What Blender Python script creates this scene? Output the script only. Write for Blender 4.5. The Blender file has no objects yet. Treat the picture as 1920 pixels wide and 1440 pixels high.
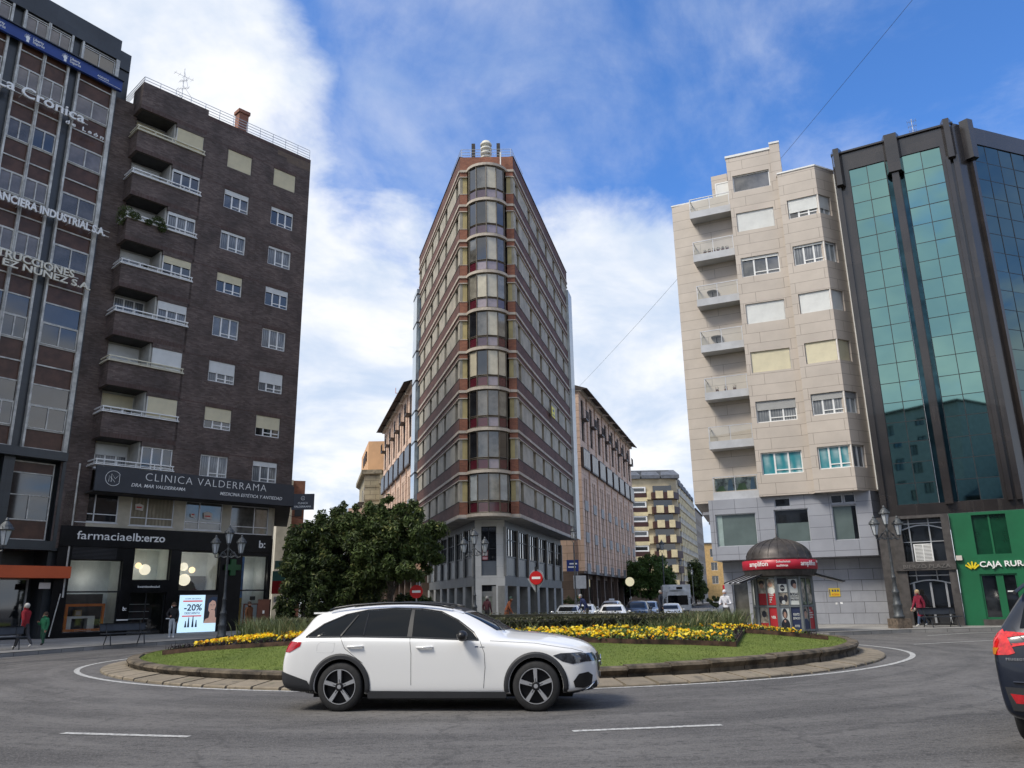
import bpy, bmesh, math, random
from math import radians as rad, sin, cos, pi
from mathutils import Vector, Matrix, Euler
from mathutils.bvhtree import BVHTree
S = bpy.context.scene
COL = S.collection
# ------------------------------------------------------------ camera
FPX = 1465.0
up = Vector((-90, 5320, -FPX)).normalized()
yy = (Vector((0, 0, -1)) - up * Vector((0, 0, -1)).dot(up)).normalized()
xx = yy.cross(up)
cd = bpy.data.cameras.new('camera'); cam = bpy.data.objects.new('camera', cd); COL.objects.link(cam)
cam.matrix_world = Matrix.Translation((0, 0, 1.55)) @ Matrix((xx, yy, up)).to_4x4()
cd.sensor_width = 36; cd.lens = FPX / 1920 * 36; cd.clip_start = .1; cd.clip_end = 3000
S.camera = cam
# ------------------------------------------------------------ light
SUN_EL, SUN_AZ = 50, 240          # azimuth clockwise from +Y
S.view_settings.view_transform = 'Standard'; S.view_settings.look = 'None'
S.view_settings.gamma = 1; S.view_settings.use_curve_mapping = False
S.view_settings.exposure = EXPOSURE = 0.78
S.cycles.use_denoising = True
S.cycles.max_bounces = 6; S.cycles.transparent_max_bounces = 12; S.cycles.caustics_reflective = False; S.cycles.caustics_refractive = False
sd = bpy.data.lights.new('sun', 'SUN'); sd.energy = 2.1; sd.angle = rad(18); sd.color = (1, .93, .82)
so = bpy.data.objects.new('sun', sd); COL.objects.link(so)
sdir = Vector((sin(rad(SUN_AZ)) * cos(rad(SUN_EL)), cos(rad(SUN_AZ)) * cos(rad(SUN_EL)), sin(rad(SUN_EL))))
so.rotation_euler = sdir.to_track_quat('Z', 'Y').to_euler(); so.location = sdir * 100

class NT:
    "small node-tree writer"
    def __init__(s, t): s.t = t; s.n = t.nodes; s.l = t.links
    def add(s, k, ins=None, **p):
        n = s.n.new(k)
        for a, v in p.items(): setattr(n, a, v)
        for a, v in (ins or {}).items(): s.set(n, a, v)
        return n
    def set(s, n, a, v):
        i = n.inputs[a]
        if isinstance(v, bpy.types.NodeSocket): s.l.new(v, i)
        elif isinstance(v, bpy.types.Node): s.l.new(v.outputs[0], i)
        else: i.default_value = v
    def m(s, op, a, b=0.0, c=0.0, clamp=False):
        n = s.add('ShaderNodeMath', operation=op, use_clamp=clamp); s.set(n, 0, a); s.set(n, 1, b)
        if op in ('MULTIPLY_ADD', 'COMPARE', 'SMOOTH_MIN'): s.set(n, 2, c)
        return n.outputs[0]
    def mix(s, f, a, b, blend='MIX'):
        n = s.add('ShaderNodeMix', data_type='RGBA', blend_type=blend); s.set(n, 0, f); s.set(n, 6, a); s.set(n, 7, b); return n.outputs[2]
    def smooth(s, x, lo, hi):
        n = s.add('ShaderNodeMapRange', interpolation_type='SMOOTHSTEP'); s.set(n, 0, x); s.set(n, 1, lo); s.set(n, 2, hi); return n.outputs[0]
    def noise(s, v, sc, det=4, rough=.5, dist=0):
        n = s.add('ShaderNodeTexNoise'); s.set(n, 'Vector', v); s.set(n, 'Scale', sc); s.set(n, 'Detail', det); s.set(n, 'Roughness', rough); s.set(n, 'Distortion', dist); return n.outputs[0]
def c4(c): return (c[0], c[1], c[2], 1)

w = bpy.data.worlds.new("World"); S.world = w; w.use_nodes = True
N = NT(w.node_tree); N.n.clear()
sky = N.add('ShaderNodeTexSky', sky_type='NISHITA', sun_disc=False, sun_elevation=rad(SUN_EL), sun_rotation=rad(SUN_AZ), air_density=1.0, dust_density=.6, ozone_density=2.2)
tc = N.add('ShaderNodeTexCoord'); D = N.add('ShaderNodeVectorMath', {0: tc.outputs['Generated']}, operation='NORMALIZE').outputs[0]
sp = N.add('ShaderNodeSeparateXYZ', {0: D}); z = N.m('MAXIMUM', sp.outputs[2], 0.0)
den = N.m('ADD', z, .28)
P = N.add('ShaderNodeCombineXYZ', {0: N.m('DIVIDE', sp.outputs[0], den), 1: N.m('DIVIDE', sp.outputs[1], den), 2: 0.0}).outputs[0]
n1 = N.noise(P, 1.5, 9, .56, .25); n2 = N.noise(P, 4.2, 7, .6, .4)
base = N.m('ADD', N.m('MULTIPLY', n1, .75), N.m('MULTIPLY', n2, .35))
def bump(d, w0, w1, amp):
    "a cloud bank (or a gap) round one compass direction of the sky"
    global base
    dt = N.add('ShaderNodeVectorMath', {0: D, 1: Vector(d).normalized()}, operation='DOT_PRODUCT').outputs['Value']
    base = N.m('ADD', base, N.m('MULTIPLY', N.smooth(dt, cos(rad(w0)), cos(rad(w1))), amp))
for b in [((-.50, .8, .52), 20, 7, .24), ((-.6, .6, .75), 20, 5, .2), ((-.12, .9, .5), 13, 3, .0), ((-.34, 1, .34), 12, 3, .12), ((-.24, 1, .38), 5, 1, .1), ((-.19, 1, .18), 9, 2, .2),
          ((-.1, 1, .42), 16, 4, .05), ((.1, .9, .75), 20, 5, -.08), ((-.02, .9, .85), 16, 4, -.08), ((.14, 1, .36), 12, 3, .2), ((.06, .9, .66), 7, 2, .02), ((-.12, 1, .28), 10, 3, .12), ((.3, 1, .1), 22, 4, .16), ((.16, 1, .3), 11, 3, .12),
          ((.55, .8, .7), 14, 4, .0), ((.5, .8, .8), 14, 5, -.1), ((.3, .9, .5), 12, 4, .05), ((-.3, -1, .5), 60, 15, .12), ((.8, -.7, .3), 45, 10, .08), ((1, .1, .6), 35, 10, -.02), ((-1, -.3, .4), 50, 10, .2), ((0, -.35, 1), 38, 12, .22)]:  # banks behind and overhead are out of view, added to neutralise the light
    bump(*b)
hor = N.m('MULTIPLY', N.smooth(sp.outputs[2], .36, .02), .16)
base = N.m('ADD', base, hor)
cov = N.smooth(base, .545, .72)
thin = N.m('MULTIPLY', N.smooth(N.m('ADD', N.noise(P, 1.9, 9, .62, .5), N.m('MULTIPLY', n2, .35)), .54, .88), .45)
cov = N.m('MAXIMUM', cov, thin)
sh = N.smooth(N.noise(P, 2.6, 6, .6, .3), .3, .7)
ccol = N.mix(sh, (.56, .67, .84, 1), (1.03, 1.02, 1.01, 1))
blue = N.mix(1.0, sky.outputs[0], (.50, .85, 1.28, 1), 'MULTIPLY')
bgb = N.add('ShaderNodeBackground', {'Color': blue, 'Strength': .108})
bgc = N.add('ShaderNodeBackground', {'Color': ccol, 'Strength': .64})
N.l.new(N.add('ShaderNodeMixShader', {0: N.m('MULTIPLY', cov, .96), 1: bgb.outputs[0], 2: bgc.outputs[0]}).outputs[0], N.add('ShaderNodeOutputWorld').inputs[0])

# ------------------------------------------------------------ materials
MATS = {}
def mat(name, col, rough=.6, metal=0, var=.12, vs=1.5, bump=0, bs=20, coat=0, spec=.5, emit=0, ecol=None, coord='Object', tint=None):
    if name in MATS: return MATS[name]
    m = bpy.data.materials.new(name); m.use_nodes = True; T = NT(m.node_tree); T.n.clear(); MATS[name] = m
    b = T.add('ShaderNodeBsdfPrincipled', {'Roughness': rough, 'Metallic': metal, 'Coat Weight': coat, 'Coat Roughness': .04, 'Specular IOR Level': spec})
    T.l.new(b.outputs[0], T.add('ShaderNodeOutputMaterial').inputs[0])
    tcd = T.add('ShaderNodeTexCoord').outputs[coord]
    if var:
        n = T.noise(tcd, vs, 6, .62)
        lo = tuple(max(0, c * (1 - var * 1.6)) for c in col); hi = tuple(min(1, c * (1 + var * 1.4)) for c in (tint or col))
        T.set(b, 'Base Color', T.mix(T.smooth(n, .3, .7), c4(lo), c4(hi)))
    else: T.set(b, 'Base Color', c4(col))
    if bump:
        bn = T.add('ShaderNodeBump', {'Strength': bump, 'Distance': .02, 'Height': T.noise(tcd, bs, 5, .6)}); T.set(b, 'Normal', bn.outputs[0])
    if emit: T.set(b, 'Emission Color', c4(ecol or col)); T.set(b, 'Emission Strength', emit)
    return m
def brickmat(name, cols, mortar, bw, bh, ms=.012, rough=.8, bumpk=.35, off=.5, metal=0, coat=0, big=.1, stain=0, spec=.5):
    "courses of bricks, or jointed cladding panels, laid in metres over the UVs"
    m = bpy.data.materials.new(name); m.use_nodes = True; T = NT(m.node_tree); T.n.clear()
    b = T.add('ShaderNodeBsdfPrincipled', {'Roughness': rough, 'Metallic': metal, 'Coat Weight': coat, 'Specular IOR Level': spec})
    T.l.new(b.outputs[0], T.add('ShaderNodeOutputMaterial').inputs[0])
    uv = T.add('ShaderNodeTexCoord').outputs['UV']
    br = T.add('ShaderNodeTexBrick', {'Vector': uv, 'Color1': c4(cols[0]), 'Color2': c4(cols[1]), 'Mortar': c4(mortar), 'Scale': 1.0, 'Mortar Size': ms, 'Mortar Smooth': .2, 'Bias': 0.0, 'Brick Width': bw, 'Row Height': bh}, offset=off, offset_frequency=2)
    n = T.smooth(T.noise(uv, .55, 6, .65), .25, .75)
    c = T.mix(1.0, br.outputs[0], T.mix(n, (1 - big * 1.5,) * 3 + (1,), (1 + big,) * 3 + (1,)), 'MULTIPLY')
    if stain:
        mp = T.add('ShaderNodeMapping', {'Vector': uv, 'Scale': (2.2, .18, 1)})
        st = T.smooth(T.noise(mp.outputs[0], 1.3, 5, .7), .52, .8)
        c = T.mix(T.m('MULTIPLY', st, stain), c, (.12, .11, .10, 1))
    T.set(b, 'Base Color', c)
    bn = T.add('ShaderNodeBump', {'Strength': bumpk, 'Distance': .01, 'Height': T.m('SUBTRACT', 1.0, br.outputs[1])}); T.set(b, 'Normal', bn.outputs[0])
    MATS[name] = m; return m
def glassmat(name, tint, fac=.12, thru=(1, 1, 1)):
    "clear glass one can see through, with a real reflection"
    m = bpy.data.materials.new(name); m.use_nodes = True; T = NT(m.node_tree); T.n.clear()
    fr = T.add('ShaderNodeFresnel', {'IOR': 1.5}); f = T.m('ADD', T.m('MULTIPLY', fr.outputs[0], 1.2), fac, clamp=True)
    mx = T.add('ShaderNodeMixShader', {0: f, 1: T.add('ShaderNodeBsdfTransparent', {'Color': c4(thru)}).outputs[0], 2: T.add('ShaderNodeBsdfGlossy', {'Color': c4(tint), 'Roughness': .01}).outputs[0]})
    T.l.new(mx.outputs[0], T.add('ShaderNodeOutputMaterial').inputs[0]); MATS[name] = m; return m
def curtainmat(name, a, b_, sc=9, rough=.12, coat=1.0):
    "a pane with pleated curtain close behind it"
    m = bpy.data.materials.new(name); m.use_nodes = True; T = NT(m.node_tree); T.n.clear()
    b = T.add('ShaderNodeBsdfPrincipled', {'Roughness': .6, 'Coat Weight': coat, 'Coat Roughness': .02, 'Specular IOR Level': .3})
    T.l.new(b.outputs[0], T.add('ShaderNodeOutputMaterial').inputs[0])
    uv = T.add('ShaderNodeTexCoord').outputs['UV']
    wv = T.add('ShaderNodeTexWave', {'Vector': uv, 'Scale': sc / 6.28 * 1.6, 'Distortion': 2.5, 'Detail': 3.0, 'Detail Scale': 1.2}, wave_type='BANDS', bands_direction='X')
    T.set(b, 'Base Color', T.mix(T.m('MULTIPLY', wv.outputs[0], T.smooth(T.noise(uv, .9, 3), .3, .8)), c4(a), c4(b_)))
    MATS[name] = m; return m
def srgb(r, g, b): return tuple((v / 255 / 12.92 if v <= 10 else ((v / 255 + .055) / 1.055) ** 2.4) for v in (r, g, b))

# ------------------------------------------------------------ mesh helpers
class MB:
    def __init__(s): s.v = []; s.f = []; s.mi = []; s.X = None; s.cuts = [0]
    def cut(s):
        if s.cuts[-1] != len(s.f): s.cuts.append(len(s.f))
    def parts(s, name, mats, parent, smooth=False):
        'one object for each piece between cuts'
        s.cut(); out = []
        for a, b in zip(s.cuts, s.cuts[1:]):
            q = MB(); used = sorted({i for f in s.f[a:b] for i in f}); mp = {k: n for n, k in enumerate(used)}
            q.v = [s.v[i] for i in used]; q.f = [[mp[i] for i in f] for f in s.f[a:b]]; q.mi = s.mi[a:b]; out.append(q.build(name, mats, parent, smooth))
        return out
    def _v(s, p):
        p = Vector(p)
        if s.X is not None: p = s.X @ p
        s.v.append(p); return len(s.v) - 1
    def face(s, pts, m=0): s.f.append([s._v(p) for p in pts]); s.mi.append(m)
    def box(s, x0, x1, y0, y1, z0, z1, m=0, skip=''):
        if x1 < x0: x0, x1 = x1, x0
        if y1 < y0: y0, y1 = y1, y0
        if z1 < z0: z0, z1 = z1, z0
        i = [s._v(p) for p in ((x0, y0, z0), (x1, y0, z0), (x1, y1, z0), (x0, y1, z0), (x0, y0, z1), (x1, y0, z1), (x1, y1, z1), (x0, y1, z1))]
        for k, q in (('b', (3, 2, 1, 0)), ('t', (4, 5, 6, 7)), ('f', (0, 1, 5, 4)), ('r', (1, 2, 6, 5)), ('k', (2, 3, 7, 6)), ('l', (3, 0, 4, 7))):
            if k not in skip: s.f.append([i[a] for a in q]); s.mi.append(m)
        return s
    def prism(s, poly, z0, z1, m=0, mtop=None):
        "vertical prism over a counter-clockwise plan polygon"
        n = len(poly); a = [s._v((p[0], p[1], z0)) for p in poly]; b = [s._v((p[0], p[1], z1)) for p in poly]
        for i in range(n): j = (i + 1) % n; s.f.append([a[i], a[j], b[j], b[i]]); s.mi.append(m)
        s.f.append(b[:]); s.mi.append(m if mtop is None else mtop); s.f.append(a[::-1]); s.mi.append(m); return s
    def plate(s, poly, y0, y1, m=0):
        "polygon in x,z (counter-clockwise seen from the front, -y) given a thickness in y"
        n = len(poly); a = [s._v((p[0], y0, p[1])) for p in poly]; b = [s._v((p[0], y1, p[1])) for p in poly]
        s.f.append(a[:]); s.mi.append(m); s.f.append(b[::-1]); s.mi.append(m)
        for i in range(n): j = (i + 1) % n; s.f.append([a[j], a[i], b[i], b[j]]); s.mi.append(m)
        return s
    def tube(s, pts, r, n=8, m=0, cap=True):
        pts = [Vector(p) for p in pts]; rs = r if isinstance(r, (list, tuple)) else [r] * len(pts); rings = []
        for i, p in enumerate(pts):
            t = (pts[min(i + 1, len(pts) - 1)] - pts[max(i - 1, 0)]).normalized()
            a = t.cross(Vector((0, 0, 1)) if abs(t.z) < .9 else Vector((1, 0, 0))).normalized(); b = t.cross(a)
            rings.append([s._v(p + (a * cos(2 * pi * k / n) + b * sin(2 * pi * k / n)) * rs[i]) for k in range(n)])
        for i in range(len(rings) - 1):
            for k in range(n): s.f.append([rings[i][k], rings[i + 1][k], rings[i + 1][(k + 1) % n], rings[i][(k + 1) % n]][::-1]); s.mi.append(m)
        if cap: s.f.append(rings[0][::-1][::-1]); s.mi.append(m); s.f.append(rings[-1][::-1]); s.mi.append(m)
        return s
    def lathe(s, prof, c=(0, 0, 0), n=16, m=0, a0=0, cap=True):
        c = Vector(c); rings = []
        for r, z in prof: rings.append([s._v(c + Vector((r * cos(a0 + 2 * pi * k / n), r * sin(a0 + 2 * pi * k / n), z))) for k in range(n)])
        for i in range(len(rings) - 1):
            for k in range(n): s.f.append([rings[i][k], rings[i][(k + 1) % n], rings[i + 1][(k + 1) % n], rings[i + 1][k]]); s.mi.append(m)
        if cap: s.f.append(rings[0][::-1]); s.mi.append(m); s.f.append(rings[-1][:]); s.mi.append(m)
        return s
    def ball(s, c, r, n=12, m=0, sc=(1, 1, 1)):
        k = n // 2; prof = []
        c = Vector(c)
        rings = []
        for i in range(k + 1):
            a = -pi / 2 + pi * i / k; rr = max(.001, cos(a)) * r; zz = sin(a) * r
            rings.append([s._v(c + Vector((rr * cos(2 * pi * j / n) * sc[0], rr * sin(2 * pi * j / n) * sc[1], zz * sc[2]))) for j in range(n)])
        for i in range(k):
            for j in range(n): s.f.append([rings[i][j], rings[i][(j + 1) % n], rings[i + 1][(j + 1) % n], rings[i + 1][j]]); s.mi.append(m)
        return s
    def frame(s, x0, x1, z0, z1, t, y0, y1, m=0):
        s.box(x0, x1, y0, y1, z0, z0 + t, m); s.box(x0, x1, y0, y1, z1 - t, z1, m)
        s.box(x0, x0 + t, y0, y1, z0 + t, z1 - t, m); s.box(x1 - t, x1, y0, y1, z0 + t, z1 - t, m); return s
    def wall(s, x0, x1, z0, z1, holes, y=0, depth=.22, m=0, mr=None):
        "front skin of a wall with rectangular openings and their reveals"
        hs = [(max(a, x0), min(b, x1), max(c, z0), min(d, z1)) for a, b, c, d in holes]
        xs = sorted({x0, x1, *[h[0] for h in hs], *[h[1] for h in hs]}); zs = sorted({z0, z1, *[h[2] for h in hs], *[h[3] for h in hs]})
        for k in range(len(zs) - 1):
            run = None
            for i in range(len(xs) - 1):
                cx, cz = (xs[i] + xs[i + 1]) / 2, (zs[k] + zs[k + 1]) / 2
                if any(h[0] < cx < h[1] and h[2] < cz < h[3] for h in hs):
                    if run is not None: s.face([(run, y, zs[k]), (xs[i], y, zs[k]), (xs[i], y, zs[k + 1]), (run, y, zs[k + 1])], m); run = None
                elif run is None: run = xs[i]
            if run is not None: s.face([(run, y, zs[k]), (xs[-1], y, zs[k]), (xs[-1], y, zs[k + 1]), (run, y, zs[k + 1])], m)
        r = m if mr is None else mr
        for a, b, c, d in hs:
            y2 = y + depth
            s.face([(a, y, c), (a, y2, c), (a, y2, d), (a, y, d)][::-1], r); s.face([(b, y, c), (b, y2, c), (b, y2, d), (b, y, d)], r)
            s.face([(a, y, c), (b, y, c), (b, y2, c), (a, y2, c)], r); s.face([(a, y, d), (b, y, d), (b, y2, d), (a, y2, d)][::-1], r)
        return s
    def data(s, name, mats, smooth=False):
        me = bpy.data.meshes.new(name); me.from_pydata([tuple(v) for v in s.v], [], s.f)
        for mm in (mats if isinstance(mats, (list, tuple)) else [mats]): me.materials.append(mm)
        me.polygons.foreach_set('material_index', s.mi)
        if smooth: me.polygons.foreach_set('use_smooth', [True] * len(s.f))
        me.update(); uvdo(me); return me
    def build(s, name, mats, parent=None, smooth=False, **k):
        return link(name, s.data(name, mats, smooth), parent, **k)
def uvdo(me):
    uv = me.uv_layers.new(name='UVMap'); d = uv.data; vs = me.vertices
    for p in me.polygons:
        n = p.normal
        if abs(n.z) > .75: t = None
        else: t = Vector((-n.y, n.x, 0)).normalized()
        for li in p.loop_indices:
            v = vs[me.loops[li].vertex_index].co
            d[li].uv = (v.x, v.y) if t is None else (v.dot(t), v.z)
def link(name, data, parent=None, loc=None, rot=None):
    o = bpy.data.objects.new(name, data); COL.objects.link(o)
    if parent: o.parent = parent; CH.setdefault(parent.name, []).append(o)
    if loc: o.location = loc
    if rot: o.rotation_euler = rot
    return o
CH = {}
def frm(ox, oy, deg, z=0): return Matrix.Translation((ox, oy, z)) @ Matrix.Rotation(rad(deg), 4, 'Z')
def tag(o, label, cat=None, group=None, kind=None):
    if label: o['label'] = label
    if cat: o['category'] = cat
    if group: o['group'] = group
    if kind: o['kind'] = kind
    return o
def thing(name, label, cat, M=None, group=None):
    o = bpy.data.objects.new(name, None); COL.objects.link(o); o.empty_display_size = .2
    if M is not None: o.matrix_world = M if isinstance(M, Matrix) else Matrix.Translation(M)
    return tag(o, label, cat, group)
def copy_tree(o, parent=None):
    c = o.copy(); COL.objects.link(c); c.parent = parent
    if parent: CH.setdefault(parent.name, []).append(c)
    for ch in CH.get(o.name, []): copy_tree(ch, c)
    return c
def textdata(s, size=1, ext=.01, bold=0, sx=1, align='LEFT', shear=0, space=1, lsp=1):
    c = bpy.data.curves.new('text', 'FONT'); c.body = s; c.size = size; c.extrude = ext; c.offset = bold * size; c.align_x = align; c.shear = shear; c.space_character = space; c.space_line = lsp; c.resolution_u = 3
    o = bpy.data.objects.new('text', c); COL.objects.link(o); dg = bpy.context.evaluated_depsgraph_get(); dg.update()
    me = bpy.data.meshes.new_from_object(o.evaluated_get(dg)); bpy.data.objects.remove(o); bpy.data.curves.remove(c)
    me.transform(Matrix.Diagonal((sx, 1, 1, 1))); me.transform(Matrix.Rotation(pi / 2, 4, 'X'))
    return me
def text(name, s, mt, parent=None, loc=(0, 0, 0), width=None, M=None, **k):
    "lettering standing in the x,z plane, read from -y"
    me = textdata(s, **k)
    if width:
        xs = [v.co.x for v in me.vertices]; wd = max(xs) - min(xs); me.transform(Matrix.Diagonal((width / wd, 1, 1, 1)))
    me.materials.clear(); me.materials.append(mt)
    o = link(name, me, parent, loc=loc)
    if M is not None: o.matrix_world = M @ Matrix.Translation(loc)
    return o
def textinto(mb, s, loc, m, width=None, M=None, **k):
    me = textdata(s, **k); X = Matrix.Translation(loc)
    if width:
        xs = [v.co.x for v in me.vertices]; wd = max(xs) - min(xs); X = X @ Matrix.Diagonal((width / wd, 1, 1, 1))
    if M is not None: X = X @ M
    if mb.X is not None: X = mb.X @ X
    b = len(mb.v); mb.v += [X @ v.co for v in me.vertices]
    for p in me.polygons: mb.f.append([b + i for i in p.vertices]); mb.mi.append(m)
    bpy.data.meshes.remove(me)

M_white = mat('white_pvc', (.78, .78, .76), .35, var=.05)
M_shut = mat('white_shutter', (.70, .71, .69), .5, var=.04)
M_shutc = mat('cream_shutter', (.66, .60, .42), .5, var=.04)
M_alu = mat('aluminium', (.55, .56, .57), .38, .6, var=.08)
M_aludull = mat('weathered_aluminium', (.50, .49, .45), .5, .2, var=.2, vs=2)
M_black = mat('black_metal', (.016, .017, .019), .45, var=.2)
M_dark = mat('dark_void', (.006, .006, .007), .9, var=0)
M_glassd = mat('dark_glass', (.012, .014, .017), .03, spec=.9, coat=1, var=.5, vs=.7)
M_glassg = mat('grey_glass', (.11, .105, .092), .04, spec=.8, coat=1, var=.35, vs=.9)
M_curt = curtainmat('net_curtain', (.10, .11, .12), (.46, .47, .47))
M_curtb = curtainmat('beige_curtain', (.20, .175, .12), (.42, .37, .27), 6)
M_clear = glassmat('clear_glass', (1, 1, 1), .03, (.93, .96, .95))
M_tinted = glassmat('tinted_glass', (.9, .95, 1), .06, (.35, .4, .4))
M_letter = mat('white_letter', (.82, .82, .80), .4, var=.03)
# ============================================================ GROUND
IC = (-.60, 25.6)          # centre of the traffic island
def gz(x, y):
    d = math.hypot(x, y - 12); t = min(1, max(0, (d - 11) / 12)); s = min(.62, .011 * max(0, y - 38)) * min(1, max(0, (x - 1) / 3)); return -.14 * t * t * (3 - 2 * t) - s
m = bpy.data.materials.new('asphalt'); m.use_nodes = True; T = NT(m.node_tree); T.n.clear()
b = T.add('ShaderNodeBsdfPrincipled', {'Roughness': .82, 'Specular IOR Level': .35}); T.l.new(b.outputs[0], T.add('ShaderNodeOutputMaterial').inputs[0])
oc = T.add('ShaderNodeTexCoord').outputs['Object']
# polished wheel tracks follow the circular lane round the island
rv = T.add('ShaderNodeVectorMath', {0: oc, 1: (IC[0], IC[1], 0)}, operation='DISTANCE').outputs['Value']
an = T.add('ShaderNodeVectorMath', {0: oc, 1: (IC[0], IC[1], 0)}, operation='SUBTRACT').outputs[0]
lane = T.add('ShaderNodeCombineXYZ', {0: T.m('MULTIPLY', rv, 1.6), 1: T.m('MULTIPLY', T.m('ARCTAN2', T.add('ShaderNodeSeparateXYZ', {0: an}).outputs[1], T.add('ShaderNodeSeparateXYZ', {0: an}).outputs[0]), 5.0), 2: 0.0})
tr = T.noise(lane.outputs[0], .9, 6, .62, .3)
big = T.noise(oc, .16, 5, .6); fine = T.noise(oc, 34, 3, .8); mid = T.noise(oc, 7, 6, .7); pit = T.noise(T.add('ShaderNodeMapping', {'Vector': oc, 'Scale': (1, 1.9, 1)}).outputs[0], 6.5, 5, .78)
col = T.mix(T.smooth(T.m('ADD', T.m('MULTIPLY', tr, .6), T.m('MULTIPLY', big, .4)), .38, .62), (.075, .072, .071, 1), (.155, .148, .142, 1))
col = T.mix(T.m('MULTIPLY', T.smooth(fine, .45, .68), .75), col, (.22, .21, .20, 1))
col = T.mix(T.m('MULTIPLY', T.smooth(pit, .535, .60), .6), col, (.036, .035, .036, 1))
col = T.mix(T.m('MULTIPLY', T.smooth(mid, .52, .7), .25), col, (.05, .049, .05, 1))
vor = T.add('ShaderNodeTexVoronoi', {'Vector': T.add('ShaderNodeVectorMath', {0: oc, 1: T.add('ShaderNodeVectorMath', {0: T.add('ShaderNodeTexNoise', {'Vector': oc, 'Scale': 1.3, 'Detail': 5.0}).outputs[1], 1: (1.1, 1.1, 0)}, operation='MULTIPLY').outputs[0]}, operation='ADD').outputs[0], 'Scale': .23}, feature='DISTANCE_TO_EDGE')
col = T.mix(T.m('MULTIPLY', T.smooth(vor.outputs[0], .010, .002), .30), col, (.028, .028, .03, 1))
col = T.mix(T.m('MULTIPLY', T.smooth(T.noise(oc, .8, 5, .7), .62, .72), .35), col, (.045, .044, .046, 1))
T.set(b, 'Base Color', col)
T.set(b, 'Normal', T.add('ShaderNodeBump', {'Strength': .9, 'Distance': .02, 'Height': T.m('ADD', fine, T.m('MULTIPLY', pit, .9))}).outputs[0])
MATS['asphalt'] = m
MB_ = MB(); xs = [-900, -300, -120, -60] + [-44 + 2 * i for i in range(47)] + [60, 120, 300, 900]; ys = [-900, -200, -60] + [-30 + 2 * i for i in range(66)] + [150, 300, 900, 1500]
ix = {}
for j, yv in enumerate(ys):
    for i, xv in enumerate(xs): ix[i, j] = MB_._v((xv, yv, gz(xv, yv)))
for j in range(len(ys) - 1):
    for i in range(len(xs) - 1): MB_.f.append([ix[i, j], ix[i + 1, j], ix[i + 1, j + 1], ix[i, j + 1]]); MB_.mi.append(0)
tag(MB_.build('road', MATS['asphalt'], smooth=True), 'grey worn asphalt of the roundabout and its streets', kind='structure')

paint = bpy.data.materials.new('road_paint'); paint.use_nodes = True; T = NT(paint.node_tree); b = T.n['Principled BSDF']; T.set(b, 'Roughness', .75)
oc = T.add('ShaderNodeTexCoord').outputs['Object']
T.set(b, 'Base Color', T.mix(T.smooth(T.noise(oc, 14, 6, .75), .42, .62), (.50, .50, .48, 1), (.24, .235, .23, 1)))
def strip(mb, pts, wd, z=.006):
    for i in range(len(pts) - 1):
        p, q = Vector(pts[i]), Vector(pts[i + 1]); d = (q - p).normalized(); n = Vector((-d.y, d.x)) * wd / 2
        mb.face([(p.x - n.x, p.y - n.y, gz(*p) + z), (q.x - n.x, q.y - n.y, gz(*q) + z), (q.x + n.x, q.y + n.y, gz(*q) + z), (p.x + n.x, p.y + n.y, gz(*p) + z)][::1])
mb = MB(); pts = [(-.56 + 12.0 * cos(2 * pi * i / 120), 26.6 + 12.0 * sin(2 * pi * i / 120)) for i in range(121)]; strip(mb, pts, .13)
tag(mb.build('island_edge_line', paint), 'white painted line circling the island', kind='structure')
for a, q in (((-5.78, 10.72), (-4.0, 10.27)), ((.66, 10.2), (2.53, 10.48))):
    mb = MB(); strip(mb, [a, q], .12)
    tag(mb.build('lane_dash', paint), 'white lane dash painted across the asphalt', kind='structure')
mb = MB(); strip(mb, [(13.2, 27.4), (18, 29.6), (22, 31)], .12, .008); strip(mb, [(16.5, 33), (19.3, 34.6), (23, 35)], .12, .008)
strip(mb, [(20.2, 31.6), (21.2, 33.2), (24, 34)], .14, .009)
tag(mb.build('lane_lines', paint), 'thin white lane lines before the right pavement', kind='structure')

M_pave = brickmat('pavement_slabs', ((.26, .25, .24), (.31, .30, .28)), (.13, .125, .12), .6, .4, .01, .85, .2, .5, big=.22)
M_kerb = brickmat('granite_kerb', ((.24, .235, .22), (.29, .28, .265)), (.10, .10, .095), 1.0, .5, .012, .85, .2, 0, big=.2)
def pavement(name, poly, label):
    mb = MB(); n = len(poly); mb.prism(poly, -1.5, 0, 1, 0); 
    o = mb.build(name, [M_pave, M_kerb]); tag(o, label, kind='structure')
    mk = MB()
    for i in range(n):
        p, q = Vector(poly[i]), Vector(poly[(i + 1) % n])
        if (q - p).length < .01: continue
        d = (q - p).normalized(); nn = Vector((-d.y, d.x))
        mk.X = Matrix.Translation((p.x, p.y, 0)) @ Matrix.Rotation(math.atan2(d.y, d.x), 4, 'Z')
        mk.box(0, (q - p).length, -.012, .16, -1.5, .012)
    tag(mk.build('kerb', M_kerb), 'granite kerb edging the pavement', kind='structure')
pavement('pavement', [(-60, -8), (-26, 12), (-20.5, 22), (-18.2, 29), (-16.2, 34.8), (-13.6, 40), (-12.9, 44), (-13.6, 50), (-17.5, 62), (-40, 120), (-80, 120)], 'slabbed pavement before the pharmacy and office block')
pavement('pavement', [(-3.6, 49.5), (-2.4, 47.2), (-.6, 47.2), (.6, 49.5), (3.4, 62), (7.5, 84), (27, 150), (-45, 150), (-14.5, 84), (-7.5, 62)], 'slabbed pavement round the corner tower')
pavement('pavement', [(9.2, 39), (8.6, 36.8), (10, 34.6), (13, 34.1), (15.5, 35.1), (17.2, 35.7), (22, 36), (28, 37), (60, 50), (60, 150), (38.5, 150), (18, 80), (11.5, 52)], 'slabbed pavement before the kiosk, clad block and bank')

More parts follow.
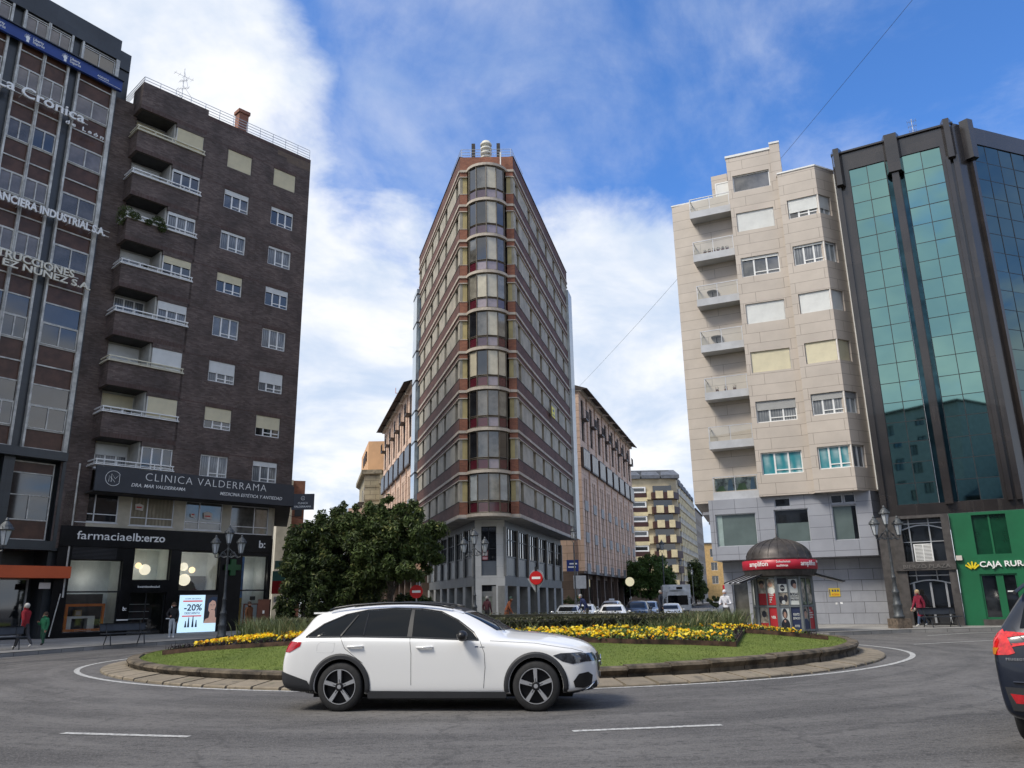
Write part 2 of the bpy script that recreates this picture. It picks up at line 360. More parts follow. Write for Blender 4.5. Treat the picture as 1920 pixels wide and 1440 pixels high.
# ============================================================ TRAFFIC ISLAND
mst = bpy.data.materials.new('weathered_kerbstone'); mst.use_nodes = True; T = NT(mst.node_tree); b = T.n['Principled BSDF']; T.set(b, 'Roughness', .9)
oc = T.add('ShaderNodeTexCoord').outputs['Object']
cc = T.mix(T.smooth(T.noise(oc, .9, 6, .65), .3, .7), (.165, .138, .10, 1), (.27, .225, .165, 1)); cc = T.mix(T.smooth(T.noise(oc, 5, 6, .72), .5, .75), cc, (.085, .075, .058, 1)); cc = T.mix(T.m('MULTIPLY', T.smooth(T.noise(oc, 2.2, 5), .6, .75), .5), cc, (.07, .085, .035, 1))
T.set(b, 'Base Color', cc); T.set(b, 'Normal', T.add('ShaderNodeBump', {'Strength': .6, 'Distance': .02, 'Height': T.noise(oc, 16, 6, .7)}).outputs[0])
MATS['kerbstone'] = mst
mstd = mat('kerbstone_upright', (.105, .084, .058), .92, var=.45, vs=3, bump=.7, bs=16)
isl = thing('island_kerb', 'round stone kerb with a sloping apron of blocks round the lawn', 'kerb', (IC[0], IC[1], 0))
ap = MB(); ur = MB(); rnd = random.Random(3); NB = 108
gzi = lambda a: gz(IC[0] + 11 * cos(a), IC[1] + 11 * sin(a))
for i in range(NB):
    a0, a1 = 2 * pi * i / NB, 2 * pi * (i + 1) / NB; g = .0028; dz = rnd.uniform(-.008, .008); g0 = gzi((a0 + a1) / 2)
    def R(r, a, z): return (r * cos(a), r * sin(a), z)
    prof = [(10.98, -.3), (10.98, g0 + .035 + dz), (10.955, g0 + .055 + dz), (10.42, g0 + .115 + dz), (10.36, g0 + .10)]
    for k in range(len(prof) - 1):
        (r0, z0), (r1, z1) = prof[k], prof[k + 1]
        ap.face([R(r0, a0 + g, z0), R(r0, a1 - g, z0), R(r1, a1 - g, z1), R(r1, a0 + g, z1)])
    for aa, s in ((a0 + g, 1), (a1 - g, -1)): ap.face([R(r, aa, z) for r, z in prof][::s])
    ap.face([R(10.98, a1 - g, g0 - .3), R(10.98, a1 + g, g0 - .3), R(10.4, a1 + g, g0 + .07), R(10.4, a1 - g, g0 + .07)])
NB = 72
for i in range(NB):
    a0, a1 = 2 * pi * i / NB, 2 * pi * (i + 1) / NB; g = .0009; g0 = gzi(a0) * .4; dz = rnd.uniform(-.01, .01); dr = rnd.uniform(-.012, .012); t_ = min(1, max(0, (10.3 * cos((a0 + a1) / 2) + .6) / 7)); g0 += .10 * t_ * t_ * (3 - 2 * t_)
    prof = [(10.37 + dr, -.2), (10.33 + dr, .10 + g0), (10.40 + dr, .20 + g0 + dz), (10.37 + dr, .245 + g0 + dz), (10.28, .262 + g0 + dz), (10.12, .262 + g0 + dz), (10.09, .2 + g0)]
    for k in range(len(prof) - 1):
        (r0, z0), (r1, z1) = prof[k], prof[k + 1]
        for q in range(3):
            b0 = a0 + g + (a1 - a0 - 2 * g) * q / 3; b1 = a0 + g + (a1 - a0 - 2 * g) * (q + 1) / 3
            ur.face([R(r0, b0, z0), R(r0, b1, z0), R(r1, b1, z1), R(r1, b0, z1)])
    for aa, s in ((a0 + g, 1), (a1 - g, -1)): ur.face([R(r, aa, z) for r, z in prof][::s])
ap.build('apron', MATS['kerbstone'], isl); ur.build('upright', mstd, isl)
def iz(x, y):
    "lawn height"
    r = math.hypot(x - IC[0], y - IC[1]); t = min(1, max(0, (10.15 - r) / 6.2)); q = min(1, max(0, (x - IC[0] + .6) / 7)); return .215 + .10 * q * q * (3 - 2 * q) * (1 - t) + .42 * (1 - (1 - t) ** 1.8) + .012 * sin(x * 1.7) * cos(y * 1.3)
mg = bpy.data.materials.new('lawn'); mg.use_nodes = True; T = NT(mg.node_tree); b = T.n['Principled BSDF']; T.set(b, 'Roughness', .85); T.set(b, 'Specular IOR Level', .25)
oc = T.add('ShaderNodeTexCoord').outputs['Object']
cc = T.mix(T.smooth(T.noise(oc, .5, 5, .6), .3, .7), (.100, .140, .026, 1), (.180, .225, .045, 1)); cc = T.mix(T.m('MULTIPLY', T.smooth(T.noise(oc, 22, 4, .8), .35, .7), .35), cc, (.20, .24, .06, 1)); cc = T.mix(T.m('MULTIPLY', T.smooth(T.noise(oc, 2.4, 5, .7), .58, .72), .5), cc, (.15, .14, .05, 1))
T.set(b, 'Base Color', cc); T.set(b, 'Normal', T.add('ShaderNodeBump', {'Strength': .9, 'Distance': .03, 'Height': T.noise(oc, 45, 4, .8)}).outputs[0])
mb = MB(); n = 96; rr = [0, 2, 4, 5, 6, 7, 7.6, 8.2, 8.8, 9.3, 9.7, 10.0, 10.14]; prev = None
for r in rr:
    ring = [mb._v((IC[0] + r * cos(2 * pi * k / n), IC[1] + r * sin(2 * pi * k / n), iz(IC[0] + r * cos(2 * pi * k / n), IC[1] + r * sin(2 * pi * k / n)))) for k in range(n)]
    if prev:
        for k in range(n): mb.f.append([prev[k], ring[k], ring[(k + 1) % n], prev[(k + 1) % n]]); mb.mi.append(0)
    prev = ring
tag(mb.build('lawn', mg, smooth=True), 'mown green lawn sloping up inside the stone kerb', kind='structure')
# star-shaped flower bed held by rusty steel edging
STAR = [(-9.3, 21.6), (-1.6, 19.7), (4.95, 18.55), (6.3, 22.6), (8.35, 22.0), (6.6, 26.0), (8.0, 30.5), (.5, 31.2), (-6, 34.0), (-6.8, 29), (-9.6, 26.5), (-7.4, 24.2)]
def inpoly(x, y, P):
    c = False; j = len(P) - 1
    for i in range(len(P)):
        if (P[i][1] > y) != (P[j][1] > y) and x < (P[j][0] - P[i][0]) * (y - P[i][1]) / (P[j][1] - P[i][1]) + P[i][0]: c = not c
        j = i
    return c
def edist(x, y, P):
    d = 9e9
    for i in range(len(P)):
        a, b_ = P[i], P[(i + 1) % len(P)]; ux, uy = b_[0] - a[0], b_[1] - a[1]; t = max(0, min(1, ((x - a[0]) * ux + (y - a[1]) * uy) / (ux * ux + uy * uy)))
        d = min(d, math.hypot(x - a[0] - ux * t, y - a[1] - uy * t))
    return d
BZ = .60
M_corten = mat('rusty_steel', (.065, .036, .024), .85, .2, var=.5, vs=4, bump=.3)
mb = MB()
for i in range(len(STAR)):
    p, q = Vector(STAR[i]), Vector(STAR[(i + 1) % len(STAR)]); d = (q - p).normalized(); L = (q - p).length
    mb.X = Matrix.Translation((p.x, p.y, 0)) @ Matrix.Rotation(math.atan2(d.y, d.x), 4, 'Z')
    k = 6
    zt = [max(iz(*(p + (q - p) * t / k)) + .11, .40) for t in range(k + 1)]
    for t in range(k):
        x0, x1 = L * t / k, L * (t + 1) / k
        mb.face([(x0, 0, 0), (x1, 0, 0), (x1, 0, zt[t + 1]), (x0, 0, zt[t])]); mb.face([(x0, .02, 0), (x1, .02, 0), (x1, .02, zt[t + 1]), (x0, .02, zt[t])][::-1]); mb.face([(x0, 0, zt[t]), (x1, 0, zt[t + 1]), (x1, .02, zt[t + 1]), (x0, .02, zt[t])])
tag(mb.build('bed_edging', M_corten), 'rusty steel edging round the star-shaped flower bed', 'edging')
mb = MB(); mb.prism([(p[0] * .985 + IC[0] * .015, p[1] * .985 + IC[1] * .015) for p in STAR], .1, .36)
M_soil = mat('soil', (.035, .026, .018), .95, var=.4, vs=5, bump=.8)
tag(mb.build('flower_bed_soil', M_soil), 'dark soil filling the star-shaped bed', kind='structure')
def bz(x, y): return max(iz(x, y) + .03, .37)
HRX, HRY, HC = 7.0, 4.4, (-.6, 26.3)
def hin(x, y, g=0): return ((x - HC[0]) / (HRX + g)) ** 2 + ((y - HC[1]) / (HRY + g)) ** 2 < 1

def leafmesh(name, mats, label, gen, kind='stuff', parent=None, cat=None):
    "gen yields (quad or triangle points, material index)"
    V, F, MI = [], [], []
    for pts, mi in gen:
        b0 = len(V); V.extend(pts); F.append(tuple(range(b0, b0 + len(pts)))); MI.append(mi)
    me = bpy.data.meshes.new(name); me.from_pydata(V, [], F)
    for mm in mats: me.materials.append(mm)
    me.polygons.foreach_set('material_index', MI); me.update()
    o = link(name, me, parent); tag(o, label, cat, None, kind); return o
def leafmat(name, col, rough=.5, spec=.4, trans=.25):
    m = bpy.data.materials.new(name); m.use_nodes = True; T = NT(m.node_tree); T.n.clear()
    oc = T.add('ShaderNodeTexCoord').outputs['Object']; n = T.noise(oc, 2.1, 5, .7)
    cl = T.mix(T.smooth(n, .3, .7), c4(tuple(x * .65 for x in col)), c4(tuple(x * 1.35 for x in col)))
    b = T.add('ShaderNodeBsdfPrincipled', {'Roughness': rough, 'Specular IOR Level': spec, 'Base Color': cl}); t = T.add('ShaderNodeBsdfTranslucent', {'Color': cl})
    T.l.new(T.add('ShaderNodeMixShader', {0: trans, 1: b.outputs[0], 2: t.outputs[0]}).outputs[0], T.add('ShaderNodeOutputMaterial').inputs[0]); MATS[name] = m; return m
M_yel = leafmat('yellow_petal', (.80, .57, .015), .6, .2, .3); M_yel2 = leafmat('amber_petal', (.80, .36, .01), .6, .2, .3); M_pale = leafmat('lemon_petal', (.80, .66, .10), .6, .2, .3)
M_lf1 = leafmat('bed_leaf', (.10, .15, .035)); M_lf2 = leafmat('purple_leaf', (.030, .022, .026), .6); M_blade = leafmat('strap_leaf', (.115, .145, .062)); M_blade2 = leafmat('dry_leaf', (.26, .23, .12))
def bladeg(rnd, x, y, z, h, w, mi, lean=.4):
    a = rnd.uniform(0, 2 * pi); b = rnd.uniform(0, 2 * pi); l = rnd.uniform(.1, lean) * h; dx, dy = cos(a) * w / 2, sin(a) * w / 2; lx, ly = cos(b) * l, sin(b) * l
    yield ((x - dx, y - dy, z), (x + dx, y + dy, z), (x + dx * .8 + lx * .4, y + dy * .8 + ly * .4, z + h * .6), (x - dx * .8 + lx * .4, y - dy * .8 + ly * .4, z + h * .6)), mi
    yield ((x - dx * .8 + lx * .4, y - dy * .8 + ly * .4, z + h * .6), (x + dx * .8 + lx * .4, y + dy * .8 + ly * .4, z + h * .6), (x + lx, y + ly, z + h * .93)), mi
def flowergen(rnd, n, test, h0=.12):
    k = 0
    while k < n:
        x = rnd.uniform(-10, 9); y = rnd.uniform(18, 34.5)
        if not inpoly(x, y, STAR) or hin(x, y, .25): continue
        e = edist(x, y, STAR)
        if not test(x, y, e, rnd): continue
        k += 1; yield x, y, bz(x, y), e
def g_yellow():
    r = random.Random(5); cl = [(r.uniform(-10, 9), r.uniform(18, 34), r.uniform(.25, .7)) for _ in range(520)]
    def t(x, y, e, rn):
        if e < .14 + .25 * (x < -2): return False
        return any((x - a) ** 2 + (y - b_) ** 2 < c * c for a, b_, c in cl if abs(x - a) < .7) and rn.random() < ((1.0 if x < -2 else .42) if y < 24 else .3)
    for x, y, z, e in flowergen(r, 4600, t):
        z += r.uniform(.06, .18); s = r.uniform(.030, .050) if x < -1.5 else r.uniform(.022, .038); mi = r.choice((0, 0, 0, 1, 2)) if x < -1 else r.choice((0, 0, 0, 1, 2, 2))
        a = r.uniform(0, 2 * pi); ti = r.uniform(.2, 1.1); d = Vector((cos(a) * sin(ti), sin(a) * sin(ti) - .35, cos(ti))).normalized(); u = d.orthogonal().normalized(); v = d.cross(u)
        c0 = Vector((x, y, z))
        for q in range(2):
            t0 = r.uniform(0, 2)
            yield [tuple(c0 + (u * cos(t0 + 2 * pi * j / 5) + v * sin(t0 + 2 * pi * j / 5)) * s * (1 + .25 * (j % 2)) + d * (.012 * q)) for j in range(5)], mi
def g_leaf():
    r = random.Random(6)
    for x, y, z, e in flowergen(r, 9000, lambda x, y, e, rn: e > .03):
        for i in range(3 if x > -1.5 else 2):
            s = r.uniform(.03, .06); h = r.uniform(.01, .13); d = Vector((r.gauss(0, 1), r.gauss(0, 1), r.gauss(.4, 1))).normalized(); u = d.orthogonal().normalized(); v = d.cross(u); c0 = Vector((x + r.uniform(-.06, .06), y + r.uniform(-.06, .06), z + h))
            dark = (x < -2 and e < .75) or (e < .3 and r.random() < .6)
            yield [tuple(c0 - u * s), tuple(c0 + v * s * .5), tuple(c0 + u * s), tuple(c0 - v * s * .5)], (1 if dark and r.random() < .85 else 0)
def g_dark():
    r = random.Random(8)
    for x, y, z, e in flowergen(r, 5200, lambda x, y, e, rn: .02 < e < .75 and (x < -.5 or (5.2 < x < 7 and y < 24.5) or rn.random() < .10)):
        yield from bladeg(r, x, y, z, r.uniform(.08, .24), .022, 0, .35)
leafmesh('yellow_pansies', [M_yel, M_yel2, M_pale], 'mass of yellow and amber pansies in the star-shaped bed', g_yellow())
leafmesh('bed_foliage', [M_lf1, M_lf2], 'low green and purple leaves between the pansies', g_leaf())
leafmesh('dark_bedding', [M_lf2], 'dark purple bedding plants edging the flowers', g_dark())
# clipped hedge ring with strap-leaved tufts in front
def g_hedge():
    r = random.Random(9)
    for i in range(17000):
        a = r.uniform(pi * .98, 2.02 * pi) if r.random() < .8 else r.uniform(0, 2 * pi); side = r.random()
        rr_ = r.uniform(-.62, .02) if side < .45 else r.gauss(.0, .02); zz = 1.04 + r.gauss(0, .012) if side < .45 else r.uniform(.5, 1.04)
        x = HC[0] + (HRX + rr_) * cos(a); y = HC[1] + (HRY + rr_) * sin(a); s = r.uniform(.022, .045)
        d = Vector((r.gauss(0, 1), r.gauss(0, 1), r.gauss(0, 1))).normalized(); u = d.orthogonal().normalized(); v = d.cross(u); c0 = Vector((x, y, zz))
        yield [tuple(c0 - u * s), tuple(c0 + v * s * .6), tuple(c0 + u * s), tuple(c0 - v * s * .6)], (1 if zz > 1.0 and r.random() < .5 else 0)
hd = thing('hedge', 'low clipped hedge ring behind the flowers on the island', 'hedge', (0, 0, 0))
M_hc = mat('hedge_twigs', (.020, .020, .012), .9, var=.5, vs=8)
mb = MB(); n = 72; pr = [(.0, .35), (-.03, .95), (-.08, 1.0), (-.58, 1.0), (-.62, .4)]
for k in range(n):
    a0, a1 = 2 * pi * k / n, 2 * pi * (k + 1) / n
    for j in range(4):
        q = lambda a, p: (HC[0] + (HRX + p[0]) * cos(a), HC[1] + (HRY + p[0]) * sin(a), p[1]); mb.face([q(a0, pr[j]), q(a1, pr[j]), q(a1, pr[j + 1]), q(a0, pr[j + 1])])
mb.build('hedge_core', M_hc, hd)
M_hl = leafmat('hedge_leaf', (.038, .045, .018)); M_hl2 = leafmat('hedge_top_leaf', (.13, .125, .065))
leafmesh('hedge_leaves', [M_hl, M_hl2], None, g_hedge(), None, hd)
def g_tuft():
    r = random.Random(11); cs = []
    while len(cs) < 170:
        a = r.uniform(pi * .95, 2.05 * pi); k = r.uniform(.05, 1.0); x = HC[0] + (HRX + k) * cos(a); y = HC[1] + (HRY + k * .8) * sin(a)
        if -4.2 < x < 3.6 and r.random() < .75: continue
        if inpoly(x, y, STAR): cs.append((x, y, (1.25 if x > 4.5 or x < -5 else 1)))
    for x, y, sc in cs:
        for i in range(r.randint(18, 34)):
            yield from bladeg(r, x + r.gauss(0, .13), y + r.gauss(0, .13), .5, r.uniform(.30, .62) * sc, .02, 1 if r.random() < .13 else 0, .75)
leafmesh('strap_leaf_tufts', [M_blade, M_blade2], 'long narrow-leaved plants growing along the hedge', g_tuft())
def g_grass():
    r = random.Random(12)
    k = 0
    while k < 52000:
        a = r.uniform(pi, 2 * pi); rad_ = 10.12 * math.sqrt(r.uniform(.22, 1)); x = IC[0] + rad_ * cos(a); y = IC[1] + rad_ * sin(a)
        if inpoly(x, y, STAR): continue
        k += 1; h = r.uniform(.012, .028); w_ = .007; b_ = r.uniform(0, pi); z = iz(x, y) - .004; dx, dy = cos(b_) * w_, sin(b_) * w_
        yield ((x - dx, y - dy, z), (x + dx, y + dy, z), (x + r.gauss(0, .012), y + r.gauss(0, .012), z + h)), (0 if r.random() < .7 else 1)
leafmesh('grass_blades', [leafmat('grass_blade', (.130, .185, .040), .7, .2), leafmat('grass_blade_pale', (.16, .205, .055), .7, .2)], 'short grass blades covering the lawn', g_grass())
# ============================================================ BUILDINGS
M_brickB = brickmat('dark_brown_brick', ((.072, .047, .039), (.135, .100, .088)), (.078, .066, .060), .26, .072, .006, .75, .45, big=.3)
M_brickS = brickmat('soldier_brick', ((.07, .035, .028), (.10, .065, .055)), (.055, .045, .04), .072, .26, .006, .75, .45, 0, big=.2)
M_brickT = brickmat('tan_repair_brick', ((.16, .11, .075), (.12, .085, .065)), (.10, .09, .08), .26, .072, .006, .8, .4)
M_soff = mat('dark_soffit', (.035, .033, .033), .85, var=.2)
M_slate = mat('slate_sign_board', (.034, .037, .045), .55, var=.08)
M_plas = mat('cream_plaster', (.46, .42, .33), .8, var=.12, vs=.8)
M_blackgl = mat('black_shop_panel', (.006, .006, .007), .3, var=.3, spec=.25)
_winc = {}
def window(par, x, y, z, w, h, shut=0, sc='w', lights=3, pane='dark', name='window', fr=None, sash=True):
    "a window standing in its opening: frame > pane, shutter"
    fr = fr or M_white
    kf = ('f', round(w, 2), round(h, 2), lights, fr.name, sash)
    if kf not in _winc:
        b = MB(); b.frame(0, w, 0, h, .06, 0, .07)
        b.box(-.03, w + .03, -.05, .02, -.04, -.003)
        for i in range(1, lights): cx = w * i / lights; b.box(cx - .045, cx + .045, .004, .066, .06, h - .06)
        if sash and lights > 1: b.box(w / lights + .045, w - .06, .006, .05, .22, .27)
        _winc[kf] = b.data('window_frame', fr)
    o = link(name, _winc[kf], par, (x, y, z))
    kp = ('p', round(w, 2), round(h, 2), pane)
    if kp not in _winc:
        b = MB(); b.face([(.03, .045, .03), (w - .03, .045, .03), (w - .03, .045, h - .03), (.03, .045, h - .03)])
        _winc[kp] = b.data('pane', {'dark': M_glassd, 'grey': M_glassg, 'curtain': M_curt, 'beige': M_curtb}.get(pane) or MATS[pane])
    link('pane', _winc[kp], o)
    if shut > 0:
        ks = ('s', round(w, 2), round(h, 2), round(shut, 2), sc)
        if ks not in _winc:
            b = MB(); zz = h - .004; bot = h - shut * h; n = max(2, int((zz - bot) / .05))
            for i in range(n):
                z1 = zz - (zz - bot) * i / n; z0 = zz - (zz - bot) * (i + 1) / n
                b.face([(.03, -.032, z0), (w - .03, -.032, z0), (w - .03, -.018, z1), (.03, -.018, z1)]); b.face([(.03, -.018, z0), (w - .03, -.018, z0), (w - .03, -.032, z0), (.03, -.032, z0)])
            _winc[ks] = b.data('shutter', {'w': M_shut, 'c': M_shutc, 'g': mat('grey_shutter', (.36, .36, .35), .6, var=.04)}[sc])
        link('shutter', _winc[ks], o)
    return o

# ---------------------------------------------------------------- brown brick apartment block
FB = frm(-22.3, 41.3, 46.7)
B = thing('brick_apartment_block', 'dark brown brick apartment block with corner balconies above the pharmacy', 'building', FB)
SD = (.5, .866)
holes = []
for j in range(8):
    zb = 8.8 + 2.91 * j
    holes += [(5.68, 7.38, zb, zb + 1.3), (9.02, 10.70, zb, zb + 1.3)]
mb = MB()
mb.wall(4.15, 11.8, 7.5, 32.25, holes, 0, .14)
mb.face([(11.8, 0, 7.5), (11.8 + 7, 12.1, 7.5), (18.8, 12.1, 32.25), (11.8, 0, 32.25)])
mb.box(4.15, 11.8, 0.001, .3, 32.24, 32.252)
mb.face([(-1.35, 1.2, 4.5), (0.25, 1.2, 4.5), (.25, 1.2, 31.6), (-1.35, 1.2, 31.6)])      # recessed strip beside the office block
mb.face([(.25, 1.2, 7.5), (.25, 1.6, 7.5), (.25, 1.6, 31.6), (.25, 1.2, 31.6)][::-1])
mb.face([(-1.35, 1.2, 31.6), (0.25, 1.2, 31.6), (.25, 9, 31.6), (-1.35, 9, 31.6)])
mb.box(-1.3, 13, 6, 6.2, 5, 31.5)
for k in range(8):
    zb = 10.41 + 2.91 * k; zt = zb + (1.37 if k < 7 else 1.84)
    mb.box(0, 4.15, 0, .18, zb, zt); mb.box(0, .18, .18, 1.5, zb, zt)
    mb.box(2.24, 4.15, 0, .14, zb - .26, zb - .001)
mb.box(4.02, 4.15, .0, .2, 8.8, 30.6)
mb.build('wall', M_brickB, B)
mb = MB()
for (a, c, d, e) in holes: mb.box(a - .06, c + .06, -.004, .01, e, e + .25)
for k in range(8): mb.box(.0, 4.15, -.004, .01, 10.41 + 2.91 * k, 10.41 + 2.91 * k + .26); mb.box(4.15, 11.8, -.003, .01, 10.2 + 2.91 * k + .02, 10.2 + 2.91 * k + .085)
mb.box(4.15, 11.8, -.004, .01, 31.98, 32.22)
mb.build('soldier_course', M_brickS, B)
mb = MB(); mb.box(9.9, 11.78, -.006, .01, 31.3, 31.95); mb.box(9.2, 9.9, -.006, .01, 31.6, 31.95); mb.build('brick_repair', M_brickT, B, )
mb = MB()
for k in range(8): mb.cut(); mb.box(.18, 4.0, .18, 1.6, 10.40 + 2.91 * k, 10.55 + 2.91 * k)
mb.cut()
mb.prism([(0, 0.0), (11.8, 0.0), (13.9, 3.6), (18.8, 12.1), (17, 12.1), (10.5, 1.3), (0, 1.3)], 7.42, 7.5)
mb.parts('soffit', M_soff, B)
M_logg = mat('loggia_plaster', (.45, .44, .40), .8, var=.1)
mb = MB()
for k in range(8):
    mb.cut(); z0 = 8.8 + 2.91 * k; mb.box(.2, 2.3, 1.5, 1.6, z0 - 1.3 + (1.3 if k == 0 else 0), z0 + 1.6); mb.box(2.18, 2.3, .2, 1.5, z0 - 1.2 + (1.2 if k == 0 else 0), z0 + 1.6)
mb.parts('loggia_wall', M_logg, B)
LS = [(0, 'w', 'dark'), (1, 'c', 'dark'), (1, 'w', 'dark'), (.38, 'w', 'curtain'), (.34, 'c', 'dark'), (.16, 'w', 'curtain'), (.14, 'w', 'dark'), (1, 'c', 'dark')]
MS = [(.0, 'w', 'curtain'), (.62, 'c', 'dark'), (.58, 'w', 'curtain'), (0, 'w', 'grey'), (.42, 'c', 'dark'), (.14, 'w', 'curtain'), (.27, 'w', 'grey'), (1, 'c', 'dark')]
RS = [(.24, 'w', 'curtain'), (.62, 'c', 'dark'), (.58, 'w', 'curtain'), (0, 'w', 'curtain'), (.30, 'w', 'dark'), (.12, 'w', 'curtain'), (.2, 'w', 'dark'), (1, 'c', 'dark')]
for j in range(8):
    zb = 8.8 + 2.91 * j
    window(B, 2.3, .06, zb + .02, 1.72, 1.33, *LS[j][:2], 3, LS[j][2]); window(B, 5.68, .07, zb, 1.7, 1.3, *MS[j][:2], 3, MS[j][2]); window(B, 9.02, .07, zb, 1.68, 1.3, *RS[j][:2], 3, RS[j][2])
    s = [(.45, 'w', 'curtain'), (.6, 'c', 'dark'), (.95, 'w', 'dark'), (0, 'w', 'curtain'), (.3, 'w', 'dark'), (.4, 'w', 'dark'), (.7, 'w', 'dark'), (.8, 'c', 'dark')][j]
    window(B, .3, 1.42, zb + .1, 1.75, 1.35, s[0], s[1], 3, s[2], 'loggia_window', sash=False)
rail = MB(); rc = MB()
for k in range(8):
    rail.cut()
    zt = (11.78 + 2.91 * (k - 1)) if k else 8.87; m_ = 1 if k in (2, 7) else 0
    rail.box(-.06, 4.15, -.06, .0, zt + .27, zt + .33, m_); rail.box(-.06, 0, 0, 1.3, zt + .27, zt + .33, m_)
    rail.box(-.06, 4.15, -.05, -.01, zt + .10, zt + .13, m_); rail.box(-.06, -.02, 0, 1.3, zt + .10, zt + .13, m_)
    rail.box(-.1, 4.17, -.1, .2, zt, zt + .05, m_); rail.box(-.1, .2, .2, 1.3, zt, zt + .05, m_)
    for i in range(5): rail.box(.0 + i * 1.02 - .02, .0 + i * 1.02 + .02, -.05, -.01, zt + .05, zt + .27, m_)
rail.parts('balcony_rail', [M_white, mat('cream_paint', (.66, .62, .48), .5, var=.05)], B)
rail = MB()
for i in range(13): x = .05 + i * .975; rail.box(x, x + .03, .12, .15, 32.25, 33.05)
for h in (32.45, 32.65, 32.85, 33.05): rail.box(.05, 11.75, .12, .145, h, h + .03); rail.box(.05, .08, .15, 4, h, h + .03)
rail.build('roof_railing', M_alu, B)
M_rooft = mat('dark_roof', (.06, .062, .07), .6, var=.15)
mb = MB(); mb.box(4.2, 12.5, 3.2, 6.5, 32.2, 33.5); mb.build('penthouse', M_plas, B)
mb = MB(); mb.face([(3.8, 2.7, 33.45), (13, 2.7, 33.45), (12.2, 4.4, 34.7), (5.4, 4.4, 34.7)]); mb.face([(3.8, 2.7, 33.45), (5.4, 4.4, 34.7), (3.8, 6.5, 33.45)]); mb.face([(13, 2.7, 33.45), (3.8, 2.7, 33.45), (3.8, 2.7, 33.37), (13, 2.7, 33.37)][::-1]); mb.build('roof', M_rooft, B)
M_brickR = brickmat('red_brick', ((.26, .085, .045), (.34, .13, .07)), (.20, .16, .13), .26, .072, .008, .8, .4, big=.25)
mb = MB(); mb.box(7.15, 7.85, 2.0, 2.6, 32.2, 34.95); mb.box(7.07, 7.93, 1.92, 2.68, 34.95, 35.2); mb.build('chimney', M_brickR, B)
# plants spilling over one balcony
r = random.Random(21)
M_plant = leafmat('balcony_leaf', (.085, .12, .03)); M_plantd = leafmat('balcony_leaf_dark', (.045, .07, .02))
def gp(cs, n, r, s0=.03, s1=.07):
    for cx, cy, cz, rx, rz in cs:
        for i in range(n):
            v = Vector((r.gauss(0, 1), r.gauss(0, 1), r.gauss(0, 1))).normalized() * r.uniform(.3, 1) ** .6
            c0 = Vector((cx + v.x * rx, cy + v.y * rx * .6, cz + v.z * rz)); s = r.uniform(s0, s1); d = Vector((r.gauss(0, 1), r.gauss(0, 1), r.gauss(.3, 1))).normalized(); u = d.orthogonal().normalized(); w2 = d.cross(u)
            yield [tuple(c0 - u * s), tuple(c0 + w2 * s * .45), tuple(c0 + u * s), tuple(c0 - w2 * s * .45)], r.choice((0, 0, 1))
for nm, cs, lb in (('balcony_plant', [(-.1, -.05, 23.75, .5, .35), (-.25, .3, 23.4, .3, .5), (.4, -.1, 23.6, .35, .25)], 'trailing leafy plant at the left end of the fifth brick balcony'), ('balcony_plant', [(1.75, -.1, 23.75, .42, .32), (2.0, -.15, 23.4, .3, .3), (1.2, -.1, 23.5, .25, .2)], 'bushy green plant spilling over the middle of the brick balcony')):
    o = leafmesh(nm, [M_plant, M_plantd], lb, gp(cs, 420, r), 'thing', None, 'plant'); o.matrix_world = FB; o['group'] = 'plants on the brick block balcony'
# rooftop aerial
an = MB()
def yagi(mb, x, y, z0, z1, arms):
    mb.tube([(x, y, z0), (x, y, z1)], .025, 5)
    for (z, l, dx) in arms:
        mb.tube([(x - l * .5, y, z), (x + l * .5, y, z + dx)], .012, 4)
        for q in range(5): t = -.45 + .22 * q; mb.tube([(x + l * t, y - .22, z + dx * (t + .5)), (x + l * t, y + .22, z + dx * (t + .5))], .008, 4)
yagi(an, 3.1, 2, 32.2, 36.3, [(35.7, 1.3, .0), (35.2, .5, .3), (34.5, .8, .5), (34.2, .5, -.4)])
an.tube([(3.1, 2, 36.1), (3.5, 2.1, 35.0)], .012, 4); an.tube([(3.1, 2, 35.0), (3.7, 2, 34.4)], .012, 4)
a_ = tag(an.build('roof_aerial', M_alu), 'television aerial on the roof of the brown brick block', 'aerial'); a_.matrix_world = FB
# clinic sign
sg = thing('clinic_sign', 'long slate sign reading CLINICA VALDERRAMA above the first-floor windows', 'sign', FB)
mb = MB(); mb.box(0, 11.82, -.16, -.005, 7.46, 8.8); mb.box(11.82, 11.9, -.16, 1.2, 7.46, 8.7); mb.build('board', M_slate, sg)
text('lettering', 'CLINICA VALDERRAMA', M_letter, sg, (2.55, -.17, 8.22), 7.35, size=.62, ext=.008, space=1.15, bold=-.018)
text('lettering', 'DRA. MAR VALDERRAMA', M_letter, sg, (1.85, -.17, 7.83), 3.0, size=.27, shear=.25, bold=.002, ext=.006)
text('lettering', 'MEDICINA ESTÉTICA Y ANTIEDAD', M_letter, sg, (6.95, -.17, 7.78), 4.1, size=.27, shear=.25, bold=.002, ext=.006)
mb = MB(); c0 = Vector((.9, -.172, 8.18)); mb.tube([c0 + Vector((cos(a) * .4, 0, sin(a) * .4)) for a in [rad(35 + 290 * i / 24) for i in range(25)]], .013, 5)
mb.tube([c0 + Vector(p) for p in ((-.22, 0, -.2), (-.22, 0, .12), (.1, 0, -.2), (.1, 0, -.2))], .013, 4); mb.tube([c0 + Vector(p) for p in ((-.1, 0, -.2), (-.1, 0, .24), (.1, 0, -.02), (.32, 0, .24), (.32, 0, -.2))], .015, 4); mb.build('emblem', M_letter, sg)
ps = thing('projecting_sign', 'small square slate sign jutting from the corner of the brick block', 'sign', frm(-14.2, 49.85, 3))
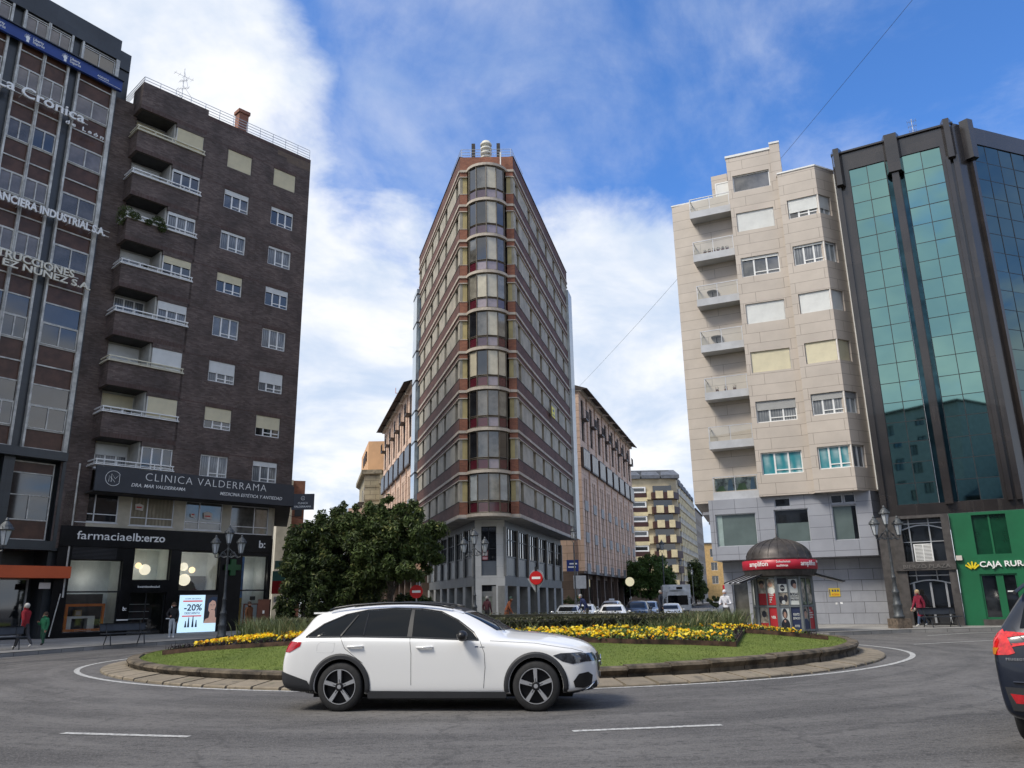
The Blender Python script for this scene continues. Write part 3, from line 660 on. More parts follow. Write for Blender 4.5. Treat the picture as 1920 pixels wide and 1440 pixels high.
mb = MB(); mb.box(.05, 1.45, 0, .14, 7.25, 8.25); mb.build('board', M_slate, ps); mb = MB(); mb.box(-.1, .05, .05, .09, 7.4, 7.46); mb.box(-.1, .05, .05, .09, 8.0, 8.06); mb.build('bracket', M_black, ps)
text('lettering', 'CLINICA', M_letter, ps, (.45, -.01, 7.6), .62, size=.17, ext=.005); text('lettering', 'VALDERRAMA', M_letter, ps, (.22, -.01, 7.38), 1.08, size=.17, ext=.005)
mb = MB(); mb.tube([Vector((.76 + cos(a) * .12, -.005, 7.97 + sin(a) * .12)) for a in [rad(30 + 300 * i / 12) for i in range(13)]], .012, 4); mb.tube([(.70, -.005, 7.9), (.70, -.005, 8.03), (.76, -.005, 7.95), (.83, -.005, 8.03), (.83, -.005, 7.9)], .012, 4); mb.build('emblem', M_letter, ps)
# mezzanine and pharmacy front
Y = 1.2
mz = [(-.27, 1.83, 5.93, 7.5), (2.49, 4.93, 5.87, 7.5), (5.6, 7.9, 5.8, 7.46), (8.45, 11.0, 5.7, 7.42)]
mb = MB(); mb.wall(-.95, 11.2, 5.5, 7.5, mz, Y, .1); mb.face([(11.2, Y, 4.4), (11.5, 1.36, 4.4), (11.5, 1.36, 7.5), (11.2, Y, 7.5)]); mb.face([(11.5, 1.36, 4.4), (17.6, 12.1, 4.4), (17.6, 12.1, 7.5), (11.5, 1.36, 7.5)]); mb.face([(11.5, 1.36, 0), (17.6, 12.1, 0), (17.6, 12.1, 4.4), (11.5, 1.36, 4.4)])
mb.build('mezzanine_wall', M_plas, B)
for i, (a, c, d, e) in enumerate(mz):
    w_, h_ = c - a, e - d; b = MB(); b.frame(0, w_, 0, h_, .055, 0, .06); sp_ = .38 if i != 0 else .42; sp_ = .62 if i == 3 else sp_
    b.box(w_ * sp_ - .03, w_ * sp_ + .03, .002, .058, .055, h_ - .055); b.box(.055, w_ - .055, .004, .056, .42, .47); b.box(-.05, w_ + .05, -.06, .0, -.05, -.002)
    o = b.build('mezzanine_window', M_alu, B, loc=(a, Y + .03, d)); b = MB(); b.face([(.04, .05, .04), (w_ - .04, .05, .04), (w_ - .04, .05, h_ - .04), (.04, .05, h_ - .04)]); b.build('pane', [M_glassd, M_curtb, M_glassg, M_glassg][i], o)
M_sig = mat('window_poster', (.6, .55, .5), .6, var=.1); M_red = mat('red_print', (.55, .05, .04), .5, var=.05)
for x, z, s in ((2.75, 6.75, .42), (6.75, 6.5, .5), (5.95, 6.55, .25)):
    mb = MB(); mb.plate([(x, z), (x + s, z - .05), (x + s * 1.05, z + s * .6), (x + s * .5, z + s * .85), (x - .03, z + s * .7)], Y - .005, Y + .02); mb.box(x + .05, x + s * .8, Y - .008, Y, z + .1, z + .18, 1); mb.build('rent_notice', [M_sig, M_red], B)
mb = MB(); gh = [(-.25, 2.39, .22, 3.94), (2.97, 5.0, 2.9, 4.65), (2.97, 4.95, 0, 2.25), (5.6, 8.0, 2.33, 4.55), (9.4, 11.15, .25, 4.4)]
mb.wall(-.95, 11.2, 0, 5.5, gh, Y - .06, .35)
mb.face([(11.2, Y - .06, 0), (11.5, 1.36, 0), (11.5, 1.36, 5.5), (11.2, Y - .06, 5.5)]); mb.face([(11.5, 1.3, 0), (15.6, 8.4, 0), (15.6, 8.4, 5.5), (11.5, 1.3, 5.5)])
mb.box(-.95, 11.25, Y - .14, Y - .062, 4.62, 5.68)
mb.build('pharmacy_front', M_blackgl, B)
mb = MB()
for i in range(9): mb.box(-.25, 2.0, Y - .09, Y - .062, 4.0 + i * .07, 4.03 + i * .07)
mb.build('louvre', mat('dark_louvre', (.045, .045, .048), .5, .3, var=.1), B)
mb = MB(); M_disp = mat('shop_interior_wall', (.72, .77, .77), .7, var=.06); M_dispd = mat('shop_interior_dark', (.05, .05, .055), .7, var=.2)
for (a, c, d, e) in gh:
    k = 1 if d == 0 else 0
    mb.box(a, c, 2.9, 3.0, d, e, 1 if k else 0); mb.box(c - .001, c + .02, Y + .29, 3.0, d, e, 0 if not k else 1); mb.box(a, c, Y + .3, 3.0, d - .05, d, 0); mb.box(a, c, Y + .3, 3.0, e, e + .05, 0)
mb.box(-.2, 2.1, 2.7, 2.88, .24, 2.2, 1); mb.box(5.7, 7.9, 2.7, 2.88, 2.4, 3.2, 1)
for x in (3.0, 3.45, 3.9): 
    for z in (.4, .8, 1.2, 1.6): mb.box(x + .3, x + .75, 2.6, 2.88, z, z + .03, 0)
mb.build('shop_interior', [M_disp, M_dispd], B)
mb = MB()
for (a, c, d, e) in gh: mb.cut(); mb.face([(a, Y + .2, d), (c, Y + .2, d), (c, Y + .2, e), (a, Y + .2, e)])
mb.parts('shop_glass', M_clear, B)
mb = MB()
for (a, c, d, e) in gh: mb.cut(); mb.frame(a, c, d, e, .035, Y + .17, Y + .23)
mb.box(-.25, 2.39, Y + .1, Y + .25, 2.25, 2.33); mb.box(9.4, 11.15, Y + .1, Y + .25, 2.3, 2.38); mb.box(3.9, 3.94, Y + .16, Y + .24, 0, 2.25)
mb.parts('shopfront_frame', M_black, B)
fa = text('pharmacy_lettering', 'farmaciael', M_letter, None, (0, 0, 0), 2.95, FB @ Matrix.Translation((-.15, Y - .15, 5.0)), size=.62, ext=.015); tag(fa, 'thin white letters of the pharmacy name on the black fascia', 'lettering')
fa = text('pharmacy_lettering', 'b:erzo', M_letter, None, (0, 0, 0), 1.62, FB @ Matrix.Translation((2.86, Y - .15, 5.0)), size=.62, ext=.02, bold=.012); tag(fa, 'bold white letters b:erzo ending the pharmacy name', 'lettering')
fa = text('pharmacy_lettering', 'b:', M_letter, None, (0, 0, 0), .42, FB @ Matrix.Translation((10.35, Y - .15, 4.9)), size=.62, ext=.02, bold=.012); tag(fa, 'white b: letters at the right end of the black fascia', 'lettering')
mb = MB(); textinto(mb, 'b:caminodesalud', (3.3, Y - .07, 2.5), 0, 1.2, size=.17, bold=.01, ext=.004)
for x in (2.62, 5.28): textinto(mb, 'b:', (x, Y - .07, 1.3), 0, .2, size=.27, bold=.03, ext=.004); mb.box(x - .25, x + .35, Y - .075, Y - .065, .78, .84)
mb.build('small_lettering', M_letter, B)
M_globe = mat('glowing_globe', (.8, .75, .62), .5, var=0, emit=.55, ecol=(1, .9, .7)); M_globw = mat('glowing_globe_warm', (.8, .6, .35), .5, var=0, emit=.9, ecol=(1, .72, .4))
for x, z, s, mm, lb in ((3.5, 3.72, .17, M_globw, 'smaller globe lamp hanging in the window above the pharmacy door'), (3.88, 3.5, .3, M_globe, 'larger globe lamp hanging in the window above the pharmacy door'), (6.1, 3.7, .24, M_globe, 'upper pale globe lamp in the window above the screen'), (6.62, 3.52, .18, M_globw, 'small warm globe lamp in the window above the screen'), (6.2, 2.95, .34, M_globe, 'largest pale globe lamp low in the window above the screen')):
    t = thing('globe_lamp', lb, 'lamp', FB @ Matrix.Translation((x, 1.85, z)), 'globe lamps in the pharmacy windows'); mb = MB(); mb.ball((0, 0, 0), s, 16); mb.build('globe', mm, t, True); mb = MB(); mb.tube([(0, 0, s), (0, 0, 4.6 - z)], .01, 4); mb.build('cord', M_white, t)
for x, z, e in ((3.8, 3.6, 2.5), (6.3, 3.3, 3), (1.0, 3.0, 4), (10.3, 3.2, 4)):      # added to brighten the shop: two by the globe lamps, two without a fixture
    ld = bpy.data.lights.new('shop_lamp', 'POINT'); ld.energy = e; ld.color = (1, .93, .82); ld.shadow_soft_size = .2; lo = bpy.data.objects.new('shop_lamp', ld); COL.objects.link(lo); lo.location = FB @ Vector((x, 2.25, z))
# display: orange frame, white table, screen
M_or = mat('orange_paint', (.80, .20, .03), .5, var=.05)
t = thing('window_display', 'orange picture frame standing in the pharmacy window', 'display', FB @ Matrix.Translation((-.1, Y + .3, .28))); mb = MB(); mb.frame(0, 1.95, 0, 1.4, .13, 0, .12); mb.build('frame_bars', M_or, t); text('lettering', 'b:caminodesalud', M_letter, t, (.55, -.01, .03), .8, size=.09, ext=.003)
t = thing('display_table', 'white table with boxes on it inside the orange frame', 'table', FB @ Matrix.Translation((.1, 2.1, .23))); mb = MB(); mb.box(0, 1.5, 0, .5, .7, .82); mb.box(0, .35, 0, .5, 0, .7); mb.box(1.15, 1.5, 0, .5, 0, .7); mb.build('table_body', M_white, t)
t = thing('display_box', 'tan cardboard box standing on the white display table', 'box', FB @ Matrix.Translation((.6, 2.2, 1.055))); mb = MB(); mb.box(0, .35, 0, .3, 0, .32); mb.box(.06, .29, -.004, 0, .06, .26, 1); mb.build('box_body', [mat('cardboard', (.45, .36, .2), .8), M_sig], t)
M_scr = mat('lit_screen', (.5, .66, .78), .4, var=.04, vs=3, emit=.55, ecol=(.55, .78, .95)); M_scrt = mat('screen_ink', (.05, .08, .14), .5, var=0); M_scrr = mat('screen_red', (.75, .12, .12), .5, var=0, emit=.25, ecol=(1, .2, .2)); M_skin = mat('skin', (.46, .25, .17), .55, var=.08, vs=6)
t = thing('advert_screen', 'lit advertising screen with -20% DESCUENTO in the pharmacy wall', 'screen', FB @ Matrix.Translation((5.72, Y - .1, 0)))
mb = MB(); mb.box(0, 2.25, 0, .04, .02, 2.08); mb.build('panel', M_scr, t)
mb = MB(); textinto(mb, '-20%', (.28, -.006, 1.22), 0, 1.05, size=.5, bold=.02, ext=.002); textinto(mb, 'DESCUENTO', (.33, -.006, 1.02), 0, .9, size=.17, bold=.01, ext=.002); textinto(mb, 'HAIR SEGERIA', (.3, -.006, 1.84), 0, .95, size=.11, ext=.002)
for i, (x, h) in enumerate(((.38, .35), (.55, .55), (.8, .62), (1.0, .4))): mb.plate([(x, .3), (x + .13, .3), (x + .1, .3 + h * .6), (x + .085, .3 + h), (x + .045, .3 + h), (x + .03, .3 + h * .6)], -.006, 0)
mb.build('print', M_scrt, t); mb = MB(); mb.box(.2, 1.35, -.005, 0, 1.7, 1.78); mb.box(.2, 1.35, -.005, 0, .88, .95); mb.build('bars', M_scrr, t)
mb = MB(); mb.box(1.5, 2.25, -.004, 0, .5, 2.08); mb.build('photo_ground', mat('photo_grey', (.06, .06, .065), .5, var=.1, emit=.02), t)
mb = MB(); mb.plate([(1.95 + .24 * cos(a) - .03 * (sin(a) < 0), 1.45 + .38 * sin(a)) for a in [2 * pi * i / 20 for i in range(20)]], -.008, 0); mb.plate([(1.75, .55), (2.2, .55), (2.15, 1.2), (1.85, 1.2)], -.007, 0); mb.plate([(1.5, .5), (2.25, .5), (2.25, .8), (1.9, .85), (1.6, .72)], -.0065, 0); mb.build('face', mat('photo_skin', (.55, .33, .25), .5, var=.1, emit=.15, ecol=(.9, .6, .5)), t)
mb = MB(); mb.plate([(1.66, 1.1), (1.72, 1.15), (1.76, 1.6), (1.95, 1.78), (2.2, 1.7), (2.25, 1.95), (1.95, 1.98), (1.72, 1.85), (1.62, 1.5)], -.01, 0); [mb.box(x, x + .1, -.011, 0, 1.5, 1.53) for x in (1.84, 2.03)]; mb.box(1.9, 2.05, -.011, 0, 1.24, 1.265); mb.build('hair', M_scrt, t)
def cross(name, lb, Mx, s, dark):
    t = thing(name, lb, 'sign', Mx); mb = MB(); a = s / 3; mb.plate([(a, 0), (2 * a, 0), (2 * a, a), (3 * a, a), (3 * a, 2 * a), (2 * a, 2 * a), (2 * a, 3 * a), (a, 3 * a), (a, 2 * a), (0, 2 * a), (0, a), (a, a)], 0, .16); mb.build('cross', mat('green_cross' + str(dark), dark, .35, var=.1), t); mb = MB(); mb.box(a, 2 * a, .16, .3, a, 2 * a); mb.build('bracket', M_black, t); return t
cross('pharmacy_cross', 'dark green pharmacy cross flat on the black shop wall', FB @ Matrix.Translation((8.25, Y - .3, 3.2)), .95, (.012, .075, .022))
cross('pharmacy_cross', 'large dark green pharmacy cross jutting over the side street', frm(-14.95, 49.8, 5, 3.1), 1.5, (.01, .045, .03))
mb = MB(); mb.box(9.42, 9.68, Y + .21, Y + .24, .27, 1.9, 1); mb.box(9.42, 9.68, Y + .21, Y + .24, 1.9, 4.35, 0); mb.build('window_banner', [mat('sky_print', (.16, .32, .62), .5, var=.3, vs=1), mat('straw_print', (.5, .32, .06), .6, var=.3, vs=1)], B)
t = thing('notice_board', 'rust framed white board low in the right pharmacy window', 'board', FB @ Matrix.Translation((9.9, Y + .3, .25))); mb = MB(); mb.frame(0, .95, 0, 1.3, .06, 0, .08); mb.build('frame_bars', mat('rust_paint', (.3, .07, .03), .6), t); mb = MB(); mb.box(.06, .89, .03, .05, .06, 1.24); mb.build('board', M_disp, t)
mb = MB(); mb.box(10.25, 10.6, Y + .28, Y + .3, 1.75, 1.98); mb.build('small_plate', M_black, B)
t = thing('rusty_totem', 'narrow rust-brown post standing by the left street lamp', 'totem', (-12.9, 41.6, 0)); mb = MB(); mb.box(-.3, .3, -.12, .12, 0, 1.75); mb.box(-.03, .07, -.13, -.12, 1.05, 1.2, 1); mb.build('post', [mat('rust_brown', (.12, .045, .028), .8, var=.2), M_white], t)

# ---------------------------------------------------------------- dark granite office block at the left edge
FG = frm(-24.15, 41.0, 54.8)
G = thing('office_block', 'dark granite office block with aluminium window strips at the left edge', 'building', FG)
M_gran = brickmat('dark_granite', ((.022, .027, .032), (.030, .036, .041)), (.012, .013, .015), 1.2, .8, .006, .3, .15, 0, big=.25, spec=.6)
M_span = mat('maroon_spandrel', (.082, .040, .026), .35, var=.2, spec=.3, coat=.1)
rows = [(31.45, 29.21, 1), (28.19 + 1.02, 25.99, 1), (25.99, 22.85, 1), (22.85, 19.63, 1)]
mb = MB(); mb.prism([(-26, 0), (1.0, 0), (1.0, 12), (-26, 12)], 9.0, 33.95); mb.prism([(-26, -.25), (.2, -.25), (.2, 12), (-26, 12)], 33.95, 35.35); mb.box(.2, .95, -.1, 12, 33.6, 34.8)
mb.box(-26, .3, -.35, -.001, 9.0, 9.45); mb.box(-26, 1.0, .6, 12, 4.35, 9.0); mb.box(.25, 1.0, -.0, .6, 4.35, 9.0)
for i in range(7): mb.box(-2.62 - 3.22 * i - .0, -2.1 - 3.22 * i, 0, .6, 4.8, 9)
mb.box(-26, .15, -.3, .6, 4.36, 4.83); mb.box(-26, 1.2, 1.6, 12, 0, 4.36); mb.box(.2, 1.2, .2, 1.6, 0, 4.36); mb.box(-2.35, -1.75, .7, 1.6, 0, 4.36)
mb.build('wall', M_gran, G)
bays = [(-1.95, .05), (-5.13, -3.87), (-3.87, -2.6)]
for i in range(1, 4): bays += [(-5.13 - 3.22 * i, -3.87 - 3.22 * i), (-3.87 - 3.22 * i, -2.6 - 3.22 * i)]
sp_ = MB(); ml = MB(); r = random.Random(4)
zr = [33.85, 32.47, 31.45, 30.45, 29.21, 28.19, 27.22, 25.99, 24.98, 24.09, 22.85, 21.82, 20.9, 19.63, 18.47, 17.43, 16.31, 15.06, 13.93, 12.86, 11.76, 10.49, 9.49]
opens = [(32.47, 33.75), (29.21, 30.45), (25.99, 27.22), (22.85, 24.09), (19.63, 20.9), (15.06, 16.31), (10.49, 11.76)]; fixed = [(16.31, 17.43), (11.76, 12.86)]
for bi, (a, c) in enumerate(bays):
    sp_.cut(); ml.cut(); sp_.box(a, c, -.07, -.002, 9.49, 33.9)
    wide = .2 if bi == 0 else .1
    ml.box(a - .05, a + .05, -.24, 0, 9.45, 33.95); ml.box(c - .02, c + wide, -.24, 0, 9.45, 33.95)
    for z in zr:
        ml.box(a + .05, c - .02, -.13, -.07, z - .035, z + .035)
    for (z0, z1) in opens:
        k = ('go', round(c - a, 2), round(z1 - z0, 2)); w_, h_ = c - a - .12, z1 - z0 - .07
        if k not in _winc:
            b = MB(); b.frame(0, w_, 0, h_, .05, 0, .06); b.box(w_ / 2 - .03, w_ / 2 + .03, -.01, .05, .05, h_ - .05); _winc[k] = b.data('window_frame', M_aludull)
        o = link('window', _winc[k], G, (a + .07, -.17, z0 + .035)); b = MB(); b.face([(.02, .04, .02), (w_ - .02, .04, .02), (w_ - .02, .04, h_ - .02), (.02, .04, h_ - .02)])
        pk = r.choice(['office_blind', 'dark', 'office_blind', 'office_blind2']) if z0 > 19 else r.choice(['dark', 'office_blind2', 'dark'])
        kk = ('gp', k, pk)
        if kk not in _winc: _winc[kk] = b.data('pane', {'dark': M_glassd, 'office_blind': mat('office_blind', (.14, .12, .11), .25, var=.3, vs=.6, coat=1), 'office_blind2': mat('office_blind2', (.055, .05, .05), .2, var=.5, vs=.8, coat=1)}[pk])
        link('pane', _winc[kk], o)
    for (z0, z1) in fixed:
        k = ('gf', round(c - a, 2), round(z1 - z0, 2))
        if k not in _winc: b = MB(); w_, h_ = c - a - .12, z1 - z0 - .07; b.face([(0, 0, 0), (w_, 0, 0), (w_, 0, h_), (0, 0, h_)]); _winc[k] = b.data('fixed_pane', M_glassd)
        link('fixed_pane', _winc[k], G, (a + .07, -.1, z0 + .035))
sp_.parts('spandrel', M_span, G); ml.parts('mullion', M_aludull, G)
for a, c in ((-2.08, 0), (-5.2, -2.75), (-8.4, -5.95)):
    w_ = c - a; b = MB(); b.frame(0, w_, 0, 4.0, .06, 0, .12); [b.box(.06, w_ - .06, .01, .1, z - .03, z + .03) for z in (1.02, 2.27, 3.4)]; b.box(w_ / 2 - .03, w_ / 2 + .03, 0, .1, 1.05, 2.24)
    o = b.build('mezzanine_window', M_aludull, G, loc=(a, .3, 4.86)); b = MB(); b.face([(.05, .06, 1.02), (w_ - .05, .06, 1.02), (w_ - .05, .06, 3.4), (.05, .06, 3.4)]); b.build('pane', M_glassd, o); b = MB(); b.box(.05, w_ - .05, .04, .12, .05, 1.0); b.box(.05, w_ - .05, .04, .12, 3.43, 3.95); b.build('spandrel_panel', M_span, o)
for a, c in ((-1.6, -.1), (-3.2, -1.8), (-6, -3.4)):
    w_ = c - a; b = MB(); b.frame(0, w_, 0, 2.9, .09, 0, .1); o = b.build('shop_door', M_alu, G, loc=(a, 1.2, .1)); b = MB(); b.box(.08, w_ - .08, .04, .06, .09, 2.82); b.build('pane', M_glassd if a > -3 else M_glassg, o)
M_awn = mat('orange_awning', (.56, .10, .028), .6, var=.06, vs=.6)
mb = MB(); mb.box(-9, 1.12, -.55, 1.2, 2.97, 3.56); mb.build('canopy', M_awn, G); mb = MB(); mb.box(-.15, .4, -.1, -.05, 2.45, 2.75); mb.build('house_number', M_sig, G)
mb = MB(); mb.tube([(1.05, -.15, 9), (1.05, -.15, 2.0)], .05, 6); mb.tube([(.9, -.2, 2.2), (.6, -.2, .1)], .03, 5); mb.build('downpipe', M_aludull, G)
def sgn(name, label, parts, mt):
    t = thing(name, label, 'sign', FG)
    for (s_, x, y, z, w_, kw) in parts: text('lettering', s_, mt, t, (x, y, z), w_, **kw)
    mb = MB(); z0 = parts[0][3]; x0 = parts[0][1]; x1 = x0 + parts[0][4]
    mb.box(x0, x1 + .3, -.56, -.53, z0 + .06, z0 + .10); mb.box(x0, x1 + .3, -.56, -.53, z0 + .36, z0 + .40)
    for i in range(5): x = x0 + (x1 - x0) * (i + .5) / 5; mb.box(x - .015, x + .015, -.55, -.1, z0 + .06, z0 + .09)
    mb.build('bracket', M_aludull, t); return t
sgn('newspaper_sign', 'white serif letters La Crónica de León across the office block', [('La Crónica', -6.15, -.62, 28.45, 4.62, dict(size=.86, ext=.05, bold=.012)), ('de León', -2.45, -.6, 28.0, 2.15, dict(size=.34, ext=.04, bold=.01, space=1.5))], M_letter)
sgn('company_sign', 'white block letters FINANCIERA INDUSTRIAL S.A. on the office block', [('FINANCIERA INDUSTRIAL S.A.', -5.95, -.62, 22.1, 6.45, dict(size=.62, ext=.05, bold=.03))], M_letter)
sgn('company_sign', 'cream letters CONSTRUCCIONES above EZ NUÑEZ S.A. on the office block', [('CONSTRUCCIONES', -6.5, -.62, 19.05, 5.65, dict(size=.60, ext=.05, bold=.02)), ('EZ NUÑEZ S.A.', -4.42, -.62, 18.62, 4.5, dict(size=.52, ext=.05, bold=.02))], mat('cream_letter', (.72, .69, .58), .5, var=.05))
t = thing('insurance_banner', 'long blue insurance banner running across the top of the office block', 'sign', FG)
mb = MB(); mb.box(-14, .45, -.48, -.3, 31.78, 32.46); mb.build('board', mat('banner_blue', (.018, .05, .22), .5, var=.06), t); mb = MB(); mb.box(-14, .5, -.6, -.24, 32.46, 32.52); mb.build('top_flashing', M_gran, t)
mb = MB()
for x in (-5.1, -3.08, -7.12, -9.1):
    textinto(mb, 'Liberty\nSeguros', (x + .42, -.49, 32.13), 0, .62, size=.24, ext=.004, bold=.01, lsp=.8)
    c0 = Vector((x + .16, -.486, 32.1)); mb.ball(c0 + Vector((0, .03, 0)), .14, 10, 0, (1, .3, 1.2)); [mb.tube([c0 + Vector((cos(q) * .1, 0, sin(q) * .12)), c0 + Vector((cos(q) * .2, 0, sin(q) * .24))], .012, 3) for q in [rad(40 + 28 * i) for i in range(6)]]; mb.box(c0.x - .06, c0.x + .08, -.49, -.48, 31.84, 31.98)
textinto(mb, 'AGENCIA', (-1.06, -.49, 31.97), 0, .7, size=.17, ext=.004, bold=.01); mb.box(-1.0, .35, -.49, -.48, 31.86, 31.88)
mb.build('lettering', M_letter, t)
# ---------------------------------------------------------------- cream clad apartment block
FC = frm(10.55, 45.9, -24); IFC = FC.inverted()
Cb = thing('cream_apartment_block', 'cream panel-clad apartment block with glass balconies on a grey podium', 'building', FC)
M_clad = brickmat('cream_cladding', ((.50, .44, .38), (.53, .465, .40)), (.24, .20, .165), 2.35, .62, .012, .5, .15, .31, big=.07)
M_podc = brickmat('grey_cladding', ((.305, .315, .35), (.335, .345, .38)), (.11, .11, .125), 1.22, .62, .012, .4, .15, 0, big=.07)
M_podd = brickmat('grey_cladding_low', ((.29, .30, .33), (.33, .34, .37)), (.10, .10, .11), 1.2, .56, .014, .5, .15, .5, big=.12, stain=.35)
M_slab = mat('pale_metal_slab', (.46, .47, .49), .5, var=.06)
LF = IFC @ frm(13.44, 42.94, -22); RF = IFC @ frm(16.25, 41.35, -26.5); HF = IFC @ frm(17.8, 40.57, 27); AF = IFC @ frm(11.32, 44.5, -24); MF = IFC @ frm(11.3, 44.2, -24)
mb = MB()
P0 = IFC @ Vector((19.2, 41.3, 0))
mb.prism([(0, 0), (P0.x - .4, P0.y + .3), (P0.x + .6, 9), (-1.5, 12)], 6.72, 25.9)
mb.box(2.6, 3.6, .3, 6, 25.9, 27.6)
mb.X = LF
lh = [(.28, 2.42, 7.9 + 2.93 * j, 9.13 + 2.93 * j) for j in range(6)] + [(.28, 2.42, 25.2, 26.3)]
mb.wall(0, 2.6, 6.74, 27.6, lh, 0, .26); mb.face([(0, 0, 6.74), (0, 3, 6.74), (0, 3, 27.6), (0, 0, 27.6)][::-1]); mb.face([(0, 0, 27.6), (2.6, 0, 27.6), (2.6, 3, 27.6), (0, 3, 27.6)]); mb.face([(0, 0, 6.74), (2.6, 0, 6.74), (2.6, 3, 6.74), (0, 3, 6.74)][::-1])
mb.box(2.6, 3.15, -.06, 3, 6.72, 27.9)
mb.X = RF
rh = [(.02, 1.75, 7.93 + 2.93 * j, 9.13 + 2.93 * j) for j in range(6)]
mb.wall(-.35, 1.74, 6.72, 25.6, rh, 0, .3); mb.face([(-.35, 0, 6.72), (-.35, 3, 6.72), (-.35, 3, 25.6), (-.35, 0, 25.6)][::-1]); mb.X = HF
hh = [(.0, .98, 7.93 + 2.93 * j, 9.13 + 2.93 * j) for j in range(6)]
mb.wall(0, 1.58, 6.72, 25.6, hh, 0, .3)
q = [IFC @ Vector((x, y, 0)) for x, y in ((15.95, 41.5), (17.8, 40.57), (19.2, 41.3), (20.2, 44), (16.5, 45))]
for zz, s in ((6.72, -1), (25.6, 1)): mb.X = None; mb.face([(v.x, v.y, zz) for v in q][::s])
mb.build('wall', M_clad, Cb)
mb = MB(); mb.X = LF; mb.box(-.05, 2.62, -.05, .3, 27.58, 27.72); mb.box(2.58, 3.17, -.1, .6, 27.88, 28.0); mb.X = RF; mb.box(-.36, 1.76, -.04, .2, 25.59, 25.68); mb.X = HF; mb.box(0, 1.6, -.04, .2, 25.59, 25.68); mb.X = None; mb.box(-.03, 2.6, -.03, .2, 25.89, 25.98)
mb.build('coping', M_white, Cb)
mb = MB(); mb.X = HF; mb.box(1.5, 1.62, -.1, .0, 6.8, 25.4); mb.build('downpipe', M_white, Cb)
M_teal = curtainmat('teal_print', (.02, .22, .26), (.55, .62, .62), 2.2)
LST = [(0, 'w', 'teal'), (.42, 'g', 'curtain'), (1, 'c', 'dark'), (1, 'w', 'dark'), (.14, 'w', 'grey'), (1, 'w', 'dark'), (0, 'w', 'grey')]
MATS['teal'] = M_teal; MATS['pale_blind'] = mat('pale_blind', (.4, .43, .43), .15, var=.12, coat=1)
RST = [(0, 'w', 'teal'), (.30, 'g', 'curtain'), (1, 'c', 'dark'), (1, 'w', 'dark'), (.1, 'w', 'curtain'), (.68, 'w', 'grey')]
def winM(par, F_, x, y, z, *a, **k):
    o = window(par, 0, 0, 0, *a, **k); o.matrix_local = F_ @ Matrix.Translation((x, y, z)); return o
for j, s in enumerate(LST):
    z0 = lh[j][2]
    winM(Cb, LF, .28, .1, z0, 2.14, lh[j][3] - z0, s[0], s[1], 3 if j < 6 else 1, s[2], 'window')
for j, s in enumerate(RST):
    winM(Cb, RF, .04, .1, 7.93 + 2.93 * j, 1.62, 1.2, s[0], s[1], 3, s[2]); winM(Cb, HF, .1, .12, 7.93 + 2.93 * j, .84, 1.2, min(s[0], 1), s[1], 2, 'pale_blind' if s[2] != 'teal' else 'curtain', 'side_window', sash=False)
mb = MB()
for j in range(6): mb.cut(); mb.X = RF @ Matrix.Translation((1.66, .02, 7.93 + 2.93 * j)); mb.box(0, .09, 0, .1, 0, 1.2)
for j in range(6): mb.cut(); mb.X = LF; mb.box(.0, .27, .02, .2, 7.93 + 2.93 * j, 9.12 + 2.93 * j)
mb.parts('window_post', M_white, Cb)
rn = random.Random(31)
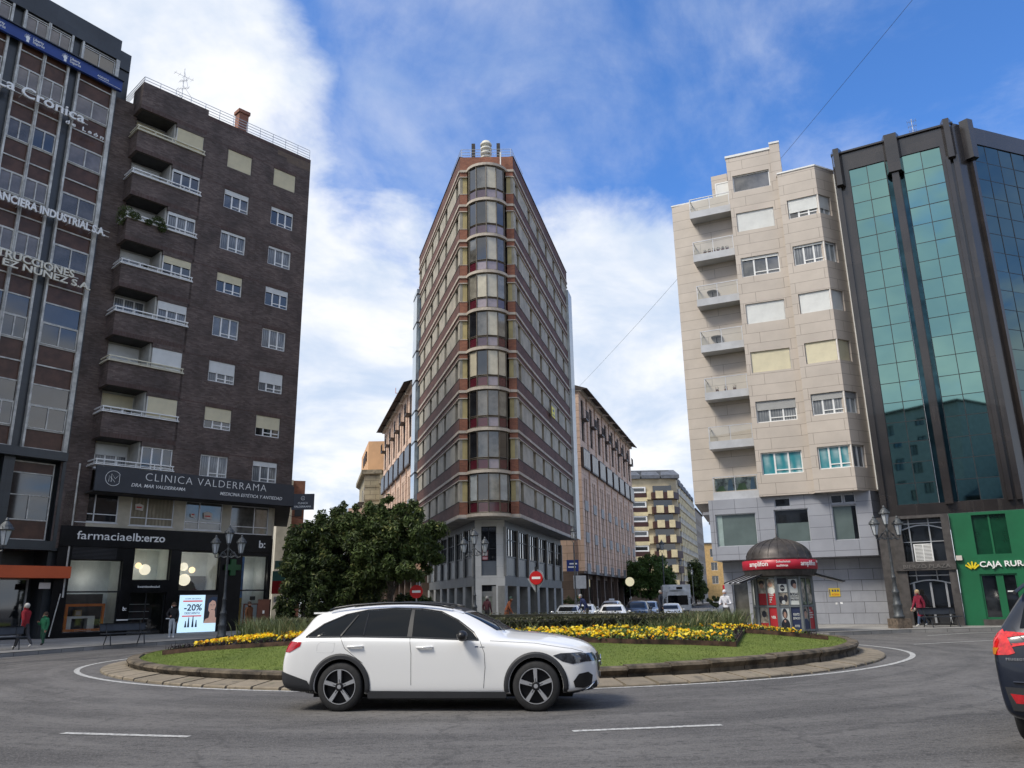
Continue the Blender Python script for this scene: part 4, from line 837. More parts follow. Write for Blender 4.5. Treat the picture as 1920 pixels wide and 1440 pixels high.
for k in range(7):
    z0 = 6.75 + 2.93 * k
    o = thing('x', None, None); COL.objects.unlink(o); bpy.data.objects.remove(o)
    mb = MB(); mb.X = AF; mb.box(0, 2.5, 0, 1.7, z0, z0 + .45); bal = mb.build('balcony', M_slab, Cb)
    mb = MB(); mb.X = AF; zt = z0 + .45
    for x in (.05, 1.25, 2.45): mb.box(x - .02, x + .02, .03, .07, zt - .02, zt + .85)
    mb.box(.03, 2.5, .02, .07, zt + .83, zt + .87); mb.box(.03, .08, .07, 1.6, zt + .83, zt + .87); mb.build('handrail', M_alu, bal)
    mb = MB(); mb.X = AF
    for x0, x1 in ((.09, 1.22), (1.28, 2.43)): mb.face([(x0, .05, zt + .03), (x1, .05, zt + .03), (x1, .05, zt + .8), (x0, .05, zt + .8)])
    mb.face([(.055, .07, zt + .03), (.055, 1.55, zt + .03), (.055, 1.55, zt + .8), (.055, .07, zt + .8)])
    mb.build('glass_panel', M_clear, bal)
    if k == 0:
        mb = MB(); mb.X = AF; mb.box(.12, 2.4, .09, .12, zt + .05, zt + .78)
        for i, (x, w_, h_) in enumerate(((.2, .5, .3), (.8, .35, .65), (1.3, .6, .4), (2.05, .3, .7))): mb.plate([(x, zt + .05), (x + w_, zt + .05), (x + w_ * .8, zt + .05 + h_), (x + w_ * .3, zt + .06 + h_ * .9)], .08, .1, 1 + i % 2)
        mb.build('printed_screen', [mat('screen_print', (.50, .52, .45), .5, var=.5, vs=3), mat('print_green', (.22, .35, .13), .5), mat('print_blue', (.25, .38, .5), .5)], bal)
    b = MB(); b.frame(0, .95, 0, 2.1, .08, 0, .06, 0); b.box(.08, .87, .02, .05, 1.4 if k % 3 else .9, 2.02, 1); b.box(.08, .87, .015, .05, .7, .76)
    d_ = b.build('balcony_door', [M_white, M_shut if k not in (1, 2) else M_alu], Cb, loc=(2.85, -.05, zt - .02)); b = MB(); b.face([(.05, .045, .05), (.9, .045, .05), (.9, .045, 2.05), (.05, .045, 2.05)]); b.build('pane', M_glassd, d_)
    # what stands on the balcony
    bx = FC @ AF @ Matrix.Translation((0, 0, zt))
    if k in (4, 3):
        o = thing('balcony_table', ['', '', '', 'round cane table on the third balcony from the street', 'small low round table on a higher cream balcony'][k] if k == 4 else 'round table on the middle cream balcony', 'table', bx @ Matrix.Translation((.85, .8, 0)), 'tables on the cream balconies')
        o['label'] = 'round table with one leg on the fourth cream balcony up' if k == 3 else 'small round table on the fifth cream balcony up'
        mb = MB(); mb.lathe([(.34, .62), (.34, .66)], n=16); mb.build('tabletop', mat('cane', (.13, .12, .10), .7), o); mb = MB(); mb.tube([(0, 0, 0), (0, 0, .62)], .03, 6); mb.lathe([(.18, 0), (.16, .03)]); mb.build('leg', M_black, o)
    if k in (2, 5):
        for i in range(3 if k == 2 else 6):
            lb = ('%s potted plant on the %s cream balcony up' % (['leftmost', 'middle', 'rightmost'][i], 'third')) if k == 2 else '%s of six small pots behind the glass of the sixth cream balcony' % ['first', 'second', 'third', 'fourth', 'fifth', 'last'][i]
            o = thing('potted_plant', lb, 'plant', bx @ Matrix.Translation((.7 + i * (.5 if k == 2 else .27), .25, 0)), 'pots on the cream balconies')
            mb = MB(); mb.lathe([(.07, 0), (.1, .16)]); mb.build('pot', mat('terracotta', (.25, .10, .06), .8), o); leafmesh('foliage', [M_plant, M_red if k == 2 else M_plantd], None, gp([(0, 0, .25, .12, .12)], 40, rn, .02, .045), None, o)
# grey podium
mb = MB(); mb.X = MF
ph = [(-.05, 2.13, 4.15, 5.92), (3.1, 4.86, 4.24, 6.0), (6.04, 7.25, 4.24, 6.05), (3.18, 4.0, 6.14, 6.62), (6.04, 6.62, 6.16, 6.62), (6.7, 7.25, 6.16, 6.62)]
mb.wall(-.37, 8.0, 3.42, 6.73, ph, 0, .2); mb.face([(8, 0, 3.42), (9.0, 1.6, 3.42), (9.0, 1.6, 6.73), (8, 0, 6.73)]); mb.face([(-.37, 0, 3.42), (-.37, 6, 3.42), (-.37, 6, 6.73), (-.37, 0, 6.73)][::-1]); mb.face([(-.37, 0, 3.42), (8, 0, 3.42), (9, 1.6, 3.42), (9, 6, 3.42), (-.37, 6, 3.42)][::-1]); mb.face([(-.37, 0, 6.73), (8, 0, 6.73), (9, 6, 6.73), (-.37, 6, 6.73)])
mb.build('podium', M_podc, Cb)
mb = MB(); mb.X = MF; mb.wall(-.05, 8.9, -.1, 3.42, [(.35, 1.25, 0, 2.4)], 1.1, .3); mb.face([(-.05, 1.1, -.1), (-.05, 7, -.1), (-.05, 7, 3.42), (-.05, 1.1, 3.42)][::-1]); mb.face([(8.9, 1.1, -.1), (9.3, 4, -.1), (9.3, 4, 3.42), (8.9, 1.1, 3.42)]); mb.build('ground_wall', M_podd, Cb)
for i, (a, c, d, e) in enumerate(ph):
    w_, h_ = c - a, e - d; b = MB(); b.frame(0, w_, 0, h_, .045, 0, .06); o = b.build('podium_window', M_alu, Cb); o.matrix_local = MF @ Matrix.Translation((a, .1, d))
    b = MB(); b.face([(.03, .05, .03), (w_ - .03, .05, .03), (w_ - .03, .05, h_ - .03), (.03, .05, h_ - .03)]); b.build('pane', [mat('frosted_pane', (.115, .15, .145), .25, var=.1, vs=.6, coat=.6), M_glassd][i > 2], o)
    if i == 0: b = MB(); b.box(.04, .35, .035, .045, .05, h_ - .05); b.build('light_strip', mat('pale_frost', (.30, .38, .36), .4, var=.1), o)
    if i == 1: b = MB(); b.box(.05, w_ - .05, .035, .045, 1.05, h_ - .05); b.build('dark_top_pane', M_glassd, o)
    if i == 2: b = MB(); b.box(w_ - .25, w_ - .05, .035, .045, .05, h_ - .05); b.build('dark_side_pane', M_glassd, o)
b = MB(); b.frame(0, .9, 0, 2.4, .07, 0, .06); o = b.build('entrance_door', M_alu, Cb); o.matrix_local = MF @ Matrix.Translation((.35, 1.3, 0)); b = MB(); b.face([(.05, .05, .05), (.85, .05, .05), (.85, .05, 2.35), (.05, .05, 2.35)]); b.build('pane', M_glassg, o)
# Left return of the podium: stepped soffits over the side street
mb = MB(); mb.X = MF
for i in range(4): mb.box(-1.0 - .1 * i, -.37, 1.5 + 2.2 * i, 3.2 + 2.2 * i, 6.1 - .38 * i, 6.25 - .38 * i)
mb.build('side_canopy', M_podc, Cb)
t = thing('rent_sign', 'yellow letting notice fixed to the grey podium wall', 'sign', FC @ MF @ Matrix.Translation((5.36, 1.07, 1.41)))
mb = MB(); mb.box(0, .55, 0, .02, 0, .42); mb.build('board', mat('sign_yellow', (.72, .50, .03), .5, var=.03), t); text('lettering', 'ALQUILA', mat('sign_orange', (.6, .13, .02), .5, var=0), t, (.13, -.006, .06), .38, size=.14, bold=.02, ext=.003)
mb = MB(); [mb.box(.15 + i * .13, .24 + i * .13, -.006, 0, .24, .35) for i in range(3)]; mb.box(.02, .07, -.005, 0, .05, .36); mb.build('print', M_scrt, t)
for i, (x, z, w_, h_, c) in enumerate(((8.25, 2.2, .14, .2, (.75, .55, .15)), (8.23, 1.62, .2, .3, (.75, .16, .12)), (8.28, 1.36, .16, .2, (.22, .5, .2)), (5.62, 1.0, .1, .1, (.8, .8, .8)), (5.85, 1.02, .12, .1, (.8, .8, .8)))):
    mb = MB(); mb.X = MF; mb.box(x, x + w_, 1.085, 1.1, z, z + h_); mb.build('sticker', mat('sticker%d' % i, c, .5, var=.2, vs=9), Cb)

# ---------------------------------------------------------------- glass and granite bank tower
FT = frm(19.4, 39.8, -30); IFT = FT.inverted(); UF = IFT @ frm(24.55, 37.3, 20)
Tw = thing('glass_bank_tower', 'brown granite tower with tall strips of green mirrored glass', 'building', FT)
M_grB = brickmat('brown_granite', ((.020, .016, .0145), (.029, .023, .020)), (.011, .009, .008), 1.5, 1.06, .006, .22, .1, 0, big=.25, spec=.7, coat=.3, stain=.25)
M_mir = mat('green_mirror_glass', (.19, .335, .305), .025, 1.0, var=.03, vs=.3); M_mirb = mat('dim_reflection_glass', (.10, .155, .16), .025, 1.0, var=.03, vs=.3)  # right face is the same glass, its dim blue reflection put into the tint
M_mirs = mat('smoked_mirror_glass', (.03, .07, .085), .05, .9, var=.2)
mb = MB(); UE = UF @ Vector((14, 0, 0))
mb.wall(-.8, 5.35, 5.25, 25.95, [(-.01, 1.86, 5.8, 24.84), (2.7, 4.6, 5.8, 24.84), (1.86, 2.1, 5.8, 24.6), (2.5, 2.7, 5.8, 24.6)], 0, .25)
mb.box(2.13, 2.47, -.3, .2, 5.7, 24); mb.box(4.75, 4.95, -.25, .0, 5.7, 24); mb.box(5.1, 5.35, -.22, .0, 5.7, 24); mb.box(-.75, -.5, -.2, 0, 5.7, 24)
ub = UF @ Vector((0, 0, 0)); mb.face([(5.35, 0, 5.25), (ub.x, ub.y, 5.25), (ub.x, ub.y, 26), (5.35, 0, 26)])
for x0, x1 in ((-.78, -.25), (1.88, 2.75), (4.8, 5.32)):
    mb.prism([(x0, 0), (x0 + .12, -.42), (x1 - .12, -.42), (x1, 0)][::1], 23.85, 26.15)
mb.X = UF; mb.prism([(-.05, 0), (.07, -.42), (.45, -.42), (.6, 0)], 23.85, 26.15); mb.wall(0, 14, 5.25, 26.05, [(.62, 13.5, 5.8, 25.03)], 0, .12); mb.box(.2, .4, -.2, 0, 5.7, 24); mb.X = None
mb.face([(-.8, 0, 26), (5.35, 0, 26), (UE.x, UE.y, 26), (UE.x - 6, 12, 26), (-.8, 12, 26)]); mb.face([(-.8, 0, 0), (-.8, 12, 0), (-.8, 12, 26), (-.8, 0, 26)][::-1]); mb.face([(-.8, 0, 5.25), (5.35, 0, 5.25), (UE.x, UE.y, 5.25), (UE.x - 6, 12, 5.25), (-.8, 12, 5.25)][::-1])
mb.box(-.82, 5.38, -.12, .3, 25.93, 26.03)
mb.build('wall', M_grB, Tw)
def panes(x0, x1, z0, nz, nx, hz, X, m_, nm, amp=.004, seed=1):
    r = random.Random(seed); b = MB(); b.X = X; w_ = (x1 - x0) / nx
    for i in range(nx):
        for j in range(nz):
            a = [r.gauss(0, amp) for _ in range(3)]; xa, xb, za, zb = x0 + w_ * i + .012, x0 + w_ * (i + 1) - .012, z0 + hz * j + .012, z0 + hz * (j + 1) - .012
            b.face([(xa, .06, za), (xb, .06 + a[0], za), (xb, .06 + a[0] + a[1], zb), (xa, .06 + a[1], zb)])
    o = b.build(nm, m_, Tw); b = MB(); b.X = X
    for i in range(nx + 1): b.box(x0 + w_ * i - .018, x0 + w_ * i + .018, .045, .09, z0, z0 + hz * nz)
    for j in range(nz + 1): b.box(x0 + .018, x1 - .018, .05, .085, z0 + hz * j - .016, z0 + hz * j + .016)
    b.build('glazing_bars', M_black, o)
panes(0, 1.85, 5.81, 18, 2, 1.056, None, M_mir, 'glazing', seed=1); panes(2.71, 4.59, 5.81, 18, 2, 1.056, None, M_mir, 'glazing', seed=2); panes(.63, 13.5, 5.81, 18, 13, 1.068, UF, M_mirb, 'glazing', seed=3)
mb = MB(); mb.box(1.87, 2.12, .2, .22, 5.8, 24.6); mb.box(2.49, 2.69, .2, .22, 5.8, 24.6); mb.build('dark_glazing', M_mirs, Tw)
# ground floor: portal and green bank front
M_grP = mat('portal_granite', (.075, .068, .064), .35, var=.2, vs=3)
mb = MB(); mb.box(-.42, .0, -.25, .5, 0, 5.24); mb.box(1.8, 2.13, -.25, .5, 0, 5.24); mb.box(-.5, 2.15, -.35, .5, 2.58, 3.0); mb.box(0, 1.8, -.2, .5, 5.1, 5.24); mb.box(-1.1, -.42, 0, .5, 0, 5.24); mb.build('portal', M_grP, Tw)
text('portal_lettering', 'BIERZO PLAZA', mat('stone_letter', (.16, .15, .14), .5, var=.05), Tw, (-.15, -.37, 2.68), 2.05, size=.25, ext=.02, bold=.01)
mb = MB(); mb.face([(0, .35, 0), (1.8, .35, 0), (1.8, .35, 5.1), (0, .35, 5.1)]); mb.build('portal_glass', M_glassd, Tw)
mb = MB()
for x in (.33, 1.22): mb.box(x - .03, x + .03, .26, .34, 3.0, 5.1)
for x in (.18, .92, 1.58): mb.box(x - .045, x + .045, .24, .34, .1, 2.0)
mb.box(0, 1.8, .27, .34, 4.85, 4.9); mb.box(0, 1.8, .27, .34, 3.95, 3.99); mb.box(0, 1.8, .27, .34, 2.32, 2.37); mb.box(.33, .37, .27, .34, 2.1, 2.58); mb.box(1.24, 1.28, .27, .34, 2.1, 2.58)
for za, s in ((4.55, .2), (1.92, .17)):
    for i in range(10): x0, x1 = 1.8 * i / 10, 1.8 * (i + 1) / 10; q = lambda x: za + s * sin(pi * x / 1.8); mb.face([(x0, .22, q(x0)), (x1, .22, q(x1)), (x1, .22, q(x1) + .06), (x0, .22, q(x0) + .06)])
for x0, x1 in ((.3, .8), (1.0, 1.5)):
    for z in (.68, .74, .80): mb.box(x0, x1, .2, .22, z, z + .03)
mb.build('portal_bars', M_alu, Tw)
mb = MB(); mb.frame(.42, 1.24, 3.0, 3.86, .05, .12, .2); mb.box(.81, .85, .12, .2, 3.05, 3.81)
for i in range(11): mb.box(.47, 1.19, .13, .19, 3.08 + i * .066, 3.12 + i * .066)
mb.build('air_grille', M_white, Tw)
M_green = mat('bank_green_paint', (.009, .120, .048), .42, var=.07, vs=.7); M_greend = mat('bank_green_dark', (.006, .05, .024), .2, var=.15, coat=.6)
mb = MB(); mb.wall(2.16, 5.4, 0, 5.24, [(3.1, 4.52, 3.24, 5.1), (3.05, 4.55, .3, 2.33)], -.05, .22); mb.face([(2.16, -.05, 0), (2.16, .5, 0), (2.16, .5, 5.24), (2.16, -.05, 5.24)][::-1])
mb.X = UF; mb.wall(0, 14, 0, 5.24, [(2, 5, .3, 2.8), (6, 9, .3, 2.8)], -.05, .2); mb.X = None; mb.face([(5.4, -.05, 0), (ub.x, ub.y - .05, 0), (ub.x, ub.y - .05, 5.24), (5.4, -.05, 5.24)])
mb.box(3.78, 3.86, .05, .12, 3.24, 5.1); mb.box(3.7, 4.0, .03, .15, .3, 2.33); mb.frame(3.05, 4.55, .3, 2.33, .07, .02, .12); mb.build('bank_front', M_green, Tw)
mb = MB(); mb.face([(3.1, .1, 3.24), (4.52, .1, 3.24), (4.52, .1, 5.1), (3.1, .1, 5.1)]); mb.build('bank_window', M_greend, Tw)
mb = MB(); mb.face([(3.1, .1, .3), (4.5, .1, .3), (4.5, .1, 2.3), (3.1, .1, 2.3)]); mb.cut(); mb.X = UF; mb.face([(2, .1, .3), (5, .1, .3), (5, .1, 2.8), (2, .1, 2.8)]); mb.cut(); mb.face([(6, .1, .3), (9, .1, .3), (9, .1, 2.8), (6, .1, 2.8)]); mb.parts('bank_door', M_glassd, Tw)
mb = MB(); mb.box(4.08, 4.42, .06, .09, 1.5, 1.56); mb.build('door_bar', M_white, Tw); mb = MB(); mb.box(2.9, 5.4, -.12, .0, 0, .28); mb.build('bank_plinth', M_grP, Tw)
t = thing('bank_sign', 'raised CAJA RURAL lettering with yellow ear emblem on green front', 'sign', FT @ Matrix.Translation((0, -.06, 0)))
text('lettering', 'CAJA RURAL', mat('bank_white', (.85, .85, .82), .4, var=.02), t, (3.12, -.05, 2.66), 2.2, size=.36, ext=.045, bold=.02)
mb = MB(); cx, cz = 2.82, 2.55
for a, l in ((90, .34), (62, .33), (118, .33), (38, .32), (142, .32)):
    for k in (0, 1): d = Vector((cos(rad(a)), 0, sin(rad(a)))); o_ = Vector((cx, -.04, cz)); n_ = Vector((-d.z, 0, d.x)) * .035; p1 = o_ + d * .06; p2 = o_ + d * l; mb.plate([(p1.x - n_.x, p1.z - n_.z), (p2.x - n_.x, p2.z - n_.z), (p2.x + n_.x, p2.z + n_.z), (p1.x + n_.x, p1.z + n_.z)] if k == 0 else [(p2.x - n_.x * 1.6, p2.z - n_.z * 1.6), (p2.x + d.x * .05, p2.z + d.z * .05), (p2.x + n_.x * 1.6, p2.z + n_.z * 1.6)], -.06 - .002 * k, .0)
mb.build('emblem', mat('emblem_yellow', (.75, .58, .02), .4, var=.03), t)
t = thing('alarm_box', 'small cream alarm box at the left edge of the green front', 'alarm', FT @ Matrix.Translation((2.2, -.2, 3.0))); mb = MB(); mb.box(0, .25, 0, .12, 0, .22); mb.build('case', M_sig, t)
an = MB(); yagi(an, 3.5, 1.5, 26, 27.75, [(27.6, .5, 0), (27.3, .45, 0), (27.0, .4, 0)]); a_ = tag(an.build('roof_aerial', M_alu), 'small aerial on the roof of the glass tower', 'aerial'); a_.matrix_world = FT

# ---------------------------------------------------------------- wedge-shaped corner tower
FF = frm(-3.75, 54.2, 0)
Fl = thing('corner_tower', 'red brick wedge-shaped corner tower with a curved glazed bay at its tip', 'building', FF)
M_brF = brickmat('tower_brick', ((.105, .042, .031), (.150, .064, .047)), (.085, .055, .044), .26, .075, .008, .8, .4, big=.25)
M_brFr = brickmat('tower_brick_red', ((.24, .075, .042), (.33, .12, .065)), (.17, .11, .08), .26, .075, .01, .8, .4, big=.25)
M_conc = mat('concrete_trim', (.46, .40, .33), .75, var=.12, vs=1.2); M_pan = mat('precast_panel', (.37, .335, .265), .7, var=.14, vs=1.0, bump=.2, bs=6)
M_och = mat('ochre_panel', (.40, .32, .14), .6, var=.12, vs=1.2)
RFr = FF.inverted() @ frm(.33, 54.2, 76.2); LFr = FF.inverted() @ frm(-9.1, 72.7, -73.9); RL, LL = 23.5, 19.26
Z0, HP = 7.0, 2.952
wall, trim, pan, red, och = MB(), MB(), MB(), MB(), MB()
core = [(.0, 0), (4.08, 0)] + [tuple((RFr @ Vector((RL, 0, 0)))[:2])] + [tuple((LFr @ Vector((0, 0, 0)))[:2])]
core_in = [(.3, .35), (3.78, .35), tuple((RFr @ Vector((RL, .3, 0)))[:2]), tuple((LFr @ Vector((0, .3, 0)))[:2])]
wall.prism(core_in, 7.0, 34.6)
slR = [1.15, 5.5, 9.0, 12.6, 16.2, 20.1]; slL = [LL - d for d in (1.1, 5.4, 8.7, 11.9, 15.5, 18.3)]
for Xf, L, sl in ((RFr, RL, slR), (LFr, LL, slL)):
    for b in (wall, trim, pan): b.X = Xf
    for k in range(9):
        z = Z0 + HP * k
        trim.box(0, L, -.10, .2, z, z + .19); wall.box(0, L, -.04, .28, z + .19, z + 1.05); trim.box(0, L, -.09, .1, z + 2.51, z + 2.58); wall.box(0, L, -.02, .28, z + 2.58, z + HP)
        ed = sorted([0.0, L] + [s - .45 for s in sl if s - .45 > 0] + [s + .45 for s in sl if s + .45 < L])
        for i in range(0, len(ed) - 1, 2):
            if ed[i + 1] - ed[i] > .1: pan.box(ed[i], ed[i + 1], .0, .2, z + 1.10, z + 2.51)
        pan.box(0, L, -.06, .1, z + 1.05, z + 1.10, 1)
    wall.box(0, L, -.03, .3, Z0 + HP * 9 + .19, 34.9); trim.box(0, L, -.10, .2, Z0 + HP * 9, Z0 + HP * 9 + .19); pan.box(0, L, -.08, .32, 34.9, 34.97, 1)
for b in (wall, trim, pan): b.X = None
for k in range(9):
    z = Z0 + HP * k
    for x0, x1 in ((-.02, .55), (3.53, 4.1)):
        trim.box(x0 - .05, x1, -.09, .1, z, z + .19); red.box(x0, x1, -.03, .3, z + .19, z + 1.05); trim.box(x0 - .03, x1, -.07, .1, z + 2.51, z + 2.58); red.box(x0, x1, -.02, .3, z + 2.58, z + HP)
        och.box(x0 + .04, x1 - .02, .06, .3, z + 1.1, z + 2.51); trim.box(x0, x1, -.05, .1, z + 1.05, z + 1.1)
red.box(-.02, 4.1, -.03, .3, Z0 + HP * 9 + .19, 34.9); [trim.box(a, c, -.09, .2, Z0 + HP * 9, Z0 + HP * 9 + .19) for a, c in ((-.05, .55), (3.53, 4.13))]
BC = (2.04, .35); NF = 6
def bp(i, r=1.0): a = pi + pi * i / NF; return (BC[0] + 1.52 * r * cos(a), BC[1] + 1.45 * r * sin(a))
arc = lambda r: [bp(i / 3, r) for i in range(NF * 3 + 1)]
for k in range(10): z = Z0 + HP * k; trim.prism(arc(1.07), z - .02, z + .19)
wall.build('wall', M_brF, Fl); trim.build('trim', M_conc, Fl); pan.build('precast_panels', [M_pan, M_soff], Fl); red.build('pier_brickwork', M_brFr, Fl); och.build('pier_panel', M_och, Fl)
mb = MB(); mb.prism([(-.1, -.1), (4.2, -.1), tuple((RFr @ Vector((RL, -.1, 0)))[:2]), tuple((LFr @ Vector((0, -.1, 0)))[:2])], 6.93, 6.99); mb.build('soffit', mat('pale_soffit', (.30, .29, .27), .8, var=.15), Fl)
# glazed bay, storey by storey
M_bfr = mat('bronze_frame', (.12, .10, .075), .4, .3, var=.15); M_pur = mat('purple_panel', (.085, .055, .075), .12, var=.15, coat=.8); M_mar = mat('maroon_panel', (.075, .012, .02), .12, var=.15, coat=.8); M_lil = mat('lilac_panel', (.30, .25, .27), .2, var=.1, coat=.8)
M_bei = mat('beige_blind', (.52, .47, .35), .15, var=.08, coat=1); M_bgr = mat('grey_blind', (.235, .22, .18), .12, var=.2, coat=1)
fb = MB()
for i in range(NF + 1):
    p = bp(i); fb.tube([(p[0], p[1], .19), (p[0], p[1], HP - .02)], .045, 6)
for zz in (.95, 1.05):
    pts = [Vector((*bp(i), zz)) for i in range(NF + 1)]; fb.tube(pts, .03, 5)
fb.tube([Vector((*bp(i), .24)) for i in range(NF + 1)], .04, 5); fb.tube([Vector((*bp(i), HP - .07)) for i in range(NF + 1)], .035, 5)
fdat = fb.data('bay_frame', M_bfr)
GP = [M_glassg, M_bgr, M_bei, M_glassd, M_curtb, MATS['window_poster']]
pat = ['dgggdd', 'dwggwg', 'gggggg', 'dbdgbd', 'gggbgg', 'ggbbgg', 'gggbgg', 'dddbgd', 'ggdbgg']
pat = ['gwdaww', 'gdggdg', 'ddggad', 'dbdbbd', 'adgbag', 'aabbag', 'ggdbgd', 'gddbdd', 'gdgbgd']; low = ['mmmmmm', 'mmmlmm', 'mmmlmm', 'mmmlmm', 'mmplmm', 'mmllpm', 'mmllpm', 'mppllp', 'pppllp']
cm = {'g': M_glassg, 'd': M_glassd, 'b': M_bei, 'a': M_bgr, 'w': MATS['pale_blind'], 'm': M_mar, 'p': M_pur, 'l': M_lil}
for k in range(9):
    o = link('bay_window', fdat, Fl, (0, 0, Z0 + HP * k))
    ms = list(dict.fromkeys(pat[k])); b = MB()
    for i in range(NF): p, q2 = bp(i, .985), bp(i + 1, .985); b.face([(p[0], p[1], 1.05), (q2[0], q2[1], 1.05), (q2[0], q2[1], HP - .05), (p[0], p[1], HP - .05)], ms.index(pat[k][i]))
    b.build('pane', [cm[x] for x in ms], o)
    ms = list(dict.fromkeys(low[k])); b = MB()
    for i in range(NF): p, q2 = bp(i, .985), bp(i + 1, .985); b.face([(p[0], p[1], .2), (q2[0], q2[1], .2), (q2[0], q2[1], .95), (p[0], p[1], .95)], ms.index(low[k][i]))
    b.build('lower_panel', [cm[x] for x in ms], o)
# slot windows down both flanks
rr = random.Random(17); protos = []
for s in range(5):
    w_, h_ = .9, 1.4; b = MB(); b.frame(0, w_, 0, h_, .045, 0, .05); b.box(.43, .47, .002, .048, .045, h_ - .045); o = b.build('window', M_bfr, Fl)
    b = MB(); b.face([(.03, .04, .03), (w_ - .03, .04, .03), (w_ - .03, .04, h_ - .03), (.03, .04, h_ - .03)]); b.build('pane', [M_glassd, M_glassd, M_bgr, M_curt, M_glassg][s], o)
    if s in (1, 3): b = MB(); b.box(.04, w_ - .04, -.02, .0, h_ * (.35 if s == 1 else .6), h_ - .01); b.build('shutter', M_shut if s == 1 else M_bei, o)
    protos.append(o)
n = 0
for k in range(9):
    for Xf, sl in ((RFr, slR), (LFr, slL)):
        for x in sl:
            s = rr.choice((0, 0, 0, 2, 3, 4)) if n > 4 else n; s = 1 if (x == slR[0] and k % 2 == 0) else s
            o = protos[n] if n < 5 else copy_tree(protos[s], Fl)
            if n < 5: pass
            o.matrix_local = Xf @ Matrix.Translation((x - .45, .2, Z0 + HP * k + 1.1)); n += 1
            if n > 100: tag(o, None, None, None, None)
print('flank windows', n)
# pale glazed galleries at the far ends
M_gal = mat('pale_gallery', (.42, .45, .44), .3, var=.1); M_galb = mat('blue_gallery_glass', (.34, .42, .50), .12, .4, var=.1)
mb = MB(); mb.X = RFr; mb.box(RL - .9, RL + 1.2, -.28, .3, 7.05, 32.6); mb.build('gallery', M_gal, Fl)
mb = MB(); mb.X = LFr; mb.box(-1.2, .9, -.35, .3, 7.1, 31.2, 0)
for k in range(9): mb.box(-1.22, .92, -.38, .3, Z0 + HP * k - .03, Z0 + HP * k + .12, 1)
mb.build('gallery', [M_galb, M_black], Fl)
# set-back base
MBc = [(.97, 1.3), (3.05, 1.3)]
bR = FF.inverted() @ frm(-.70, 55.5, 76.2); bL0 = Vector((.97, 1.3, 0)); dL = Vector((-5.35, 18.5, 0)).normalized(); bLs = bL0 + dL * 18; bL = Matrix.Translation(bLs) @ Matrix.Rotation(rad(-73.9), 4, 'Z')
M_marb = brickmat('white_marble', ((.60, .59, .55), (.64, .63, .59)), (.40, .39, .36), 1.0, .75, .006, .4, .1, .5, big=.1); M_gband = mat('grey_band', (.085, .087, .085), .5, var=.12); M_fin = mat('grey_marble_fin', (.25, .245, .225), .5, var=.1)
mb = MB(); mb.wall(.97, 3.05, 0, 6.93, [(1.41, 2.47, 3.15, 6.5), (1.43, 2.42, 0, 2.52)], 1.3, .3); mb.build('marble_front', M_marb, Fl)
mb = MB(); mb.frame(1.41, 2.47, 4.13, 6.5, .05, 1.5, 1.56); mb.box(1.91, 1.96, 1.5, 1.56, 4.13, 6.5); mb.box(1.46, 2.42, 1.5, 1.56, 4.95, 5.0); o = mb.build('front_window', M_black, Fl); mb = MB(); mb.face([(1.41, 1.57, 4.13), (2.47, 1.57, 4.13), (2.47, 1.57, 6.5), (1.41, 1.57, 6.5)]); mb.build('pane', M_glassd, o)
mb = MB(); mb.box(1.41, 2.47, 1.45, 1.6, 3.15, 4.13); mb.build('panel', mat('blue_grey_panel', (.13, .145, .16), .4, var=.08), Fl)
mb = MB(); mb.box(1.47, 1.87, 1.46, 1.49, 4.2, 4.85); mb.box(1.5, 1.84, 1.45, 1.46, 4.5, 4.78, 1); mb.box(1.5, 1.84, 1.45, 1.46, 4.25, 4.42, 2); mb.build('rent_notice', [mat('notice_red', (.25, .03, .04), .5), M_sig, mat('notice_pink', (.6, .35, .35), .5)], Fl)
mb = MB(); mb.box(1.43, 2.42, 1.5, 1.6, 0, 1.75, 0); mb.box(1.43, 2.42, 1.45, 1.6, 1.75, 2.1, 1); mb.box(1.43, 2.42, 1.55, 1.6, 2.1, 2.52, 2); mb.build('front_door', [mat('olive_shutter', (.20, .21, .165), .5, var=.06), M_fin, M_dark], Fl)
